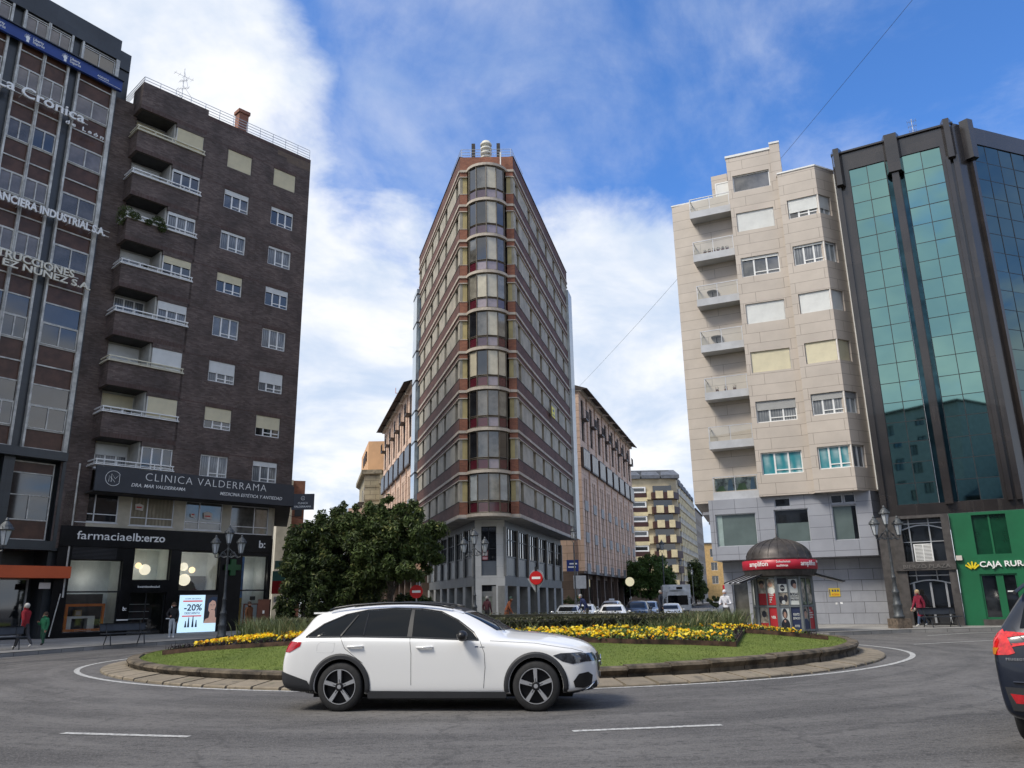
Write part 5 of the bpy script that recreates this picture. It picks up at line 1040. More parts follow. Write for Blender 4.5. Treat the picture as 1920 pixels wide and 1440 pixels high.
for Xf, L, flip in ((bR, 21.5, 0), (bL, 18, 1)):
    mb = MB(); mb.X = Xf; mb.box(0, L, .0, .1, 2.45, 3.1); mb.box(0, L, .02, .1, 6.45, 6.93); mb.box(0, L, .9, 1.0, 0, 2.45, 1); mb.build('base_band', [M_gband, mat('base_glass', (.075, .095, .09), .1, var=.3, coat=1)], Fl)
    fin = MB(); fin.X = Xf; nb = 6; st = L / nb
    for i in range(nb + 1):
        fin.cut(); x = i * st * .985 + .0; fin.box(x - .12, x + .14, -.14, .05, 3.1, 6.45); fin.box(x - .12, x + .75, .02, .9, 0, 2.45) if not flip else fin.box(x - .75, x + .12, .02, .9, 0, 2.45)
    fin.parts('fin', M_fin, Fl)
    for i in range(nb):
        w_ = st * .985 - .3; kb = ('fw', flip)
        if kb not in _winc:
            b = MB(); b.frame(0, w_, 0, 3.35, .06, 0, .06); [b.box(w_ * t - .035, w_ * t + .035, -.01, .06, 1.35, 3.3) for t in (.25, .5, .75)]; b.box(.06, w_ - .06, -.01, .06, 1.3, 1.4); b.box(.06, w_ - .06, -.01, .06, 2.5, 2.55); _winc[kb] = b.data('base_window', M_black)
            b = MB(); b.face([(.03, .05, 1.3), (w_ - .03, .05, 1.3), (w_ - .03, .05, 3.3), (.03, .05, 3.3)]); _winc[kb, 1] = b.data('pane', M_glassd); b = MB(); b.box(.05, w_ - .05, .04, .06, .05, 1.3); _winc[kb, 2] = b.data('panel', mat('dark_grey_panel', (.055, .057, .058), .35, var=.2))
        o = link('base_window', _winc[kb], Fl); o.matrix_local = Xf @ Matrix.Translation((i * st * .985 + .15, .0, 3.1)); link('pane', _winc[kb, 1], o); link('panel', _winc[kb, 2], o)
mb = MB()
for x in (1.0, 2.98): mb.cut(); mb.box(x - .14, x + .14, .5, .85, 34.2, 36.45)
mb.parts('roof_post', mat('dark_steel', (.045, .038, .033), .5, .3), Fl)
mb = MB()
for i in range(5): mb.lathe([(.33, 34.7 + i * .4), (.46, 34.76 + i * .4), (.46, 34.9 + i * .4), (.33, 34.96 + i * .4), (.33, 35.1 + i * .4)], (2.0, .75, 0), 18)
mb.build('vent_stack', mat('vent_white', (.62, .60, .52), .6, var=.1), Fl, True)
mb = MB()
for zz in (35.15, 35.4, 35.65): mb.tube([tuple(LFr @ Vector((LL - 4, .1, zz))), (.05, .1, zz), (4.0, .1, zz), tuple(RFr @ Vector((4, .1, zz)))], .022, 5)
for x in (.1, .8, 1.6, 2.4, 3.2, 3.95): mb.tube([(x, .1, 34.9), (x, .1, 35.68)], .022, 5)
mb.build('roof_railing', M_alu, Fl); mb = MB(); mb.tube([(3.15, -.35, 35.1), (3.15, -.35, 34.0)], .05, 6); mb.build('flue', M_white, Fl)
t = thing('estate_agent_sign', 'small yellow notice hanging on the right flank of the corner tower', 'sign', FF @ RFr @ Matrix.Translation((11.4, -.35, 0))); mb = MB(); mb.box(0, 1.3, 0, .04, 16.6, 17.5); mb.build('board', mat('sign_yellow2', (.75, .65, .03), .5, var=.05), t); mb = MB(); mb.box(.35, .95, -.01, 0, 17.1, 17.3); mb.box(.2, 1.1, -.01, 0, 16.75, 16.85); mb.build('print', M_scrt, t)
# ============================================================ STREET BUILDINGS BEHIND
def grp(mb, X): mb.X = X; return mb
M_pink = brickmat('pink_stone_cladding', ((.62, .44, .33), (.68, .49, .37)), (.27, .16, .11), 1.3, .75, .02, .75, .15, .5, big=.14)
M_brown = mat('brown_joinery', (.045, .030, .024), .5, var=.2); M_rooftile = mat('dark_eaves', (.055, .042, .038), .8, var=.2)
M_balm = mat('grey_balcony_panel', (.19, .19, .19), .5, var=.15); M_basest = brickmat('brown_base_stone', ((.12, .085, .065), (.15, .105, .08)), (.07, .05, .04), 1.2, .8, .015, .7, .15, big=.2)
def arcade_block(name, label, X, L, nb, flip, z0=4.2, ze=23.2):
    "long stone block with projecting bays, paired slots and roof hoods"
    t = thing(name, label, 'building', X); st = L / nb
    w_, d_, e_, g_, bl, ba = MB(), MB(), MB(), MB(), MB(), MB()
    w_.box(0, L, .6, 12, z0, ze - 1.2); w_.box(0, L, .62, 12, 0, z0, 1); w_.box(0, L + .01, -.4, .6, z0 - .25, z0, 1)
    for i in range(nb):
        [q_.cut() for q_ in (w_, d_, e_, g_, bl, ba)]; x0 = i * st; a, c = x0 + .35, x0 + st - .55
        if flip: a, c = x0 + .55, x0 + st - .35
        m_ = (a + c) / 2
        sl = [(m_ - .75, m_ - .22), (m_ + .22, m_ + .75)]
        hs = []
        for (z_a, z_b) in ((4.9, 7.3), (8.1, 10.6), (11.4, 13.9)): hs += [(s0, s1, z_a, z_b) for s0, s1 in sl]
        hs += [(m_ - .75, m_ + .75, 17.9, 22.5)]
        w_.wall(a, c, z0, ze - .1, hs, -.45, .12); w_.face([(a, -.45, z0), (a, .6, z0), (a, .6, ze), (a, -.45, ze)][::-1]); w_.face([(c, -.45, z0), (c, .6, z0), (c, .6, ze), (c, -.45, ze)])
        for (s0, s1, a_, b_) in hs: g_.face([(s0, -.34, a_), (s1, -.34, a_), (s1, -.34, b_), (s0, -.34, b_)])
        for (z_a, z_b) in ((7.3, 8.1), (10.6, 11.4), (4.1, 4.9)): bl.box(m_ - .85, m_ + .85, -.52, -.4, z_a - .15, z_b + .1)
        # brown boxed window row and tall brown windows under the hoods
        d_.box(a + .1, c - .1, -.75, -.4, 14.9, 17.0)
        for q in range(4): x = a + .25 + (c - a - .5) * q / 4; g_.face([(x, -.76, 15.05), (x + (c - a - .5) / 4 - .12, -.76, 15.05), (x + (c - a - .5) / 4 - .12, -.76, 16.85), (x, -.76, 16.85)])
        d_.box(m_ - .06, m_ + .06, -.46, -.3, 17.9, 22.5); d_.box(m_ - .75, m_ + .75, -.47, -.3, 20.1, 20.35)
        ba.box(m_ - .8, m_ + .8, -1.0, -.45, 20.2, 20.35)
        for q in range(9): x = m_ - .78 + q * .195; ba.box(x - .015, x + .015, -1.0, -.97, 20.35, 21.2)
        ba.box(m_ - .8, m_ + .8, -1.01, -.96, 21.2, 21.25)
        e_.box(a - .2, c + .25, -.75, .6, ze - .1, ze + .25, 1)
        e_.face([(a - .25, -1.5, ze + .1), (c + .3, -1.5, ze + .1), (c + .3, 2.5, ze + 1.5), (a - .25, 2.5, ze + 1.5)]); e_.face([(a - .25, -1.5, ze + .0), (c + .3, -1.5, ze + .0), (c + .3, 2.5, ze + 1.38), (a - .25, 2.5, ze + 1.38)][::-1]); e_.face([(a - .25, -1.5, ze), (c + .3, -1.5, ze), (c + .3, -1.5, ze + .1), (a - .25, -1.5, ze + .1)])
        e_.face([(a - .25, -1.5, ze + .05), (a - .25, 2.5, ze + 1.45), (a - .25, 2.5, ze), (a - .25, -.4, ze)])
    e_.box(0, L, .5, 12, ze - 1.2, ze + .9)
    for i in range(nb * 1): x = i * st; w_.box(x + .1, x + .6, .2, .7, 0, z0 - .25, 1)
    w_.build('wall', [M_pink, M_basest], t); d_.parts('window_frame', M_brown, t); e_.build('roof', [M_rooftile, M_conc], t); g_.parts('window_panes', mat('street_window', (.018, .017, .017), .25, var=.4, vs=.5), t); bl.parts('balcony_panels', M_balm, t); ba.parts('balcony_rail', M_brown, t)
    gg = MB()
    for i in range(nb): gg.cut(); gg.box(i * st + .9, i * st + st - .3, .58, .64, .2, 3.5)
    gg.parts('shop_window', M_glassd, t); return t
aR = math.degrees(math.atan2(27.8, 8.4))
arcade_block('arcade_block', 'pink stone block with brown windows and roof hoods right of the corner tower', frm(6.6, 81.5, aR), 37, 8, 0)
aL = math.degrees(math.atan2(-18.9, 5.4)); dl = Vector((5.4, -18.9)).normalized()
oL = Vector((-11.2, 83.1)) - dl * 20.5; arcade_block('arcade_block', 'pink stone block with brown windows and roof hoods left of the corner tower', frm(oL.x, oL.y, aL), 26, 6, 1)

def simple_block(name, label, X, L, dep, z1, m_wall, rows, cols, w_, h_, z0=4, zp=3.0, m_fr=M_white, extra=None, m_roof=M_rooftile, x0=1.0, pane=None, zb=0, gap=None):
    t = thing(name, label, 'building', X); st = (L - 2 * x0) / cols; hs = []
    for j in range(rows):
        for i in range(cols): xx = x0 + st * (i + .5) - w_ / 2; hs.append((xx, xx + w_, z0 + zp * j, z0 + zp * j + h_))
    mb = MB(); mb.wall(0, L, zb, z1, hs, 0, .25); mb.face([(0, 0, zb), (0, dep, zb), (0, dep, z1), (0, 0, z1)][::-1]); mb.face([(L, 0, zb), (L, dep, zb), (L, dep, z1), (L, 0, z1)]); mb.face([(0, dep, zb), (L, dep, zb), (L, dep, z1), (0, dep, z1)][::-1]); mb.build('wall', m_wall, t)
    mb = MB(); mb.box(-.15, L + .15, -.3, dep + .1, z1, z1 + .3); mb.build('roof', m_roof, t)
    f = MB(); f.frame(0, w_, 0, h_, .07, 0, .06); f.box(w_ / 2 - .03, w_ / 2 + .03, 0, .05, .07, h_ - .07); fd = f.data('window', m_fr); g = MB(); g.face([(.03, .05, .03), (w_ - .03, .05, .03), (w_ - .03, .05, h_ - .03), (.03, .05, h_ - .03)]); gd = g.data('pane', pane or M_glassd)
    for (a, c, d, e) in hs[:100]: o = link('window', fd, t, (a, .12, d)); link('pane', gd, o)
    return t
# yellow and brown corner block across the street
M_yell = mat('yellow_render', (.50, .42, .28), .8, var=.12, vs=.5); M_yelp = mat('yellow_panel', (.66, .56, .34), .7, var=.1, vs=.8); M_brnb = mat('brown_band', (.05, .018, .014), .5, var=.15); M_sltr = mat('slate_mansard', (.115, .125, .145), .7, var=.15)
FY = frm(24.2, 160, 0); t = thing('yellow_balcony_block', 'yellow and brown block with stacked corner balconies at the end of the street', 'building', FY)
mb = MB(); mb.prism([(0, 0), (7.6, 0), (9.3, 1.2), (20.5, 36), (-14, 36), (-14, 3)], 3.5, 24.9); mb.prism([(-13, .8), (7.6, .8), (9, 2), (19.5, 36), (-13, 36)], 0, 3.5, 1); mb.build('wall', [M_yell, M_basest], t)
mb = MB()
for i in range(5):
    x0, x1 = -10 + i * 4, -6.3 + i * 4; mb.prism([(x0, -.6), (x1, -.6), (x1, 3), (x0, 3)], 24.9, 25.6); mb.face([(x0, -.6, 25.6), (x1, -.6, 25.6), (x1 - .5, 2.2, 27), (x0 + .5, 2.2, 27)]); mb.face([(x1, -.6, 25.6), (x1, 3, 25.6), (x1 - .5, 2.2, 27)])
    mb.face([(x0, 3, 25.6), (x0, -.6, 25.6), (x0 + .5, 2.2, 27)])
for i in range(6): y0 = 4 + i * 5.2; xx0 = 9.6 + (y0 - 1.2) * .322; mb.prism([(xx0 - 2, y0), (xx0, y0), (xx0 + 1.15, y0 + 3.6), (xx0 - 2, y0 + 3.6)], 24.0, 25.3 - .1 * i)
mb.prism([(-12, 1.5), (8, 1.5), (17, 34), (-12, 34)], 25.5, 26.9); mb.build('mansard_roof', M_sltr, t)
br_, yp, gl, wf = MB(), MB(), MB(), MB()
for j in range(7):
    zb = 22.0 - j * 2.93; [q_.cut() for q_ in (br_, yp, gl, wf)]
    br_.prism([(3.6, -.05), (3.9, -1.3), (8.2, -1.3), (9.6, .6), (9.2, 1.6)], zb - 1.35 + .0, zb - .0); yp.box(4.5, 6.0, -1.36, -1.3, zb - 1.25, zb + .25); yp.box(6.9, 8.1, -1.36, -1.3, zb - 1.25, zb + .25); yp.box(2.9, 3.7, -.5, -.05, zb - 1.35, zb + .25); gl.box(4.2, 8.0, -.06, -.01, zb, zb + 1.45)
    [q_.cut() for q_ in (br_, yp, gl, wf)]; br_.box(-.4, 2.8, -.35, .0, zb - .95, zb - .05); wf.frame(-.3, 2.7, zb, zb + 1.25, .28, -.3, -.1); gl.box(.0, 2.4, -.2, -.01, zb + .2, zb + 1.1); yp.box(-.5, 2.9, -.38, 0, zb - 1.7, zb - .95)
    [q_.cut() for q_ in (br_, yp, gl, wf)]; br_.box(-5.2, -.6, -.9, 0, zb - 1.4, zb - .2); yp.box(-3.0, -.9, -.98, -.9, zb - 1.5, zb - .05); gl.box(-5, -.6, -.05, 0, zb, zb + 1.3)
    for i in range(11):
        [q_.cut() for q_ in (yp, gl, wf)]; y0 = 3 + i * 3.0; xx0 = 9.3 + (y0 - 1.2) * .322; gl.X = Matrix.Translation((xx0, y0, zb + .1)) @ Matrix.Rotation(math.atan2(34.8, 11.2), 4, 'Z'); gl.box(0, 1.2, -.05, .1, 0, 1.2); gl.X = None
        wf.X = Matrix.Translation((xx0, y0, zb + .1)) @ Matrix.Rotation(math.atan2(34.8, 11.2), 4, 'Z'); wf.box(1.2, 1.55, -.3, .1, 0, 1.2); yp.X = wf.X; yp.box(1.6, 2.6, -.25, .1, -.1, 1.3); wf.X = None
        yp.X = Matrix.Translation((xx0, y0, zb - 1.7)) @ Matrix.Rotation(math.atan2(34.8, 11.2), 4, 'Z'); yp.box(.2, 2.2, -.3, .1, .0, 1.3); yp.X = None
br_.parts('balcony_front', M_brnb, t); yp.parts('yellow_panels', M_yelp, t); gl.parts('window_panes', M_glassd, t); wf.parts('window_surround', M_white, t)
# further houses
simple_block('grey_corner_house', 'plain grey-beige flats beyond the yellow balcony block', frm(45.4, 198, 72), 20, 12, 22.6, mat('grey_render', (.34, .30, .25), .8, var=.1), 6, 7, 1.1, 1.5)
simple_block('orange_gabled_house', 'orange house with slate roof and round dormer far down the street', frm(57.5, 245, 0), 16, 14, 17.0, mat('orange_render', (.58, .38, .16), .8, var=.1), 3, 3, 2.0, 2.4, 5, 4, m_roof=M_sltr)
th = MB(); th.prism([(0, -.2), (16, -.2), (16, 6), (0, 6)], 17.3, 20); 
simple_block('cream_low_house', 'low cream house far down the street beside the grey flats', frm(54.0, 230, 76), 12, 9, 10.6, mat('cream_render', (.50, .44, .29), .8, var=.1), 3, 4, 1.0, 1.4, 1.5, 2.9)
simple_block('end_block', 'brown brick block closing the view behind the street trees', frm(14, 200, 0), 14, 12, 17, mat('brown_render', (.20, .14, .10), .8, var=.2), 5, 5, 1.1, 1.4)
# Left street: stone palace, orange top, low glass block
M_ston = brickmat('old_stone', ((.30, .26, .17), (.36, .31, .21)), (.16, .13, .09), 1.6, .7, .04, .85, .4, big=.2); M_orng = mat('orange_gable', (.60, .35, .18), .8, var=.08, vs=.4)
t = thing('stone_palace', 'old stone corner building with cornices and an orange top storey', 'building', frm(-22.1, 116, 0))
mb = MB(); mb.prism([(0, 0), (2.4, 0), (2.4, 20), (-3.6, 20), (-3.6, 14)], 0, 20.0); mb.prism([(2.4, -1.5), (6.2, -1.5), (6.2, 10), (2.4, 10)], 0, 19.6)
for i in range(9): mb.prism([(-.12, -.12), (2.5, -.12), (2.5, 0), (-.1, 1)], 2 + i * 2.0, 3.6 + i * 2.0)
mb.build('wall', M_ston, t); mb = MB(); mb.prism([(-.5, -.5), (2.5, -.5), (2.5, 20), (-4.2, 20), (-4.2, 14)], 19.9, 20.5); mb.prism([(2.3, -2), (6.3, -2), (6.3, 9), (2.3, 9)], 18.2, 18.7); mb.prism([(2.3, -2), (6.3, -2), (6.3, 9), (2.3, 9)], 12.2, 12.6); mb.build('cornice', mat('stone_cornice', (.26, .22, .15), .85, var=.3), t)
mb = MB(); mb.prism([(.3, .1), (4.8, .1), (4.8, 20), (-3.4, 20), (-3.4, 14)], 20.5, 24.9); mb.build('orange_storey', M_orng, t)
mb = MB()
for j in range(4):
    z_ = 4 + j * 4; mb.box(3.3, 4.3, -1.56, -1.45, z_, z_ + 2.2)
    for i in range(3): mb.X = Matrix.Translation((-.5 - i * 1.0, 2.2 + i * 4, z_)) @ Matrix.Rotation(math.atan2(-14, 3.6), 4, 'Z'); mb.box(0, 1.3, -.1, .1, 0, 2.2); mb.box(-.3, 1.6, -1.0, .0, -.4, -.15); mb.X = None
for i in range(4): mb.X = Matrix.Translation((-.6 - i * .5, 3.0 + i * 2.0, 22.3)) @ Matrix.Rotation(math.atan2(-14, 3.6), 4, 'Z'); mb.box(0, .6, -.08, .1, 0, 1.5); mb.X = None
mb.build('windows', M_brown, t)
t = thing('glass_terrace_block', 'low modern block with a glazed terrace and tan top behind the trees', 'building', frm(-23.2, 104, 8)); mb = MB(); mb.box(0, 4.4, 0, 14, 0, 11.6); mb.box(1.2, 4.4, .5, 12, 11.6, 13.6, 1); mb.build('wall', [M_slab, M_pink], t); mb = MB(); [mb.box(.2 + i * 1.4, 1.3 + i * 1.4, -.05, .0, 2 + j * 3, 4.4 + j * 3) for i in range(3) for j in range(3)]; mb.box(0, 4.4, -.3, 0, 11.1, 11.7); mb.build('glazing', M_galb, t)
t = thing('red_brick_house', 'narrow red brick and cream house beyond the pharmacy corner', 'building', frm(-23.5, 78, 20)); mb = MB(); mb.box(0, 1.4, 0, 12, 0, 13.5, 0); mb.box(1.4, 2.6, .4, 12, 0, 13.5, 1); mb.build('wall', [M_plas, M_brickR], t); mb = MB(); [mb.box(1.7, 2.4, .3, .4, 1.5 + i * 2.8, 3.2 + i * 2.8) for i in range(4)]; mb.build('windows', M_black, t)
t = thing('shop_awning', 'red and green shop awning under the pharmacy cross', 'awning', frm(-17.6, 58.2, 0)); mb = MB(); mb.box(0, 1.7, 0, .8, 2.2, 3.1); mb.box(0, 1.6, 0, .8, 3.1, 3.8, 1); mb.box(.2, 1.2, -.02, 0, 1.6, 2.0, 2); mb.build('canopy', [mat('awning_red', (.42, .02, .02), .6), mat('awning_green', (.08, .20, .16), .6), M_sig], t); text('lettering', 'arenal', M_letter, t, (.5, -.01, 2.5), .8, size=.3)
t = thing('radio_mast', 'thin red and white mast rising behind the left pink block', 'mast', (-13.9, 94, 20)); mb = MB(); mb.tube([(0, 0, 0), (0, 0, 6.9)], .07, 5); mb.tube([(-.6, 0, 6.5), (.5, 0, 6.5)], .04, 4); mb.tube([(-.6, 0, 6.5), (-.6, 0, 7.2)], .04, 4); mb.build('pole', mat('mast_paint', (.6, .3, .28), .5, var=.3), t)
# buildings across the road behind the photographer: they show in the mirrored glass
M_refw = mat('pale_render', (.42, .42, .40), .8, var=.08)
simple_block('pale_flats', 'tall pale flats behind the camera mirrored in the green glass', frm(-12.5, -22, 180), 22, 14, 25.5, M_refw, 8, 6, 1.3, 1.4, 2.5, 2.9, m_fr=M_black)
t = simple_block('dark_pitched_house', 'dark stone house with pitched roof behind the camera, mirrored in the glass', frm(24, -24, 180), 36, 14, 12.5, mat('dark_stone_wall', (.10, .095, .09), .8, var=.3), 3, 9, 1.3, 1.8, 2.5, 3.3)
mb = MB(); mb.prism([(-.3, -.3), (36.3, -.3), (36.3, 14), (-.3, 14)], 12.8, 12.9); mb.face([(-.3, -.3, 12.9), (36.3, -.3, 12.9), (34, 7, 16.6), (2, 7, 16.6)]); mb.face([(36.3, 14, 12.9), (-.3, 14, 12.9), (2, 7, 16.6), (34, 7, 16.6)]); mb.face([(36.3, -.3, 12.9), (36.3, 14, 12.9), (34, 7, 16.6)]); mb.face([(-.3, 14, 12.9), (-.3, -.3, 12.9), (2, 7, 16.6)]); [mb.box(x, x + 1, 6, 7, 15, 18) for x in (8, 17, 27)]; mb.build('pitched_roof', M_sltr, t)
simple_block('white_gridded_flats', 'white flats with square dark windows behind the camera, mirrored in the car', frm(24, -42, 180), 34, 12, 24, mat('white_render', (.5, .5, .49), .8, var=.06), 7, 9, 1.8, 1.5, 3, 2.9, m_fr=M_black)
simple_block('dark_side_flats', 'dark flats to the right of the camera mirrored in the right-hand glass', frm(44, 24, -115), 34, 12, 19, mat('dark_brown_wall', (.07, .055, .05), .8, var=.2), 5, 10, 1.4, 1.4, 3, 3.0, m_fr=M_alu)

# ============================================================ TREES
M_tr = mat('bark', (.060, .048, .036), .9, var=.4, vs=5, bump=.6)
M_l1 = leafmat('magnolia_leaf', (.085, .120, .036), .55, .3, .25); M_l2 = leafmat('magnolia_leaf_lit', (.28, .29, .11), .55, .3, .3); M_l3 = leafmat('magnolia_leaf_dark', (.040, .056, .022), .55, .3, .15)  # the palest copy paints light on the crown tops into the leaf colour
def tree(name, label, loc, trunk_h, clumps, n, mats, seed, size=(.09, .15), trunk_r=.16, group='trees beyond the island', limbs=6, wts=(0, 0, 0, 1, 2)):
    r = random.Random(seed); t = thing(name, label, 'tree', loc, group); mb = MB()
    mb.tube([(0, 0, 0), (r.uniform(-.1, .1), r.uniform(-.1, .1), trunk_h * .5), (r.uniform(-.2, .2), 0, trunk_h)], [trunk_r, trunk_r * .8, trunk_r * .65], 9)
    for i in range(limbs):
        c = clumps[i % len(clumps)]; mb.tube([(0, 0, trunk_h * r.uniform(.7, .98)), (c[0] * .45, c[1] * .45, trunk_h + (c[2] - trunk_h) * .5), (c[0] * .9, c[1] * .9, c[2])], [trunk_r * .5, trunk_r * .3, trunk_r * .1], 6)
    mb.build('trunk', M_tr, t, True)
    tot = sum((c[3] * c[4]) for c in clumps)
    def gen():
        for c in clumps:
            subs = []
            for _ in range(int(9 + c[3] * 9)):
                v = Vector((r.gauss(0, 1), r.gauss(0, 1), r.gauss(0, 1))).normalized() * r.uniform(.55, 1.05); subs.append((Vector((c[0] + v.x * c[3], c[1] + v.y * c[3], c[2] + v.z * c[4])), r.uniform(.28, .5) * (c[3] + c[4]) / 2 * .75, r.random()))
            k = int(n * c[3] * c[4] / tot)
            for i in range(k):
                sc_, sr, tone = r.choice(subs); v = Vector((r.gauss(0, 1), r.gauss(0, 1), r.gauss(0, 1))).normalized(); p = sc_ + v * sr * r.uniform(.35, 1.05)
                s = r.uniform(*size); d = (v * .7 + Vector((r.gauss(0, .6), r.gauss(0, .6), r.gauss(.35, .5)))).normalized(); u = (d.cross(Vector((r.gauss(0, 1), r.gauss(0, 1), r.gauss(0, 1))))).normalized(); w2 = d.cross(u)
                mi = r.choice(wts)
                if mi == 1 and (v.z < -.2 or tone < .45): mi = 0  # second leaf colour kept off undersides; on most trees it paints the lit tops
                yield [tuple(p - u * s), tuple(p - u * s * .1 + w2 * s * .36 + d * s * .12), tuple(p + u * s - d * s * .2), tuple(p - u * s * .1 - w2 * s * .36 + d * s * .12)], mi
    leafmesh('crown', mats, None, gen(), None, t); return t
MG = [M_l1, M_l2, M_l3]
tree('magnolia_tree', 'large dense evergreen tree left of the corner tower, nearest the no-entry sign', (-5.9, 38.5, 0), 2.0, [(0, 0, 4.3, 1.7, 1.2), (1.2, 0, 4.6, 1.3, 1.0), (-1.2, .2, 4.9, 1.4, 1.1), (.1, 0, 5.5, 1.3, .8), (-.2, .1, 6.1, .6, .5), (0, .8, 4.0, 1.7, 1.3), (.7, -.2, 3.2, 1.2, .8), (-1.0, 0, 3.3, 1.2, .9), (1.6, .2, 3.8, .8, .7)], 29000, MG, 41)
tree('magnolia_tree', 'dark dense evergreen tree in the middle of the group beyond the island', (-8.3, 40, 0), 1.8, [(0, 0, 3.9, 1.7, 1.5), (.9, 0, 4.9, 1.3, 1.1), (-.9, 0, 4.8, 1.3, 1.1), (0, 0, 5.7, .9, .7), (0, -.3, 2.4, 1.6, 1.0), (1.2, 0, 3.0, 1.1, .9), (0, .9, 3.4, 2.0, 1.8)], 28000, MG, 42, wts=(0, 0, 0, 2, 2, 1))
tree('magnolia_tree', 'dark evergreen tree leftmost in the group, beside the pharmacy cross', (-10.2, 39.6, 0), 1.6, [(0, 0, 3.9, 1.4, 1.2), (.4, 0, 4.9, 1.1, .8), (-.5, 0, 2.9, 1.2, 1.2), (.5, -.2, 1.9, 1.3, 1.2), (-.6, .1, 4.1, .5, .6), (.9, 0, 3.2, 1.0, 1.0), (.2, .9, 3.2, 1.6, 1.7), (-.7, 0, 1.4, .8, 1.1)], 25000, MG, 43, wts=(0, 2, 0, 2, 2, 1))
tree('low_evergreen', 'low dense evergreen filling under the dark trees', (-8.8, 42.5, 0), .5, [(0, 0, 1.6, 1.8, 1.5), (1.6, 0, 1.3, 1.1, 1.2), (-1.6, 0, 1.5, 1.1, 1.4), (3.4, 0, 1.2, 1.0, .9)], 15000, MG, 44, limbs=3, wts=(2, 2, 0))
M_g1 = leafmat('lime_leaf', (.085, .15, .035), .5, .4, .3); M_g2 = leafmat('lime_leaf_pale', (.10, .17, .045), .5, .4, .3)
tree('leafy_tree', 'green leafy street tree before the yellow balcony block', (18.0, 108, 0), 2.4, [(0, 0, 5.0, 2.7, 2.0), (-1.6, 0, 4.0, 1.9, 1.8), (1.5, .3, 4.0, 2.0, 1.6), (.3, 0, 6.0, 1.8, 1.0), (0, -.5, 2.8, 2.6, 1.4)], 13000, [M_g1, M_g2, M_l1], 45, (.16, .28), .22, None)
tree('leafy_tree', 'darker street tree left of the far green tree', (15.2, 112, 0), 2.0, [(0, 0, 3.6, 1.6, 1.9), (.8, 0, 2.6, 1.5, 1.2)], 6000, [M_l1, M_g1, M_l3], 46, (.16, .26), .2, None)
tree('leafy_tree', 'dark tree between the far lamps beside the cream clad block', (37.8, 170, 0), 2.0, [(0, 0, 5.2, 2.2, 3.4), (.6, 0, 2.6, 2.2, 1.8)], 6000, [M_l1, M_l3, M_l3], 47, (.25, .4), .2, None)
for i, (x, y, s, lb) in enumerate(((4.15, 57.5, .75, 'round green shrub at the foot of the lamp beside the corner tower'), (15.2, 62, .5, 'clipped ball shrub nearest the white delivery truck'), (16.9, 62.5, .5, 'clipped ball shrub in the middle of the row before the far shops'), (18.6, 61.8, .55, 'clipped ball shrub nearest the person in the white hood'))):
    tree('ball_shrub' if i else 'round_shrub', lb, (x, y, 0), .7, [(0, 0, 1.15, s, s * .9)], 1600, [M_l1, M_g1, M_l3] if i == 0 else [M_l3, M_l1, M_l3], 50 + i, (.05, .09), .04, 'shrubs along the far pavement', 1)
for i, x in enumerate((15.2, 16.9, 18.6)):
    t = thing('planter', ['pale planter under the ball shrub nearest the truck', 'pale planter under the middle ball shrub', 'pale planter under the ball shrub nearest the white hood'][i], 'planter', (x, 62, 0), 'planters along the far pavement'); mb = MB(); mb.lathe([(.22, 0), (.3, .6), (.33, .62)], n=12); mb.build('pot', M_slab, t)

# ============================================================ STREET LAMPS
M_lamp = mat('lamp_iron', (.075, .082, .088), .5, .3, var=.2, vs=6); M_lglass = mat('lamp_frosted_glass', (.50, .53, .55), .25, var=.05)
def lantern(par, x, y, z, hang=False):
    l = thing('tmp', None, None); l.name = 'lantern'; l.parent = par; l.location = (x, y, z); CH.setdefault(par.name, []).append(l)
    b = MB(); b.lathe([(.09, 0), (.10, .04)], n=8); b.lathe([(.21, .50), (.25, .53), (.23, .57), (.20, .60), (.17, .68), (.08, .78), (.05, .80), (.06, .84), (.02, .92)], n=14)
    for k in range(6): a = 2 * pi * k / 6; b.tube([(.10 * cos(a), .10 * sin(a), .03), (.20 * cos(a), .20 * sin(a), .52)], .012, 4)
    for k in range(8): a = 2 * pi * k / 8; b.tube([(.235 * cos(a), .235 * sin(a), .55), (.24 * cos(a), .24 * sin(a), .62)], .012, 4)
    b.build('cap_and_cage', M_lamp, l)
    b = MB(); b.lathe([(.092, .04), (.185, .50)], n=6); b.build('lamp_glass', M_lglass, l); return l
def scroll(b, s, z):
    "one scrolled bracket arm, s = +1 or -1"
    b.tube([(0, 0, z + .02), (s * .18, 0, z - .05), (s * .34, 0, z + .03), (s * .46, 0, z - .06), (s * .6, 0, z - .02), (s * .61, 0, z + .12)], .028, 6)
    c = Vector((s * .24, 0, z + .1)); b.tube([c + Vector((cos(a) * .12, 0, sin(a) * .12)) for a in [2 * pi * i / 14 for i in range(15)]], .018, 5); b.tube([c + Vector((cos(a) * .06, 0, sin(a) * .06)) for a in [2 * pi * i / 10 for i in range(11)]], .014, 4)
    b.tube([(0, 0, z + .42), (s * .1, 0, z + .34), (s * .2, 0, z + .24), (s * .4, 0, z + .06), (s * .48, 0, z - .02)], .018, 5)
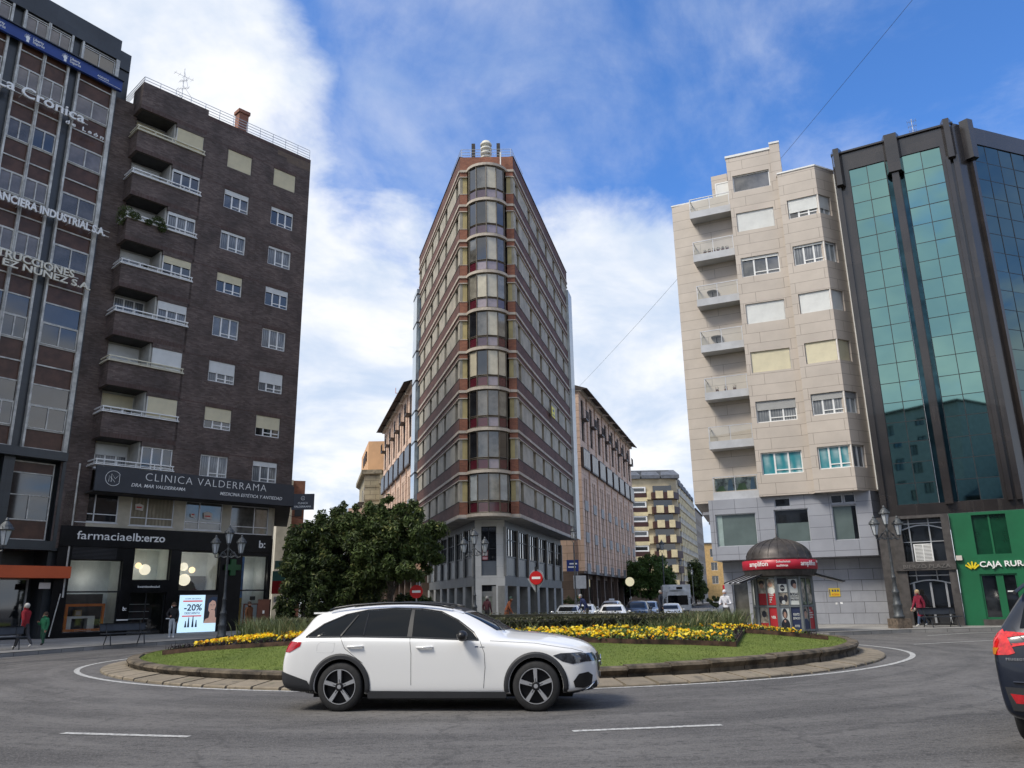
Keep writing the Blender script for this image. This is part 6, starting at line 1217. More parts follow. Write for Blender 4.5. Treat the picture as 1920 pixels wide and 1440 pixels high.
def street_lamp(loc, rot, label, h=5.0, stone=False, sc=1.0):
    t = thing('street_lamp', label, 'street lamp', Matrix.Translation(loc) @ Matrix.Rotation(rot, 4, 'Z') @ Matrix.Diagonal((sc, sc, sc, 1)), 'iron street lamps with three lanterns')
    z0 = .42 if stone else 0
    if stone: b = MB(); b.box(-.36, .36, -.36, .36, -.1, .42); b.build('stone_base', mat('lamp_stone', (.13, .10, .075), .9, var=.3, vs=6), t)
    b = MB(); b.lathe([(.24, z0), (.24, z0 + .12), (.20, z0 + .16), (.19, z0 + .55), (.22, z0 + .6), (.17, z0 + .66), (.14, z0 + 1.1), (.17, z0 + 1.14), (.15, z0 + 1.2), (.10, z0 + 1.3), (.085, z0 + 1.75), (.115, z0 + 1.79), (.085, z0 + 1.84), (.065, z0 + 2.0), (.05, h - 1.25), (.07, h - 1.2), (.05, h - 1.12), (.05, h - .95), (.08, h - .92), (.05, h - .88)], n=14); b.build('post', M_lamp, t, True)
    b = MB(); scroll(b, 1, h - 1.5); scroll(b, -1, h - 1.5); b.build('bracket', M_lamp, t)
    lantern(t, 0, 0, h - .9); lantern(t, .61, 0, h - 1.38); lantern(t, -.61, 0, h - 1.38); return t
street_lamp((-14.0, 38.9, -.02), .1, 'triple-lantern iron lamp on the left before the pharmacy window', 5.3)
street_lamp((-2.35, 46.3, 0), 0, 'triple-lantern iron lamp before the tip of the corner tower', 5.55)
street_lamp((17.35, 37.0, 0), .2, 'triple-lantern iron lamp on a stone block before the grey podium', 5.5, True)
t = street_lamp((-17.15, 25.6, 0), .15, 'triple-lantern iron lamp cut by the left edge of the photo', 4.85)
def single_lamp(x, y, h, label):
    t = thing('single_street_lamp', label, 'street lamp', (x, y, 0), 'single lantern lamps along the right street'); b = MB(); b.lathe([(.2, 0), (.18, .5), (.12, .6), (.09, 1.4), (.06, 1.6), (.045, h - 1.2)], n=10)
    for s in (1, -1): b.tube([(0, 0, h - 1.25), (s * .1, 0, h - 1.1), (s * .22, 0, h - .75)], .015, 4)
    b.build('post', M_lamp, t); lantern(t, 0, 0, h - .93); return t
single_lamp(4.15, 56, 6.5, 'single lantern lamp at the right flank of the corner tower')
single_lamp(12.9, 70, 6.4, 'tall dark single lantern lamp rising before the delivery truck')
single_lamp(20.0, 97, 6.1, 'second single lantern lamp, before the yellow block side wall')
single_lamp(30.0, 136.5, 6.0, 'third single lantern lamp along the right street')
single_lamp(41, 178, 6.0, 'farthest single lantern lamp along the right street')
# ============================================================ SIGNS
M_sr = mat('sign_red', (.52, .012, .012), .4, var=.03); M_pole = mat('galvanised_pole', (.30, .31, .32), .5, .4, var=.1)
def no_entry(loc, h, label, rot=0, tri=False, black=False):
    t = thing('no_entry_sign', label, 'traffic sign', Matrix.Translation(loc) @ Matrix.Rotation(rot, 4, 'Z'), 'no-entry signs')
    b = MB(); b.tube([(0, .05, 0), (0, .05, h + .42)], .035, 8); b.build('pole', M_black if black else M_pole, t)
    b = MB(); b.plate([(.31 * cos(a), h + .31 * sin(a)) for a in [2 * pi * i / 28 for i in range(28)]], -.02, .005, 0); b.box(-.2, .2, -.026, -.021, h - .055, h + .055, 1); b.build('disc', [M_sr, M_letter], t)
    if tri: b = MB(); b.plate([(0, h - .72), (.42, h - .02), (-.42, h - .02)], .09, .11); b.plate([(.34 * cos(a) + .03, h + .04 + .36 * sin(a)) for a in [2 * pi * i / 24 for i in range(24)]], .09, .115); b.build('rear_sign', M_alu, t); b = MB(); b.box(-.06, .06, .0, .1, h + .32, h + .5); b.build('cap', M_black, t)
    return t
no_entry((.98, 38, 0), 2.5, 'round red no-entry sign on a black pole before the right flank of the tower', tri=True, black=True)
no_entry((-4.7, 38.3, 0), 1.97, 'round red no-entry sign beside the large evergreen tree')
t = thing('parking_sign', 'blue and grey sign boards on a post at the right flank of the tower', 'sign', (4.45, 57.5, 0)); mb = MB(); mb.tube([(0, .1, 0), (0, .1, 4.2)], .05, 6); mb.build('pole', M_pole, t)
mb = MB(); mb.box(-.75, .1, 0, .05, 3.4, 4.2); mb.build('blue_board', mat('sign_blue', (.01, .03, .18), .4, var=.05), t); mb = MB(); mb.box(-.65, -.1, -.01, 0, 3.65, 3.75); mb.box(-.55, 0, -.01, 0, 3.88, 3.98); mb.build('print', M_letter, t); mb = MB(); mb.box(-.3, .6, 0, .04, 2.2, 3.1); mb.build('grey_board', M_alu, t)
t = thing('clock_sign', 'small round lit sign on the right pink block', 'sign', (14.2, 100, 0)); mb = MB(); mb.plate([(.55 * cos(a), 3.4 + .55 * sin(a)) for a in [2 * pi * i / 20 for i in range(20)]], 0, .15); mb.build('disc', mat('sign_cream', (.75, .68, .42), .4, emit=.3, ecol=(1, .9, .6)), t); mb = MB(); mb.box(-.05, .05, .1, .2, .2, 2.9); mb.build('bracket', M_black, t)
t = thing('red_shop_sign', 'glowing red shop sign at the corner of the grey podium', 'sign', (18.5, 72, 0)); mb = MB(); mb.box(0, .95, 0, .2, 2.1, 2.45); mb.build('board', mat('lit_red', (.7, .02, .03), .4, emit=.15, ecol=(1, .05, .08)), t); mb = MB(); mb.box(.2, .35, .05, .15, -.5, 2.1); mb.build('pole', M_pole, t)
# overhead wire and small cable
def cable(name, label, p, q, sag, r):
    p, q = Vector(p), Vector(q); mb = MB(); mb.tube([p.lerp(q, i / 24) - Vector((0, 0, sag * 4 * (i / 24) * (1 - i / 24))) for i in range(25)], r, 5); tag(mb.build(name, M_black), label, 'cable')
cable('overhead_wire', 'thin wire sweeping across the sky from top right to the pink block', (20.5, 32, 30.2), (7.4, 84, 24.2), .55, .011)
cable('thin_cable', 'thin cable leaving the brick block towards the trees', (-14.3, 49.9, 6.9), (-9.5, 60, 7.0), .3, .015)
t = street_lamp
# ============================================================ KIOSK
FK = Matrix.Translation((11.72, 35.6, 0)) @ Matrix.Diagonal((.92, .92, .955, 1)); K = thing('round_kiosk', 'round advertising kiosk with a brown dome and red fascia before the grey podium', 'kiosk', FK)
M_dome = mat('bronze_dome', (.066, .058, .055), .5, .5, var=.2, vs=3); M_kf = mat('kiosk_grey_frame', (.17, .185, .19), .45, .3, var=.1)
mb = MB(); prof = [(1.58, 3.12), (1.52, 3.25)] + [(1.5 * cos(a), 3.25 + .88 * sin(a)) for a in [rad(6 * i) for i in range(1, 15)]] + [(.06, 4.13)]
mb.lathe(prof, n=40); mb.lathe([(.18, 4.10), (.2, 4.15), (.12, 4.19), (.05, 4.22), (.03, 4.31), (.012, 4.8)], n=10)
for k in range(20): a = 2 * pi * k / 20; mb.tube([(1.5 * cos(b_) * cos(a) * 1.004, 1.5 * cos(b_) * sin(a) * 1.004, 3.25 + .885 * sin(b_)) for b_ in [rad(8 * i) for i in range(11)]], .016, 4)
mb.build('dome', M_dome, K, True)
mb = MB(); mb.lathe([(1.70, 2.72), (1.72, 2.73), (1.72, 3.13), (1.70, 3.14)], n=48); mb.build('fascia', mat('kiosk_red', (.42, .012, .03), .4, var=.04), K, True)
mb = MB(); mb.lathe([(1.5, 2.42), (1.62, 2.45), (1.68, 2.71), (1.5, 2.72)], n=40); [mb.ball((1.71 * cos(a), 1.71 * sin(a), 3.17), .03, 6) for a in [2 * pi * k / 18 for k in range(18)]]; mb.build('eaves_ring', M_dome, K)
def curved(par, s, ang, r, z, size, mt, sx=1, bold=0, name='lettering', space=1):
    "lettering bent round a cylinder; ang is degrees from the front, positive to the right"
    me = textdata(s, size=size, ext=.006, bold=bold, space=space); xs = [v.co.x for v in me.vertices]; mid = (min(xs) + max(xs)) / 2
    for v in me.vertices: a = -pi / 2 + rad(ang) + (v.co.x - mid) * sx / r; rr_ = r - v.co.y; v.co = Vector((rr_ * cos(a), rr_ * sin(a), z + v.co.z))
    me.materials.clear(); me.materials.append(mt); return link(name, me, par)
tw = -18
for an_, s, sz, bo, dz in ((tw - 34, 'amplifon', .30, .014, 0), (tw + 6, 'Soluciones', .15, .006, .11), (tw + 4, 'auditivas', .15, .006, -.06), (tw + 50, 'amplifon', .30, .014, 0), (tw + 84, 'Soluciones', .15, .006, .11)): curved(K, s, an_, 1.725, 2.87 + dz - (0 if sz > .2 else -.02), sz, M_letter, 1, bo)
mb = MB(); n = 8; r0 = 1.38; RO = rad(-90 - 22.5 - 6)
vs_ = [(r0 * cos(RO + 2 * pi * k / n), r0 * sin(RO + 2 * pi * k / n)) for k in range(n)]
mb.lathe([(1.2, 0), (1.2, 2.5)], n=24, m=1)
for k in range(n):
    p, q = Vector(vs_[k]), Vector(vs_[(k + 1) % n]); mb.X = Matrix.Translation((p.x, p.y, 0)) @ Matrix.Rotation(math.atan2(q.y - p.y, q.x - p.x), 4, 'Z'); L_ = (q - p).length
    mb.box(-.06, .06, -.05, .07, 0, 2.45); mb.box(L_ / 2 - .03, L_ / 2 + .03, -.02, .07, .05, 2.45)
    for z in (.05, 1.08, 2.33): mb.box(.06, L_ / 2 - .03, -.02, .07, z, z + .08); mb.box(L_ / 2 + .03, L_ - .06, -.02, .07, z, z + .08)
mb.X = None; mb.build('frame', [M_kf, M_glassd], K)
# posters, one mesh each
PM = {'w': mat('poster_white', (.58, .60, .57), .5, var=.06), 'r': mat('poster_red', (.36, .018, .025), .5, var=.05), 'n': mat('poster_navy', (.025, .035, .085), .5, var=.06), 'k': mat('poster_black', (.025, .025, .035), .5, var=.2), 's': mat('poster_skin', (.45, .27, .20), .5, var=.15, vs=8), 'g': mat('poster_green', (.16, .19, .12), .5, var=.5, vs=4), 't': mat('poster_tan', (.35, .31, .25), .5, var=.4, vs=5)}
PK = list(PM); PL = list(PM.values())
def poster(face, half, z0, z1, base, draw, name='poster'):
    p, q = Vector(vs_[face % n]), Vector(vs_[(face + 1) % n]); L_ = (q - p).length; x0, x1 = (.07, L_ / 2 - .04) if half == 0 else (L_ / 2 + .04, L_ - .07)
    b = MB(); b.X = Matrix.Translation((p.x, p.y, 0)) @ Matrix.Rotation(math.atan2(q.y - p.y, q.x - p.x), 4, 'Z') @ Matrix.Translation((x0, .02, z0)); w_, h_ = x1 - x0, z1 - z0
    b.box(0, w_, 0, .02, 0, h_, PK.index(base))
    for it in draw:
        if it[0] == 'r': _, c, a, c2, d, e = it; b.box(a * w_, c2 * w_, -.004, 0, d * h_, e * h_, PK.index(c))
        elif it[0] == 'e': _, c, cx, cy, rx, ry = it; b.plate([((cx + rx * cos(a)) * w_, (cy + ry * sin(a)) * h_) for a in [2 * pi * i / 16 for i in range(16)]], -.006 - .001 * draw.index(it), 0, PK.index(c))
        elif it[0] == 't': _, c, s, x, y, wd, sz, sh = it; textinto(b, s, (x * w_, -.009 - .0, y * h_), PK.index(c), wd * w_, size=sz, bold=.03, ext=.001, shear=sh)
    b.build(name, PL, K)
A0, A1 = 1.18, 2.3
poster(0, 0, A0, A1, 'k', [('r', 'k', 0, 1, .8, 1), ('r', 'w', 0, 1, .48, .8), ('e', 'k', .5, .65, .26, .13), ('r', 't', 0, 1, 0, .45), ('e', 'k', .3, .2, .25, .15), ('e', 'k', .75, .25, .2, .14), ('e', 'w', .5, .1, .2, .08), ('t', 'w', 'FOTO', .3, .62, .4, .1, 0)])
poster(0, 1, A0, A1, 'w', [('e', 'k', .55, .82, .3, .15), ('e', 's', .65, .72, .2, .1), ('t', 'k', 'BODAS', .08, .36, .84, .16, 0), ('t', 'k', 'COMUNIONES', .08, .28, .84, .07, 0), ('t', 'k', 'BAUTIZOS', .08, .17, .84, .11, 0)])
poster(0, 0, .12, 1.08, 'w', [('e', 'k', .5, .72, .27, .22), ('e', 's', .5, .66, .15, .14), ('e', 'k', .5, .2, .45, .3), ('e', 's', .45, .38, .1, .06)])
poster(0, 1, .12, 1.08, 'n', [('t', 'w', 'PUNTO', .18, .62, .66, .15, .2), ('t', 'w', 'ESPACIO', .12, .46, .76, .13, .2), ('t', 'w', 'FOTO', .25, .12, .5, .13, .1)])
poster(1, 0, A0, A1, 'g', [('e', 't', .4, .75, .4, .15), ('e', 't', .5, .4, .4, .3)]); poster(1, 1, A0, A1, 'g', [('e', 't', .4, .6, .4, .2), ('e', 't', .6, .25, .4, .2)])
poster(1, 0, .12, 1.08, 't', [('e', 'k', .5, .8, .28, .12), ('e', 's', .5, .66, .25, .16), ('e', 'n', .5, .2, .55, .28)]); poster(1, 1, .12, 1.08, 'r', [('t', 'w', 'Las\nmejores\nsoluciones\nauditivas', .1, .82, .75, .1, 0), ('r', 't', .7, 1, .85, 1)])
poster(7, 1, A0, A1, 'r', [('r', 't', 0, 1, .45, 1), ('e', 's', .4, .8, .3, .1), ('e', 'w', .5, .55, .45, .13), ('t', 'w', 'Escucha\nmejor\ncada\ndía', .15, .36, .6, .1, 0)]); poster(7, 0, A0, A1, 't', [('e', 'k', .5, .85, .3, .12), ('e', 's', .5, .74, .22, .1), ('r', 'r', 0, 1, 0, .45)])
poster(7, 1, .12, 1.08, 'r', [('t', 'w', 'VER', .2, .5, .6, .16, 0)]); poster(7, 0, .12, 1.08, 't', [('e', 'k', .5, .7, .3, .15), ('r', 'r', 0, 1, 0, .3)])
for f in (2, 3, 4, 5, 6): poster(f, 0, A0, A1, 'w', []); poster(f, 1, .12, 1.08, 'n', [])
for s, a0 in ((1, rad(-15)), (-1, rad(180 + 20))):
    mb = MB(); c_, s_ = cos(a0), sin(a0); nx, ny = -s_, c_
    pts = lambda r_, w_, z: (r_ * c_ + nx * w_, r_ * s_ + ny * w_, z)
    mb.face([pts(1.5, -.6, 2.5), pts(2.75, -.6, 2.15), pts(2.75, .6, 2.15), pts(1.5, .6, 2.5)]); mb.face([pts(1.5, -.6, 2.46), pts(2.75, -.6, 2.11), pts(2.75, .6, 2.11), pts(1.5, .6, 2.46)][::-1])
    for w_ in (-.6, -.2, .2, .6): mb.tube([pts(1.5, w_, 2.53), pts(2.8, w_, 2.16)], .028, 4, 1)
    mb.build('side_flap', [M_slab, M_black], K)

# ============================================================ BENCHES
def bench(Mx, label):
    t = thing('bench', label, 'bench', Mx, 'dark benches on the pavements'); iron = mat('bench_iron', (.02, .022, .026), .5, var=.2); wd = mat('bench_slat', (.030, .036, .046), .5, var=.2)
    mb = MB(); [mb.box(-.95, .95, y, y + .09, .44, .475) for y in (-.24, -.13, -.02, .09)]; mb.build('seat', wd, t)
    mb = MB(); mb.face([(-.95, .20, .56), (.95, .20, .56), (.95, .27, .86), (-.95, .27, .86)]); mb.face([(-.95, .24, .56), (.95, .24, .56), (.95, .31, .86), (-.95, .31, .86)][::-1]); mb.face([(-.95, .20, .86), (.95, .20, .86), (.95, .31, .86), (-.95, .31, .86)]); mb.box(-.95, .95, .2, .24, .555, .575); mb.build('backrest', wd, t)
    for x in (-.7, .7): mb = MB(); mb.tube([(x, -.3, 0), (x, -.24, .2), (x, -.18, .43), (x, .1, .43), (x, .2, .6), (x, .27, .84)], .022, 6); mb.tube([(x, .32, 0), (x, .2, .22), (x, .1, .43)], .022, 6); mb.build('leg', iron, t)
    return t
bench(frm(-19.6, 30.9, 50), 'dark park bench nearest the left edge, behind it a man in red')
bench(frm(-16.2, 33.9, 52), 'dark park bench before the pharmacy door, right of the red-jacket man')
bench(frm(19.5, 37.5, 12), 'dark park bench on the right pavement before the portal')

# ============================================================ PEOPLE
def person(label, Mx, J, cols, hair=None, extras=None, hairlen=.0, scale=1.0, head_d=(0, -1, 0)):
    """J: dict of joints (metres, facing -y). cols: dict of materials for skin, top, legs, shoe. One skinned body, regions by nearest bone."""
    t = thing('person', label, 'person', Mx @ Matrix.Diagonal((scale,) * 3 + (1,)))
    bones = [('pel', 'waist', 'top' if cols.get('coat') else 'legs'), ('waist', 'chest', 'top'), ('chest', 'neck', 'top'), ('neck', 'jaw', 'skin'), ('jaw', 'brow', 'skin'), ('brow', 'crown', 'skin')]
    for s in 'LR': bones += [('chest', 'sh' + s, 'top'), ('sh' + s, 'el' + s, 'top'), ('el' + s, 'wr' + s, 'top'), ('wr' + s, 'ha' + s, 'skin'), ('pel', 'hip' + s, 'legs'), ('hip' + s, 'kn' + s, 'coat' if cols.get('coat') else 'legs'), ('kn' + s, 'an' + s, 'legs'), ('an' + s, 'toe' + s, 'shoe')]
    rad_ = {'pel': .155, 'waist': .14, 'chest': .165, 'neck': .06, 'jaw': .075, 'brow': .10, 'crown': .065, 'sh': .075, 'el': .055, 'wr': .038, 'ha': .038, 'hip': .10, 'kn': .068, 'an': .045, 'toe': .04}
    names = list(J); me = bpy.data.meshes.new('body'); ix = {n: i for i, n in enumerate(names)}
    me.from_pydata([J[n] for n in names], [(ix[a], ix[b]) for a, b, _ in bones], []); ob = bpy.data.objects.new('tmpbody', me); COL.objects.link(ob)
    sk = ob.modifiers.new('s', 'SKIN'); sk.use_smooth_shade = True; ob.modifiers.new('u', 'SUBSURF').levels = 2
    sl = me.skin_vertices[0].data
    for n_ in names:
        rr_ = rad_[n_ if n_ in rad_ else n_[:-1]] * (1.15 if n_[:-1] in ('sh', 'el') else 1); 
        if cols.get('coat') and n_[:-1] in ('hip', 'kn'): rr_ *= 1.25
        sl[ix[n_]].radius = (rr_, rr_ * (.72 if n_ in ('pel', 'waist', 'chest') else 1)); sl[ix[n_]].use_root = n_ == 'pel'
    dg = bpy.context.evaluated_depsgraph_get(); dg.update(); m2 = bpy.data.meshes.new_from_object(ob.evaluated_get(dg)); bpy.data.objects.remove(ob)
    m2.materials.clear(); keys = ['skin', 'top', 'legs', 'shoe', 'coat']; [m2.materials.append(cols.get(k) or cols['top']) for k in keys]
    segs = [(Vector(J[a]), Vector(J[b]), keys.index(c)) for a, b, c in bones]
    for p in m2.polygons:
        c = p.center; best = 9; bi = 0
        for a, b, k in segs:
            u = b - a; tt_ = max(0, min(1, (c - a).dot(u) / max(u.length_squared, 1e-6))); d = (c - a - u * tt_).length - (.05 if k == 1 else 0)
            if d < best: best = d; bi = k
        p.material_index = bi; p.use_smooth = True
    body = link('body', m2, t)
    hd_ = Vector(J['brow']); f = Vector(head_d).normalized(); sd_ = f.cross(Vector((0, 0, 1)))
    mb = MB(); fc = hd_ + f * .095 - Vector((0, 0, .01)); mb.ball(fc - Vector((0, 0, .04)) + f * .012, .018, 6, sc=(1, 1, 1.4)); mb.box(0, 0, 0, 0, 0, 0) if 0 else None; mb.build('nose', cols['skin'], t, True)
    mb = MB(); [mb.ball(fc + sd_ * s * .032 + Vector((0, 0, .0)) - f * .006, .011, 6) for s in (1, -1)]; mb.ball(fc - Vector((0, 0, .085)) - f * .012, .014, 6, sc=(1.6, 1.6, .5)); mb.build('eyes_and_mouth', M_scrt, t, True)
    mb = MB(); [mb.ball(hd_ + sd_ * s * .098 - Vector((0, 0, .02)), .022, 6, sc=(.6, .9, 1.4)) for s in (1, -1)]; mb.build('ears', cols['skin'], t, True)
    # five fingers on each hand
    mb = MB()
    for s in 'LR':
        h_ = Vector(J['ha' + s]); d = (h_ - Vector(J['wr' + s])).normalized(); u = d.orthogonal().normalized()
        for q in range(4): b0 = h_ + u * (q - 1.5) * .017; mb.tube([b0, b0 + d * .035, b0 + d * (.06 + .008 * (q in (1, 2))) + f * .014], [.0085, .008, .006], 5)
        mb.tube([h_ - d * .02 + u * .03, h_ + u * .05 + d * .015, h_ + u * .045 + d * .04], [.01, .009, .007], 5)
    mb.build('fingers', cols['skin'], t, True)
    if hair:
        mb = MB(); mb.ball(hd_ - f * .022 + Vector((0, 0, .035)), .112, 12, sc=(.95, .95, 1.0)); 
        if hairlen: mb.ball(hd_ - f * .06 - Vector((0, 0, hairlen * .5)), .085, 10, sc=(1, 1, 1 + hairlen * 5))
        mb.build('hair', hair, t, True)
    if extras: extras(t)
    return t
def pose(stride=0, bend=0, armL=None, armR=None, h=1.72, head=(0, 0)):
    s = h / 1.72; b = bend
    J = {'pel': (0, 0, .93), 'waist': (0, -.03 * b, 1.08), 'chest': (0, -.2 * b, 1.33), 'neck': (0, -.28 * b, 1.49), 'jaw': (0, -.31 * b - .02, 1.55), 'brow': (0, -.33 * b - .015, 1.635), 'crown': (0, -.33 * b, 1.70)}
    for k, sg in (('L', 1), ('R', -1)):
        st_ = stride * sg; J['sh' + k] = (sg * .185, -.22 * b, 1.40); J['hip' + k] = (sg * .09, 0, .88); J['kn' + k] = (sg * .095, -.16 * st_ - .03, .48); J['an' + k] = (sg * .095, -.30 * st_ + (.08 if st_ < 0 else 0), .085 + (.05 if st_ < 0 else 0)); J['toe' + k] = (sg * .10, -.30 * st_ - .14 + (.08 if st_ < 0 else 0), .045)
        J['el' + k] = (sg * .23, -.22 * b + .10 * st_ + .02, 1.12); J['wr' + k] = (sg * .235, -.24 * b + .16 * st_ - .06, .88); J['ha' + k] = (sg * .235, -.24 * b + .17 * st_ - .09, .80)
    for k, a in (('L', armL), ('R', armR)):
        if a: J['el' + k], J['wr' + k], J['ha' + k] = a
    return {k: tuple(c * s for c in v) for k, v in J.items()}
cl = lambda n_, c, r_=.8: mat(n_, c, r_, var=.15, vs=5, bump=.2)
BLK, JEAN, GRYT, SHW, SHB = cl('black_cloth', (.012, .012, .016)), cl('blue_jeans', (.06, .09, .16)), cl('grey_trousers', (.045, .045, .05)), cl('white_shoes', (.6, .6, .58)), cl('dark_shoes', (.02, .018, .016))
HW, HB, HG = cl('white_hair', (.55, .52, .46)), cl('brown_hair', (.06, .035, .02)), cl('grey_hair', (.3, .29, .27))
person('white-haired man in a red jacket walking behind the left bench', frm(-19.5, 32.4, -95), pose(.8, .15, h=1.66), {'skin': M_skin, 'top': cl('red_jacket', (.30, .012, .02)), 'legs': GRYT, 'shoe': SHW}, HW)
person('child in a green jacket beside the man in red', frm(-20.0, 34.6, -20), pose(.2, .1, armR=((-.26, -.05, 1.1), (-.2, -.25, 1.2), (-.17, -.3, 1.26)), h=1.28), {'skin': M_skin, 'top': cl('green_jacket', (.02, .16, .07)), 'legs': cl('green_trousers', (.02, .08, .045)), 'shoe': SHB}, HB)
person('person in black jacket and pale jeans facing the lit advert screen', frm(-16.6, 39.4, 20), pose(0, .1, armR=((-.3, -.05, 1.15), (-.2, -.2, 1.05), (-.12, -.24, 1.08)), h=1.62), {'skin': M_skin, 'top': BLK, 'legs': cl('pale_jeans', (.42, .46, .50)), 'shoe': SHW}, HB, hairlen=.05)
person('woman in a tan fur coat behind the pharmacy lamp', frm(-14.0, 42.6, 60), pose(.3, .1, h=1.6), {'skin': M_skin, 'top': cl('tan_coat', (.20, .08, .03)), 'coat': MATS['tan_coat'], 'legs': GRYT, 'shoe': SHB}, HB, hairlen=.05)
person('white-haired man in a maroon jumper before the tower door', frm(-1.75, 49.6, 150), pose(.3, .05, armL=((.3, 0, 1.12), (.26, .02, .98), (.2, -.05, .93)), h=1.7), {'skin': M_skin, 'top': cl('maroon_jumper', (.06, .012, .02)), 'legs': BLK, 'shoe': SHB}, HG)
person('stooped person in a brown coat and green cap beside the tower door', frm(-.55, 48.6, 80), pose(.6, .9, h=1.65), {'skin': M_skin, 'top': cl('brown_coat', (.24, .07, .025)), 'coat': MATS['brown_coat'], 'legs': GRYT, 'shoe': SHB}, cl('green_cap', (.03, .07, .05)))
person('bending man in a dark blue vest and grey sleeves by the first car', frm(4.3, 49, -70), pose(.5, 1.3, h=1.72), {'skin': M_skin, 'top': cl('navy_vest', (.012, .022, .085)), 'legs': GRYT, 'shoe': SHB}, HG)
person('tall man in dark clothes standing left of the delivery truck', frm(9.0, 50.5, 60), pose(.4, .1, h=1.9), {'skin': M_skin, 'top': cl('navy_coat', (.010, .014, .028)), 'coat': MATS['navy_coat'], 'legs': BLK, 'shoe': SHB}, HG)
person('person in a white hooded top looking at a phone', frm(10.3, 39.8, -35), pose(.1, .25, armL=((.27, -.08, 1.12), (.18, -.32, 1.1), (.15, -.40, 1.12)), armR=((-.27, -.08, 1.12), (-.14, -.32, 1.1), (-.1, -.40, 1.12)), h=1.78), {'skin': M_skin, 'top': cl('white_hoodie', (.62, .63, .68)), 'legs': GRYT, 'shoe': SHB}, MATS['white_hoodie'], hairlen=.08)
def handbag(t): mb = MB(); mb.ball((-.3, -.12, .78), .14, 10, sc=(1.1, .5, .8)); mb.tube([(-.38, -.12, .85), (-.32, -.1, 1.05), (-.24, -.12, .85)], .012, 5); mb.build('handbag', cl('cream_bag', (.55, .50, .42)), t, True)
person('blonde woman in a raspberry red coat passing the right bench', frm(19.05, 38.4, -75), pose(1.0, .15, h=1.62), {'skin': M_skin, 'top': cl('raspberry_coat', (.24, .014, .04)), 'coat': MATS['raspberry_coat'], 'legs': JEAN, 'shoe': SHW}, cl('blonde_hair', (.55, .40, .22)), hairlen=.06, extras=handbag)
person('person in white standing in the shade under the pharmacy cross', frm(-17.3, 55.5, 10), pose(.2, .1, h=1.75), {'skin': M_skin, 'top': cl('white_coat', (.6, .6, .62)), 'legs': BLK, 'shoe': SHW}, HG)

# ============================================================ CARS
M_rub = mat('tyre_rubber', (.018, .018, .019), .75, var=.2, vs=12); M_rimd = mat('rim_dark', (.02, .02, .022), .35, .5, var=.1); M_rims = mat('rim_silver', (.50, .51, .53), .35, .6, var=.05); M_clad_ = mat('dark_cladding', (.022, .023, .026), .55, var=.1); M_seam = mat('panel_gap', (.02, .02, .022), .8, var=0)
M_carglass = mat('car_glass', (.004, .005, .006), .015, spec=.3, coat=0, var=0); M_tail = mat('tail_lamp', (.42, .008, .015), .12, coat=1, var=.15, vs=12); M_head = mat('head_lamp', (.05, .055, .065), .08, .2, coat=1, var=.3, vs=14); M_grl = mat('grille_black', (.012, .012, .013), .35, var=.2); M_chr = mat('chrome', (.6, .61, .63), .15, 1.0, var=.02)
M_amber = mat('amber_lens', (.55, .20, .02), .15, coat=1); M_plate = mat('number_plate', (.7, .7, .68), .4, var=.05)
def paintm(n_, c): return mat(n_, c, .28, var=.0, coat=1, spec=.5)
def wheel(par, x, y, rw, wd, side, style=0, name='wheel'):
    w_ = bpy.data.objects.new(name, None); COL.objects.link(w_); w_.parent = par; w_.location = (x, y, rw); w_.rotation_euler = (0, 0, 0 if side < 0 else pi); CH.setdefault(par.name, []).append(w_)
    b = MB(); rot = Matrix.Rotation(pi / 2, 4, 'X'); b.X = rot; rr_ = rw * .72; b.lathe([(rr_ * .98, -wd * .48), (rw * .93, -wd * .5), (rw * .985, -wd * .4), (rw, -wd * .25), (rw, wd * .25), (rw * .985, wd * .4), (rw * .93, wd * .5), (rr_ * .98, wd * .48)], n=44, cap=False); b.build('tyre', M_rub, w_, True)
    b = MB(); b.X = rot; b.lathe([(rr_ * .99, wd * .485), (rr_, wd * .50), (rr_ * .93, wd * .5), (rr_ * .92, wd * .2), (.05, wd * .18)], n=40, m=1, cap=False); b.lathe([(rr_ * .985, wd * .501), (rr_ * .985, wd * .506), (rr_ * .94, wd * .506), (rr_ * .94, wd * .5)], n=44, cap=False)
    b.X = None
    ns = 5 if style == 0 else 7
    for k in range(ns):
        a = 2 * pi * k / ns + .35; ca, sa = cos(a), sin(a); px, pz = -sa, ca; yf = -wd * .5
        def q(r_, o_, dy): return (ca * r_ + px * o_, yf + dy, sa * r_ + pz * o_)
        w0, w1 = (.019, .029) if style == 0 else (.022, .026)
        f = [q(.03, -w0, .0), q(.03, w0, 0), q(rr_ * .94, w1, -.004), q(rr_ * .94, -w1, -.004)]; g = [q(.03, -w0, .045), q(.03, w0, .045), q(rr_ * .94, w1, .05), q(rr_ * .94, -w1, .05)]
        b.face(f); b.face([f[0], g[0], g[3], f[3]][::-1]); b.face([f[1], g[1], g[2], f[2]])
        b.face([q(rr_ * .25, -.004, -.0035), q(rr_ * .25, .004, -.0035), q(rr_ * .42, .004, -.0045), q(rr_ * .42, -.004, -.0045)], 1)
    b.X = rot; b.lathe([(.062, wd * .45), (.062, wd * .5 + .004), (.05, wd * .5 + .01), (.01, wd * .5 + .011)], n=16, m=1); b.lathe([(.03, wd * .5 + .01), (.03, wd * .5 + .014), (.004, wd * .5 + .015)], n=12)
    b.build('rim', [M_rims, M_rimd], w_)
    b = MB(); b.X = rot; b.lathe([(rr_ * .62, wd * .1), (rr_ * .62, wd * .14), (.1, wd * .15)], n=24); b.build('brake_disc', M_alu, w_)
    return w_
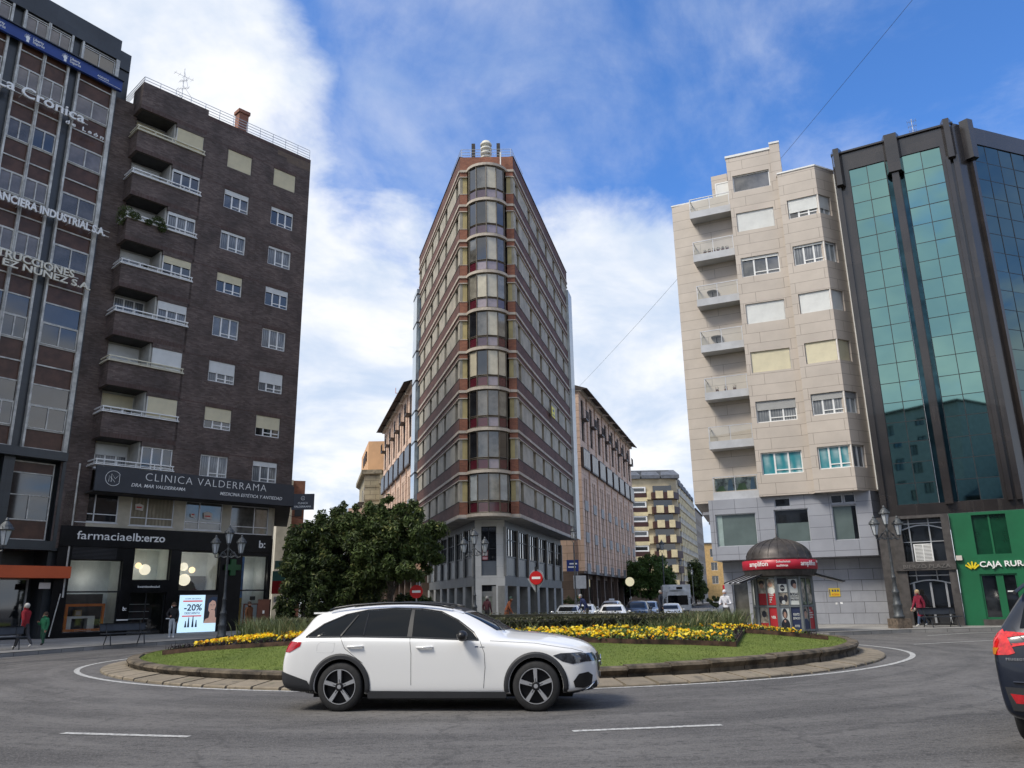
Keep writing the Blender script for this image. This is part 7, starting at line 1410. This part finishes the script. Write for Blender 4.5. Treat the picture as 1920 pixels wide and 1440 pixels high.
def shell(stations, npts=15):
    """stations: (x, z_floor, z_sill, z_belt, z_roof, half_sill, half_belt, half_roof) with x forward; returns a smooth closed shell, nose to tail"""
    V, F = [], []
    for (x, zf, zs, zb, zr, hs, hb, hr) in stations:
        pr = [(0, zf), (hs * .75, zf), (hs * .96, zf + .04), (hs, zs), (hb * .995, zs + (zb - zs) * .30), (hb * 1.0, zs + (zb - zs) * .62), (hb * .992, zb - .10), (hb * .975, zb - .035), (hb * .945 if zr - zb > .15 else hb * .93, zb - .012 if zr - zb > .15 else zb), (hb * .93 if zr - zb > .15 else hb * .88, zb + min(.03, (zr - zb) * .5)), (hr + (hb * .93 - hr) * .5 if zr - zb > .15 else hb * .72, zb + (zr - zb) * .5), (hr if zr - zb > .15 else hb * .55, zr - (.07 if zr - zb > .15 else (zr - zb) * .25)), (hr * .86 if zr - zb > .15 else hb * .4, zr - .015), (hr * .45, zr), (0, zr)]
        V.append(pr)
    m_ = len(V[0]); vs, fs = [], []
    for s in (1, -1):
        for i, st in enumerate(stations):
            for (yy_, zz_) in V[i]: vs.append((st[0], s * yy_, zz_))
    nst = len(stations)
    for si, s in enumerate((1, -1)):
        o0 = si * nst * m_
        for i in range(nst - 1):
            for j in range(m_ - 1):
                f = [o0 + i * m_ + j, o0 + i * m_ + j + 1, o0 + (i + 1) * m_ + j + 1, o0 + (i + 1) * m_ + j]; fs.append(f if s < 0 else f[::-1])
    for i in (0, nst - 1):
        for j in range(m_ - 1):
            a, b_ = i * m_ + j, i * m_ + j + 1; f = [a, b_, nst * m_ + b_, nst * m_ + a]; fs.append(f if i == 0 else f[::-1])
    me = bpy.data.meshes.new('shell'); me.from_pydata(vs, [], fs); bm = bmesh.new(); bm.from_mesh(me); bmesh.ops.remove_doubles(bm, verts=bm.verts, dist=.0005); bmesh.ops.recalc_face_normals(bm, faces=bm.faces); bm.to_mesh(me); bm.free(); return me
def finish_shell(me, arches, rw, sub=2):
    o = bpy.data.objects.new('tmp', me); COL.objects.link(o); o.modifiers.new('s', 'SUBSURF').levels = sub; cut = []
    for ax in arches:
        for s in (1, -1):
            b = MB(); b.X = Matrix.Translation((ax, s * .98, rw)) @ Matrix.Rotation(pi / 2, 4, 'X'); b.lathe([(rw * 1.13, -.38), (rw * 1.13, .38)], n=40); c = b.build('cut', M_black); cut.append(c)
            md = o.modifiers.new('b', 'BOOLEAN'); md.object = c; md.operation = 'DIFFERENCE'; md.solver = 'FAST'
    dg = bpy.context.evaluated_depsgraph_get(); dg.update(); m2 = bpy.data.meshes.new_from_object(o.evaluated_get(dg)); bpy.data.objects.remove(o)
    for c in cut: bpy.data.objects.remove(c)
    for p in m2.polygons: p.use_smooth = True
    return m2
class Decal:
    "panels laid on the car's own skin, found by casting rays onto it"
    def __init__(s, me): s.t = BVHTree.FromPolygons([v.co for v in me.vertices], [tuple(p.vertices) for p in me.polygons])
    def hit(s, o, d):
        p, n, i, _ = s.t.ray_cast(Vector(o), Vector(d)); return p, n
    def patch(s, poly, axis, off, mats, par, name, res=.035, far=3.0, zf=None):
        """poly in (x,z) for axis +-y, or (y,z) for axis +-x, or (x,y) for z"""
        xs = [p[0] for p in poly]; zs = [p[1] for p in poly]
        bm = bmesh.new(); vs = [bm.verts.new((p[0], p[1], 0)) for p in poly]; bm.faces.new(vs)
        nx = max(1, int((max(xs) - min(xs)) / res)); nz = max(1, int((max(zs) - min(zs)) / res))
        for i in range(1, nx): bmesh.ops.bisect_plane(bm, geom=bm.verts[:] + bm.edges[:] + bm.faces[:], plane_co=(min(xs) + (max(xs) - min(xs)) * i / nx, 0, 0), plane_no=(1, 0, 0))
        for i in range(1, nz): bmesh.ops.bisect_plane(bm, geom=bm.verts[:] + bm.edges[:] + bm.faces[:], plane_co=(0, min(zs) + (max(zs) - min(zs)) * i / nz, 0), plane_no=(0, 1, 0))
        sg = -1 if axis[0] == '-' else 1; a = axis[-1]; bad = []
        for v in bm.verts:
            if a == 'y': o_, d_ = (v.co.x, sg * far, v.co.y), (0, -sg, 0)
            elif a == 'x': o_, d_ = (sg * 6, v.co.x, v.co.y), (-sg, 0, 0)
            else: o_, d_ = (v.co.x, v.co.y, 4), (0, 0, -1)
            p, n_ = s.hit(o_, d_)
            if p is None: bad.append(v); continue
            if n_.dot(Vector(d_)) > 0: n_ = -n_
            v.co = p + n_ * off
        bmesh.ops.delete(bm, geom=bad, context='VERTS')
        for f in bm.faces: f.smooth = True
        bmesh.ops.recalc_face_normals(bm, faces=bm.faces)
        me = bpy.data.meshes.new(name); bm.to_mesh(me); bm.free()
        if len(me.polygons):
            ref = Vector((0, sg, 0)) if a == 'y' else (Vector((sg, 0, 0)) if a == 'x' else Vector((0, 0, 1)))
            if sum((p.normal.dot(ref) * p.area) for p in me.polygons) < 0: me.flip_normals()
        me.materials.append(mats); return link(name, me, par)
    def line(s, pts, axis, off, w_, m_, par, name):
        sg = -1 if axis[0] == '-' else 1; a = axis[-1]; P_ = []
        for i in range(len(pts) - 1):
            for k in range(8):
                t_ = k / 8; x = pts[i][0] * (1 - t_) + pts[i + 1][0] * t_; z = pts[i][1] * (1 - t_) + pts[i + 1][1] * t_
                p, n_ = s.hit((x, sg * 3, z) if a == 'y' else ((sg * 6, x, z) if a == 'x' else (x, z, 4)), (0, -sg, 0) if a == 'y' else ((-sg, 0, 0) if a == 'x' else (0, 0, -1)))
                if p is not None: P_.append(p + (n_ * off if n_.dot(Vector((0, sg, 0) if a == 'y' else ((sg, 0, 0) if a == 'x' else (0, 0, 1)))) > 0 else -n_ * off))
        if len(P_) > 1: mb = MB(); mb.tube(P_, w_, 4); return mb.build(name, m_, par)
EST = [(-.955, .42, .50, .60, .64, .62, .66, .5), (-.94, .36, .46, .72, .78, .78, .80, .66), (-.90, .30, .42, .84, .90, .85, .865, .72), (-.84, .27, .38, .96, 1.03, .88, .895, .74), (-.75, .25, .34, 1.02, 1.13, .89, .91, .70), (-.64, .24, .32, 1.035, 1.27, .90, .915, .62), (-.56, .23, .31, 1.04, 1.375, .90, .92, .60), (-.42, .22, .30, 1.04, 1.415, .90, .92, .605), (-.22, .21, .28, 1.042, 1.455, .905, .92, .61),
       (.1, .2, .27, 1.04, 1.495, .91, .92, .62), (.6, .2, .26, 1.03, 1.52, .91, .92, .625), (1.1, .2, .26, 1.02, 1.515, .91, .92, .62), (1.5, .2, .26, 1.01, 1.475, .91, .92, .615), (1.8, .2, .26, 1.0, 1.395, .91, .92, .61), (2.1, .2, .26, .99, 1.265, .91, .92, .60), (2.32, .2, .26, .98, 1.155, .905, .92, .61), (2.47, .2, .26, .965, 1.075, .905, .918, .6), (2.62, .2, .26, .95, 1.065, .905, .918, .6), (2.95, .2, .26, .92, 1.04, .90, .915, .6), (3.25, .21, .28, .88, .995, .885, .90, .6), (3.48, .22, .3, .83, .945, .85, .865, .6), (3.64, .24, .33, .78, .885, .76, .775, .5), (3.75, .27, .37, .72, .81, .62, .635, .4), (3.81, .31, .42, .62, .70, .46, .47, .3)]
SUVS = [(-.86, .46, .56, .68, .72, .60, .64, .5), (-.845, .38, .52, .84, .90, .78, .80, .66), (-.82, .33, .48, .98, 1.06, .86, .88, .74), (-.78, .30, .44, 1.08, 1.17, .89, .91, .74), (-.70, .28, .40, 1.12, 1.32, .90, .92, .68), (-.60, .27, .38, 1.12, 1.50, .91, .93, .64), (-.50, .26, .36, 1.12, 1.58, .91, .93, .63), (-.3, .25, .34, 1.11, 1.62, .92, .93, .63), (.1, .24, .33, 1.10, 1.64, .92, .93, .64), (.6, .24, .32, 1.08, 1.65, .92, .93, .64), (1.1, .24, .32, 1.06, 1.62, .92, .93, .63), (1.45, .24, .32, 1.04, 1.52, .92, .93, .62), (1.8, .24, .32, 1.03, 1.36, .92, .93, .62), (2.1, .24, .32, 1.02, 1.2, .92, .93, .62), (2.3, .24, .32, 1.0, 1.11, .915, .925, .6), (2.6, .24, .32, .97, 1.08, .91, .92, .6), (2.95, .25, .34, .92, 1.02, .88, .89, .6), (3.2, .28, .36, .86, .94, .78, .80, .5), (3.33, .34, .42, .76, .84, .60, .62, .4)]
GL = [(-.56, 1.055), (-.34, 1.22), (-.01, 1.35), (.32, 1.41), (.76, 1.43), (1.17, 1.415), (1.47, 1.37), (1.74, 1.245), (1.98, 1.08), (2.06, .99), (1.58, 1.01), (1.04, 1.035), (.22, 1.055)]
SGL = [(-.45, 1.16), (-.3, 1.42), (.1, 1.53), (.7, 1.545), (1.15, 1.51), (1.5, 1.38), (1.8, 1.2), (1.98, 1.05), (1.0, 1.09)]
_shells = {}
def car(name, label, Mx, tpl, pcol, group=None, detail=True, seed=0, sideglass=None, mats=None, arch_clad=None):
    st, wb, rw, hw, GLs, off = tpl
    t = thing(name, label, 'car', Mx, group)
    key = id(st)
    if key not in _shells: _shells[key] = finish_shell(shell(st), (0, wb), rw)
    base = _shells[key]; me = base.copy(); me.materials.clear(); me.materials.append(pcol); me.materials.append(M_dark)
    for p in me.polygons:
        p.material_index = 0; c = p.center
        for ax in (0, wb):
            d = Vector((c.x - ax, 0, c.z - rw))
            if d.length < rw * 1.16 and abs(c.y) < hw * .985 and (abs(p.normal.dot(d.normalized())) > .8 and d.length > rw * 1.08 or (abs(c.y) < .66 and abs(p.normal.y) > .8)): p.material_index = 1
    link('body', me, t); dc = Decal(base)
    for ax in (0, wb):
        for s in (1, -1): wheel(t, ax, s * (hw - .125), rw, .235, s)
    cl_ = arch_clad or (M_clad_ if detail else None)
    gs = MB()
    for s, A in ((1, 'y'), (-1, '-y')):
        dc.patch(GLs, A, .004, M_carglass, t, 'side_window', .06)
        if cl_:
            for ax in (0, wb):
                bm = MB(); n_ = 30; grid = []
                for k in range(n_ + 1):
                    a = rad(-12 + 204 * k / n_); row = []
                    for r_ in (rw * 1.14, rw * 1.19, rw * 1.27, rw * 1.35):
                        x, z = ax + r_ * cos(a), rw + r_ * sin(a); p, nn = dc.hit((x, s * 3, z), (0, -s, 0))
                        row.append(None if p is None or abs(p.y) < .4 else p + Vector((0, s * (.022 if r_ < rw * 1.3 else .010), 0)))
                    grid.append(row)
                for k in range(n_):
                    for j in range(3):
                        q = [grid[k][j], grid[k + 1][j], grid[k + 1][j + 1], grid[k][j + 1]]
                        if all(v is not None for v in q): bm.face(q if s < 0 else q[::-1])
                bm.build('arch_trim', cl_, t, True)
    if cl_:
        for s in (1, -1):
            b = MB(); xa, xb = rw * 1.25, wb - rw * 1.25; b.X = Matrix.Translation((0, s * (hw - .035), 0)); f = [(xa, -s * .02, .165), (xb, -s * .02, .165), (xb, s * .022, .185), (xa, s * .022, .185)]; g = [(xa, s * .026, .285), (xb, s * .026, .265), (xb, -s * .02, .27), (xa, -s * .02, .29)]
            for q in ((f[3], f[2], g[1], g[0]), (f[0], f[1], f[2], f[3]), (g[0], g[1], g[2], g[3])): b.face(q)
            b.build('sill_trim', cl_, t)
    tp = max(z for x, z in GLs)
    if st is EST:
        dc.patch([(-.60, 1.10), (.60, 1.10), (.53, 1.36), (-.53, 1.36)], 'x', .005, M_carglass, t, 'windscreen', .06); dc.patch([(-.58, 1.07), (.58, 1.07), (.52, 1.33), (-.52, 1.33)], '-x', .005, M_carglass, t, 'rear_window', .08)
        for A, s in (('y', 1), ('-y', -1)):
            dc.patch([(3.17, .755), (3.28, .785), (3.56, .79), (3.66, .765), (3.62, .66), (3.45, .635), (3.3, .675)], A, .005, M_head, t, 'headlight', .04)
            dc.patch([(-.93, .84), (-.90, .97), (-.80, .985), (-.62, .975), (-.635, .92), (-.80, .83)], A, .006, M_tail, t, 'tail_lamp', .03)
            dc.patch([(s * .45, .845), (s * .86, .84), (s * .87, .97), (s * .45, .95)], '-x', .006, M_tail, t, 'tail_lamp', .04)
            dc.patch([(s * .47, .66), (s * .78, .66), (s * .74, .77), (s * .5, .775)], 'x', .006, M_head, t, 'headlight', .04)
        dc.patch([(-.36, .50), (.36, .50), (.42, .60), (.38, .745), (-.38, .745), (-.42, .60)], 'x', .008, M_grl, t, 'grille', .05)
        dc.patch([(-.12, .40), (.12, .40), (.12, .47), (-.12, .47)], 'x', .014, M_plate, t, 'number_plate', .08)
        b = MB(); p, _ = dc.hit((6, 0, .63), (-1, 0, 0)); b.tube([p + Vector((.025, cos(a) * .075, sin(a) * .075)) for a in [2 * pi * i / 20 for i in range(21)]], .01, 5); [b.tube([p + Vector((.025, 0, 0)), p + Vector((.025, cos(a) * .07, sin(a) * .07))], .008, 4) for a in (pi / 2, pi * 7 / 6, pi * 11 / 6)]; b.tube([p + Vector((.0, -.36, 0)), p + Vector((.02, -.1, 0))], .012, 4); b.tube([p + Vector((.0, .36, 0)), p + Vector((.02, .1, 0))], .012, 4); b.build('badge', M_chr, t)
    else:
        dc.patch([(-.60, 1.18), (.60, 1.18), (.55, 1.50), (-.55, 1.50)], 'x', .005, M_carglass, t, 'windscreen', .06); dc.patch([(-.64, 1.18), (.64, 1.18), (.56, 1.50), (-.56, 1.50)], '-x', .005, M_carglass, t, 'rear_window', .08)
        for s in (1, -1): dc.patch([(s * .5, .72), (s * .74, .70), (s * .72, .86), (s * .5, .84)], 'x', .006, M_head, t, 'headlight', .04)
        dc.patch([(-.4, .52), (.4, .52), (.4, .68), (-.4, .68)], 'x', .008, M_grl, t, 'grille', .05)
    for s in (1, -1):
        b = MB(); xm = 1.86 if st is EST else 1.7; zm = 1.045 if st is EST else 1.16; b.ball((xm, s * (hw + .09), zm), .115, 14, sc=(.72, 1.0, .68)); b.tube([(xm + .02, s * (hw - .06), zm - .05), (xm, s * (hw + .06), zm - .03)], .03, 6); b.build('mirror', M_grl if detail else pcol, t, True)
    b = MB(); b.box(-.5, wb + .5, -.62, .62, .17, .3); b.build('underbody', M_dark, t)
    return t, dc
T_EST = (EST, 2.915, .345, .92, GL, 0); T_SUV = (SUVS, 2.62, .35, .93, SGL, 0)
P_white = paintm('white_paint', (.80, .80, .79)); P_navy = mat('navy_paint', (.006, .010, .022), .3, var=0, coat=.45, spec=.4); P_silver = paintm('silver_paint', (.42, .44, .46)); P_dark = paintm('dark_paint', (.03, .035, .045)); P_pearl = paintm('pale_paint', (.66, .68, .68))
def heading(x, y, deg): return frm(x, y, deg, gz(x, y))
# the white estate in front: near-side wheels at (-2.62,12.28) and (.27,11.93)
hd = math.degrees(math.atan2(11.932 - 12.284, .2695 + 2.6246)); yv = Vector((-sin(rad(hd)), cos(rad(hd))))
car0, dc = car('estate_car', 'white estate car with black roof and dark wheel arches crossing in front', frm(-2.625 + yv.x * .92, 12.284 + yv.y * .92, hd, 0), T_EST, P_white)
for A, s in (('y', 1), ('-y', -1)):
    for pts in ([(-.03, 1.05), (.06, .88), (.22, .76), (.36, .66)], [(1.045, 1.02), (1.075, .8), (1.08, .30)], [(2.10, .97), (2.17, .8), (2.18, .6), (2.15, .28)], [(2.25, .965), (2.9, .925), (3.45, .84), (3.62, .79)]): dc.line(pts, A, .0005, .0035, M_seam, car0, 'panel_gap')
    dc.line([(-.37, .83), (-.14, .82), (-.11, .85), (-.10, .96), (-.33, .97), (-.37, .93), (-.37, .83)], A, .0, .002, MATS['aluminium'], car0, 'fuel_flap')
    dc.line([(-.02, 1.055), (.08, 1.2), (.20, 1.37)], A, .006, .014, M_grl, car0, 'window_bar'); dc.line([(.33, 1.06), (.35, 1.41)], A, .006, .012, M_clad_, car0, 'window_bar')
    dc.line([(2.08, .975), (1.58, 1.0), (1.04, 1.025), (.22, 1.045), (-.58, 1.045), (-.34, 1.225), (-.01, 1.36), (.32, 1.42), (.76, 1.44), (1.17, 1.425), (1.47, 1.38), (1.74, 1.255), (2.0, 1.08), (2.08, .975)], A, .005, .011, M_grl, car0, 'window_trim')
    dc.patch([(1.0, 1.03), (1.075, 1.03), (1.06, 1.42), (1.01, 1.42)], A, .009, M_grl, car0, 'door_pillar', .05)
    dc.line([(-.1, .60), (.6, .615), (1.5, .62), (2.3, .62)], A, -.004, .004, P_white, car0, 'crease')
    dc.patch([(-.97, .60), (-.90, .56), (-.62, .47), (-.5, .43), (-.42, .30), (-.42, .20), (-1, .20)], A, .012, M_clad_, car0, 'bumper_trim', .04)
    dc.patch([(3.33, .19), (3.6, .19), (3.85, .34), (3.78, .40), (3.62, .30), (3.33, .24)], A, .012, M_clad_, car0, 'bumper_trim', .04)
    dc.patch([(3.45, .40), (3.53, .50), (3.66, .52), (3.72, .47), (3.70, .35), (3.60, .305), (3.47, .32)], A, .008, M_grl, car0, 'air_intake', .03)
    dc.line([(3.55, .27), (3.66, .31), (3.74, .38)], A, .016, .008, M_chr, car0, 'bumper_trim_strip')
    for x, z in ((.10, .905), (1.16, .885)):
        p, n_ = dc.hit((x + .12, s * 3, z), (0, -s, 0)); b = MB(); b.tube([p + Vector((-.12, -s * .005, 0)), p + Vector((-.10, s * .03, 0)), p + Vector((.10, s * .032, .004)), p + Vector((.12, -s * .005, .004))], [.014, .016, .016, .014], 8); b.build('door_handle', P_white, car0, True)
        b = MB(); c = p + Vector((0, s * .001, -.012)); b.tube([c + Vector((cos(a) * .075, 0, sin(a) * .022)) for a in [2 * pi * i / 16 for i in range(17)]], .002, 4); b.build('handle_recess', MATS['aluminium'], car0)
    p, n_ = dc.hit((2.05, s * 3, .885), (0, -s, 0)); b = MB(); b.box(p.x - .02, p.x + .03, p.y - .003, p.y + .003, .878, .895); b.box(p.x + .05, p.x + .12, p.y - .003, p.y + .003, .875, .89, 1); b.build('side_badge', [mat('badge_blue', (.05, .08, .16), .3), MATS['aluminium']], car0)
    b = MB(); b.tube([(-.30, s * .60, 1.425), (-.2, s * .605, 1.462), (.1, s * .615, 1.497), (.6, s * .62, 1.522), (1.1, s * .615, 1.512), (1.45, s * .61, 1.475), (1.6, s * .6, 1.445)], .019, 8); b.build('roof_rail', M_grl, car0, True)
dc.patch([(.05, -.50), (1.62, -.50), (1.62, .50), (.05, .50)], 'z', .004, M_carglass, car0, 'roof_glass', .12)
dc.patch([(1.62, -.56), (1.80, -.56), (1.80, .56), (1.62, .56)], 'z', .003, M_grl, car0, 'roof_edge', .12)
b = MB(); b.prism([(-.60, -.50), (-.25, -.56), (-.25, .56), (-.60, .50)], 1.375, 1.40); b.build('spoiler', P_white, car0)
b = MB(); [b.tube([(2.42, y0, 1.10), (2.2, y0 + .35, 1.235)], .009, 4) for y0 in (-.55, -.05)]; b.build('wipers', M_black, car0)
dc.patch([(-.25, .62), (.25, .62), (.25, .73), (-.25, .73)], '-x', .01, M_plate, car0, 'number_plate', .08)
# the dark blue people carrier leaving at the right edge
suv, ds = car('hatchback_suv', 'dark blue tall hatchback cut by the right edge, showing its rear left corner', heading(6.09, 8.44, 47), T_SUV, P_navy, arch_clad=M_clad_)
M_tl2 = mat('tail_lamp_bright', (.60, .012, .01), .1, coat=1, var=.25, vs=18)
for s in (1, -1):
    ds.patch([(s * .70, .945), (s * .76, .925), (s * .90, .92), (s * .92, 1.02), (s * .86, 1.12), (s * .80, 1.17), (s * .76, 1.10)], '-x', .008, M_tl2, suv, 'tail_lamp', .03)
    A = 'y' if s > 0 else '-y'
    ds.patch([(-.85, .92), (-.74, .93), (-.68, 1.02), (-.74, 1.15), (-.80, 1.12)], A, .008, M_tl2, suv, 'tail_lamp', .03); ds.patch([(-.84, .925), (-.72, .925), (-.71, .99), (-.83, .99)], A, .012, M_amber, suv, 'indicator_lens', .03)
    ds.patch([(s * .55, .47), (s * .76, .47), (s * .80, .56), (s * .56, .545)], '-x', .012, M_tail, suv, 'reflector', .04)
    ds.line([(s * .50, .96), (s * .66, 1.12), (s * .72, 1.2)], '-x', .002, .004, M_seam, suv, 'panel_gap')
ds.patch([(-.80, .40), (.80, .40), (.84, .62), (-.84, .62)], '-x', .01, M_clad_, suv, 'bumper_trim', .06); ds.patch([(-.30, .72), (.30, .72), (.30, .84), (-.30, .84)], '-x', .012, M_plate, suv, 'number_plate', .08)
ds.line([(-.86, .67), (0, .67), (.86, .67)], '-x', .014, .010, P_navy, suv, 'bumper_ridge'); ds.line([(-.62, .90), (.62, .90)], '-x', .002, .004, M_seam, suv, 'panel_gap')
p, _ = ds.hit((-6, .70, .885), (1, 0, 0)); me = textdata('PEUGEOT', size=.033, ext=.003, bold=.005, space=1.25); me.transform(Matrix.Rotation(-pi / 2, 4, 'Z')); me.materials.append(M_rims); link('lettering', me, suv, (p.x - .012, .79, .875))
b = MB(); b.tube([(-.80, .62, .33), (-.55, .62, .33)], .035, 10); b.build('exhaust', M_chr, suv)
b = MB(); b.tube([(-.6, .66, 1.53), (.3, .67, 1.66), (1.2, .66, 1.6)], .018, 6); b.tube([(-.6, -.66, 1.53), (.3, -.67, 1.66), (1.2, -.66, 1.6)], .018, 6); b.build('roof_rail', M_clad_, suv)
# queue of cars in the right-hand street, facing the roundabout
Q = [('white saloon with headlights leading the queue in the right street', 6.1, 50.6, -100, T_EST, P_white, (1, 1, .96)), ('white hatchback left of the leading white saloon, behind the bending man', 4.9, 56.5, -101, T_EST, P_pearl, (.88, .95, 1.0)), ('pale car at the far left of the queue beside the kerb', 3.4, 51.0, -98, T_EST, P_silver, (.9, .95, .95)),
     ('dark blue tall car behind the white saloon', 8.9, 59.0, -103, T_SUV, P_navy, (1, 1, 1.02)), ('white taxi roof rising behind the first white cars', 8.0, 67, -104, T_SUV, P_white, (1.1, 1, 1.08)), ('silver tall car behind the dark blue one', 10.9, 66, -105, T_SUV, P_silver, (1, 1, 1.03)), ('small silver car near the man in dark clothes', 11.6, 60.5, -104, T_EST, P_silver, (.85, .93, .97)), ('distant white car beside the delivery truck', 13.6, 74, -105, T_SUV, P_white, (1, .95, .9))]
for lb, x, y, a, tp, pc, sc in Q:
    t, d_ = car('street_car', lb, heading(x, y, a) @ Matrix.Diagonal((*sc, 1)), tp, pc, 'cars queueing in the right street', False)
    if 'headlights' in lb:
        M_on = mat('lit_headlight', (.8, .8, .75), .3, var=0, emit=1.6, ecol=(1, .97, .9))
        for s in (1, -1): b = MB(); b.ball((3.66, s * .62, .70), .05, 8); b.build('headlight_bulb', M_on, t)
    if 'taxi' in lb: b = MB(); b.box(.4, .6, -.2, .2, 1.66, 1.78); b.build('taxi_sign', M_letter, t)
# delivery truck
TK = thing('delivery_truck', 'white box delivery truck facing the roundabout in the right street', 'truck', frm(13.6, 68, -8, -.42) @ Matrix.Identity(4))
M_tw = mat('truck_white', (.72, .73, .72), .5, var=.08, vs=2)
mb = MB(); mb.box(-1.1, 1.15, 1.6, 6.5, .9, 2.9); mb.box(-1.14, 1.19, 1.56, 1.62, .88, 2.95); mb.build('cargo_box', M_tw, TK)
mb = MB(); mb.plate([(-.95, .55), (.95, .55), (.97, 1.2), (.90, 2.15), (.80, 2.35), (-.80, 2.35), (-.90, 2.15), (-.97, 1.2)], 0, 1.5); mb.build('cab', M_tw, TK)
mb = MB(); mb.plate([(-.84, 1.28), (.84, 1.28), (.80, 2.05), (-.80, 2.05)], -.02, 0); mb.build('windscreen', M_carglass, TK); mb = MB(); mb.box(-.55, .55, 1.3, 1.58, 2.5, 2.8); mb.box(0, .5, 1.28, 1.3, 2.55, 2.75, 1); mb.build('cooling_unit', [M_tw, M_grl], TK)
mb = MB(); mb.box(-.85, .85, -.03, 0, .62, .85); mb.build('grille', M_grl, TK)
for s in (1, -1): mb = MB(); mb.box(s * .62 - .14, s * .62 + .14, -.05, -.03, .64, .82); mb.build('headlight', M_head, TK); mb = MB(); mb.box(s * 1.08 - .06, s * 1.08 + .06, -.05, .05, 1.35, 1.8); mb.tube([(s * .9, 0, 1.9), (s * 1.08, 0, 1.85)], .02, 4); mb.build('mirror', M_grl, TK)
mb = MB(); mb.box(-.98, .98, -.08, .3, .38, .6); mb.build('bumper', M_tw, TK); mb = MB(); mb.box(-.26, .26, -.1, -.08, .42, .53); mb.build('number_plate', M_plate, TK)
for s in (1, -1):
    for y_ in (.7, 5.0): mb = MB(); mb.X = Matrix.Translation((s * .85, y_, .42)) @ Matrix.Rotation(pi / 2, 4, 'Y'); mb.lathe([(.3, -.12), (.42, -.1), (.42, .1), (.3, .12)], n=20); mb.build('wheel', M_rub, TK)
mb = MB(); mb.box(-.9, .9, .3, 6.4, .5, .9); mb.build('chassis', M_dark, TK)
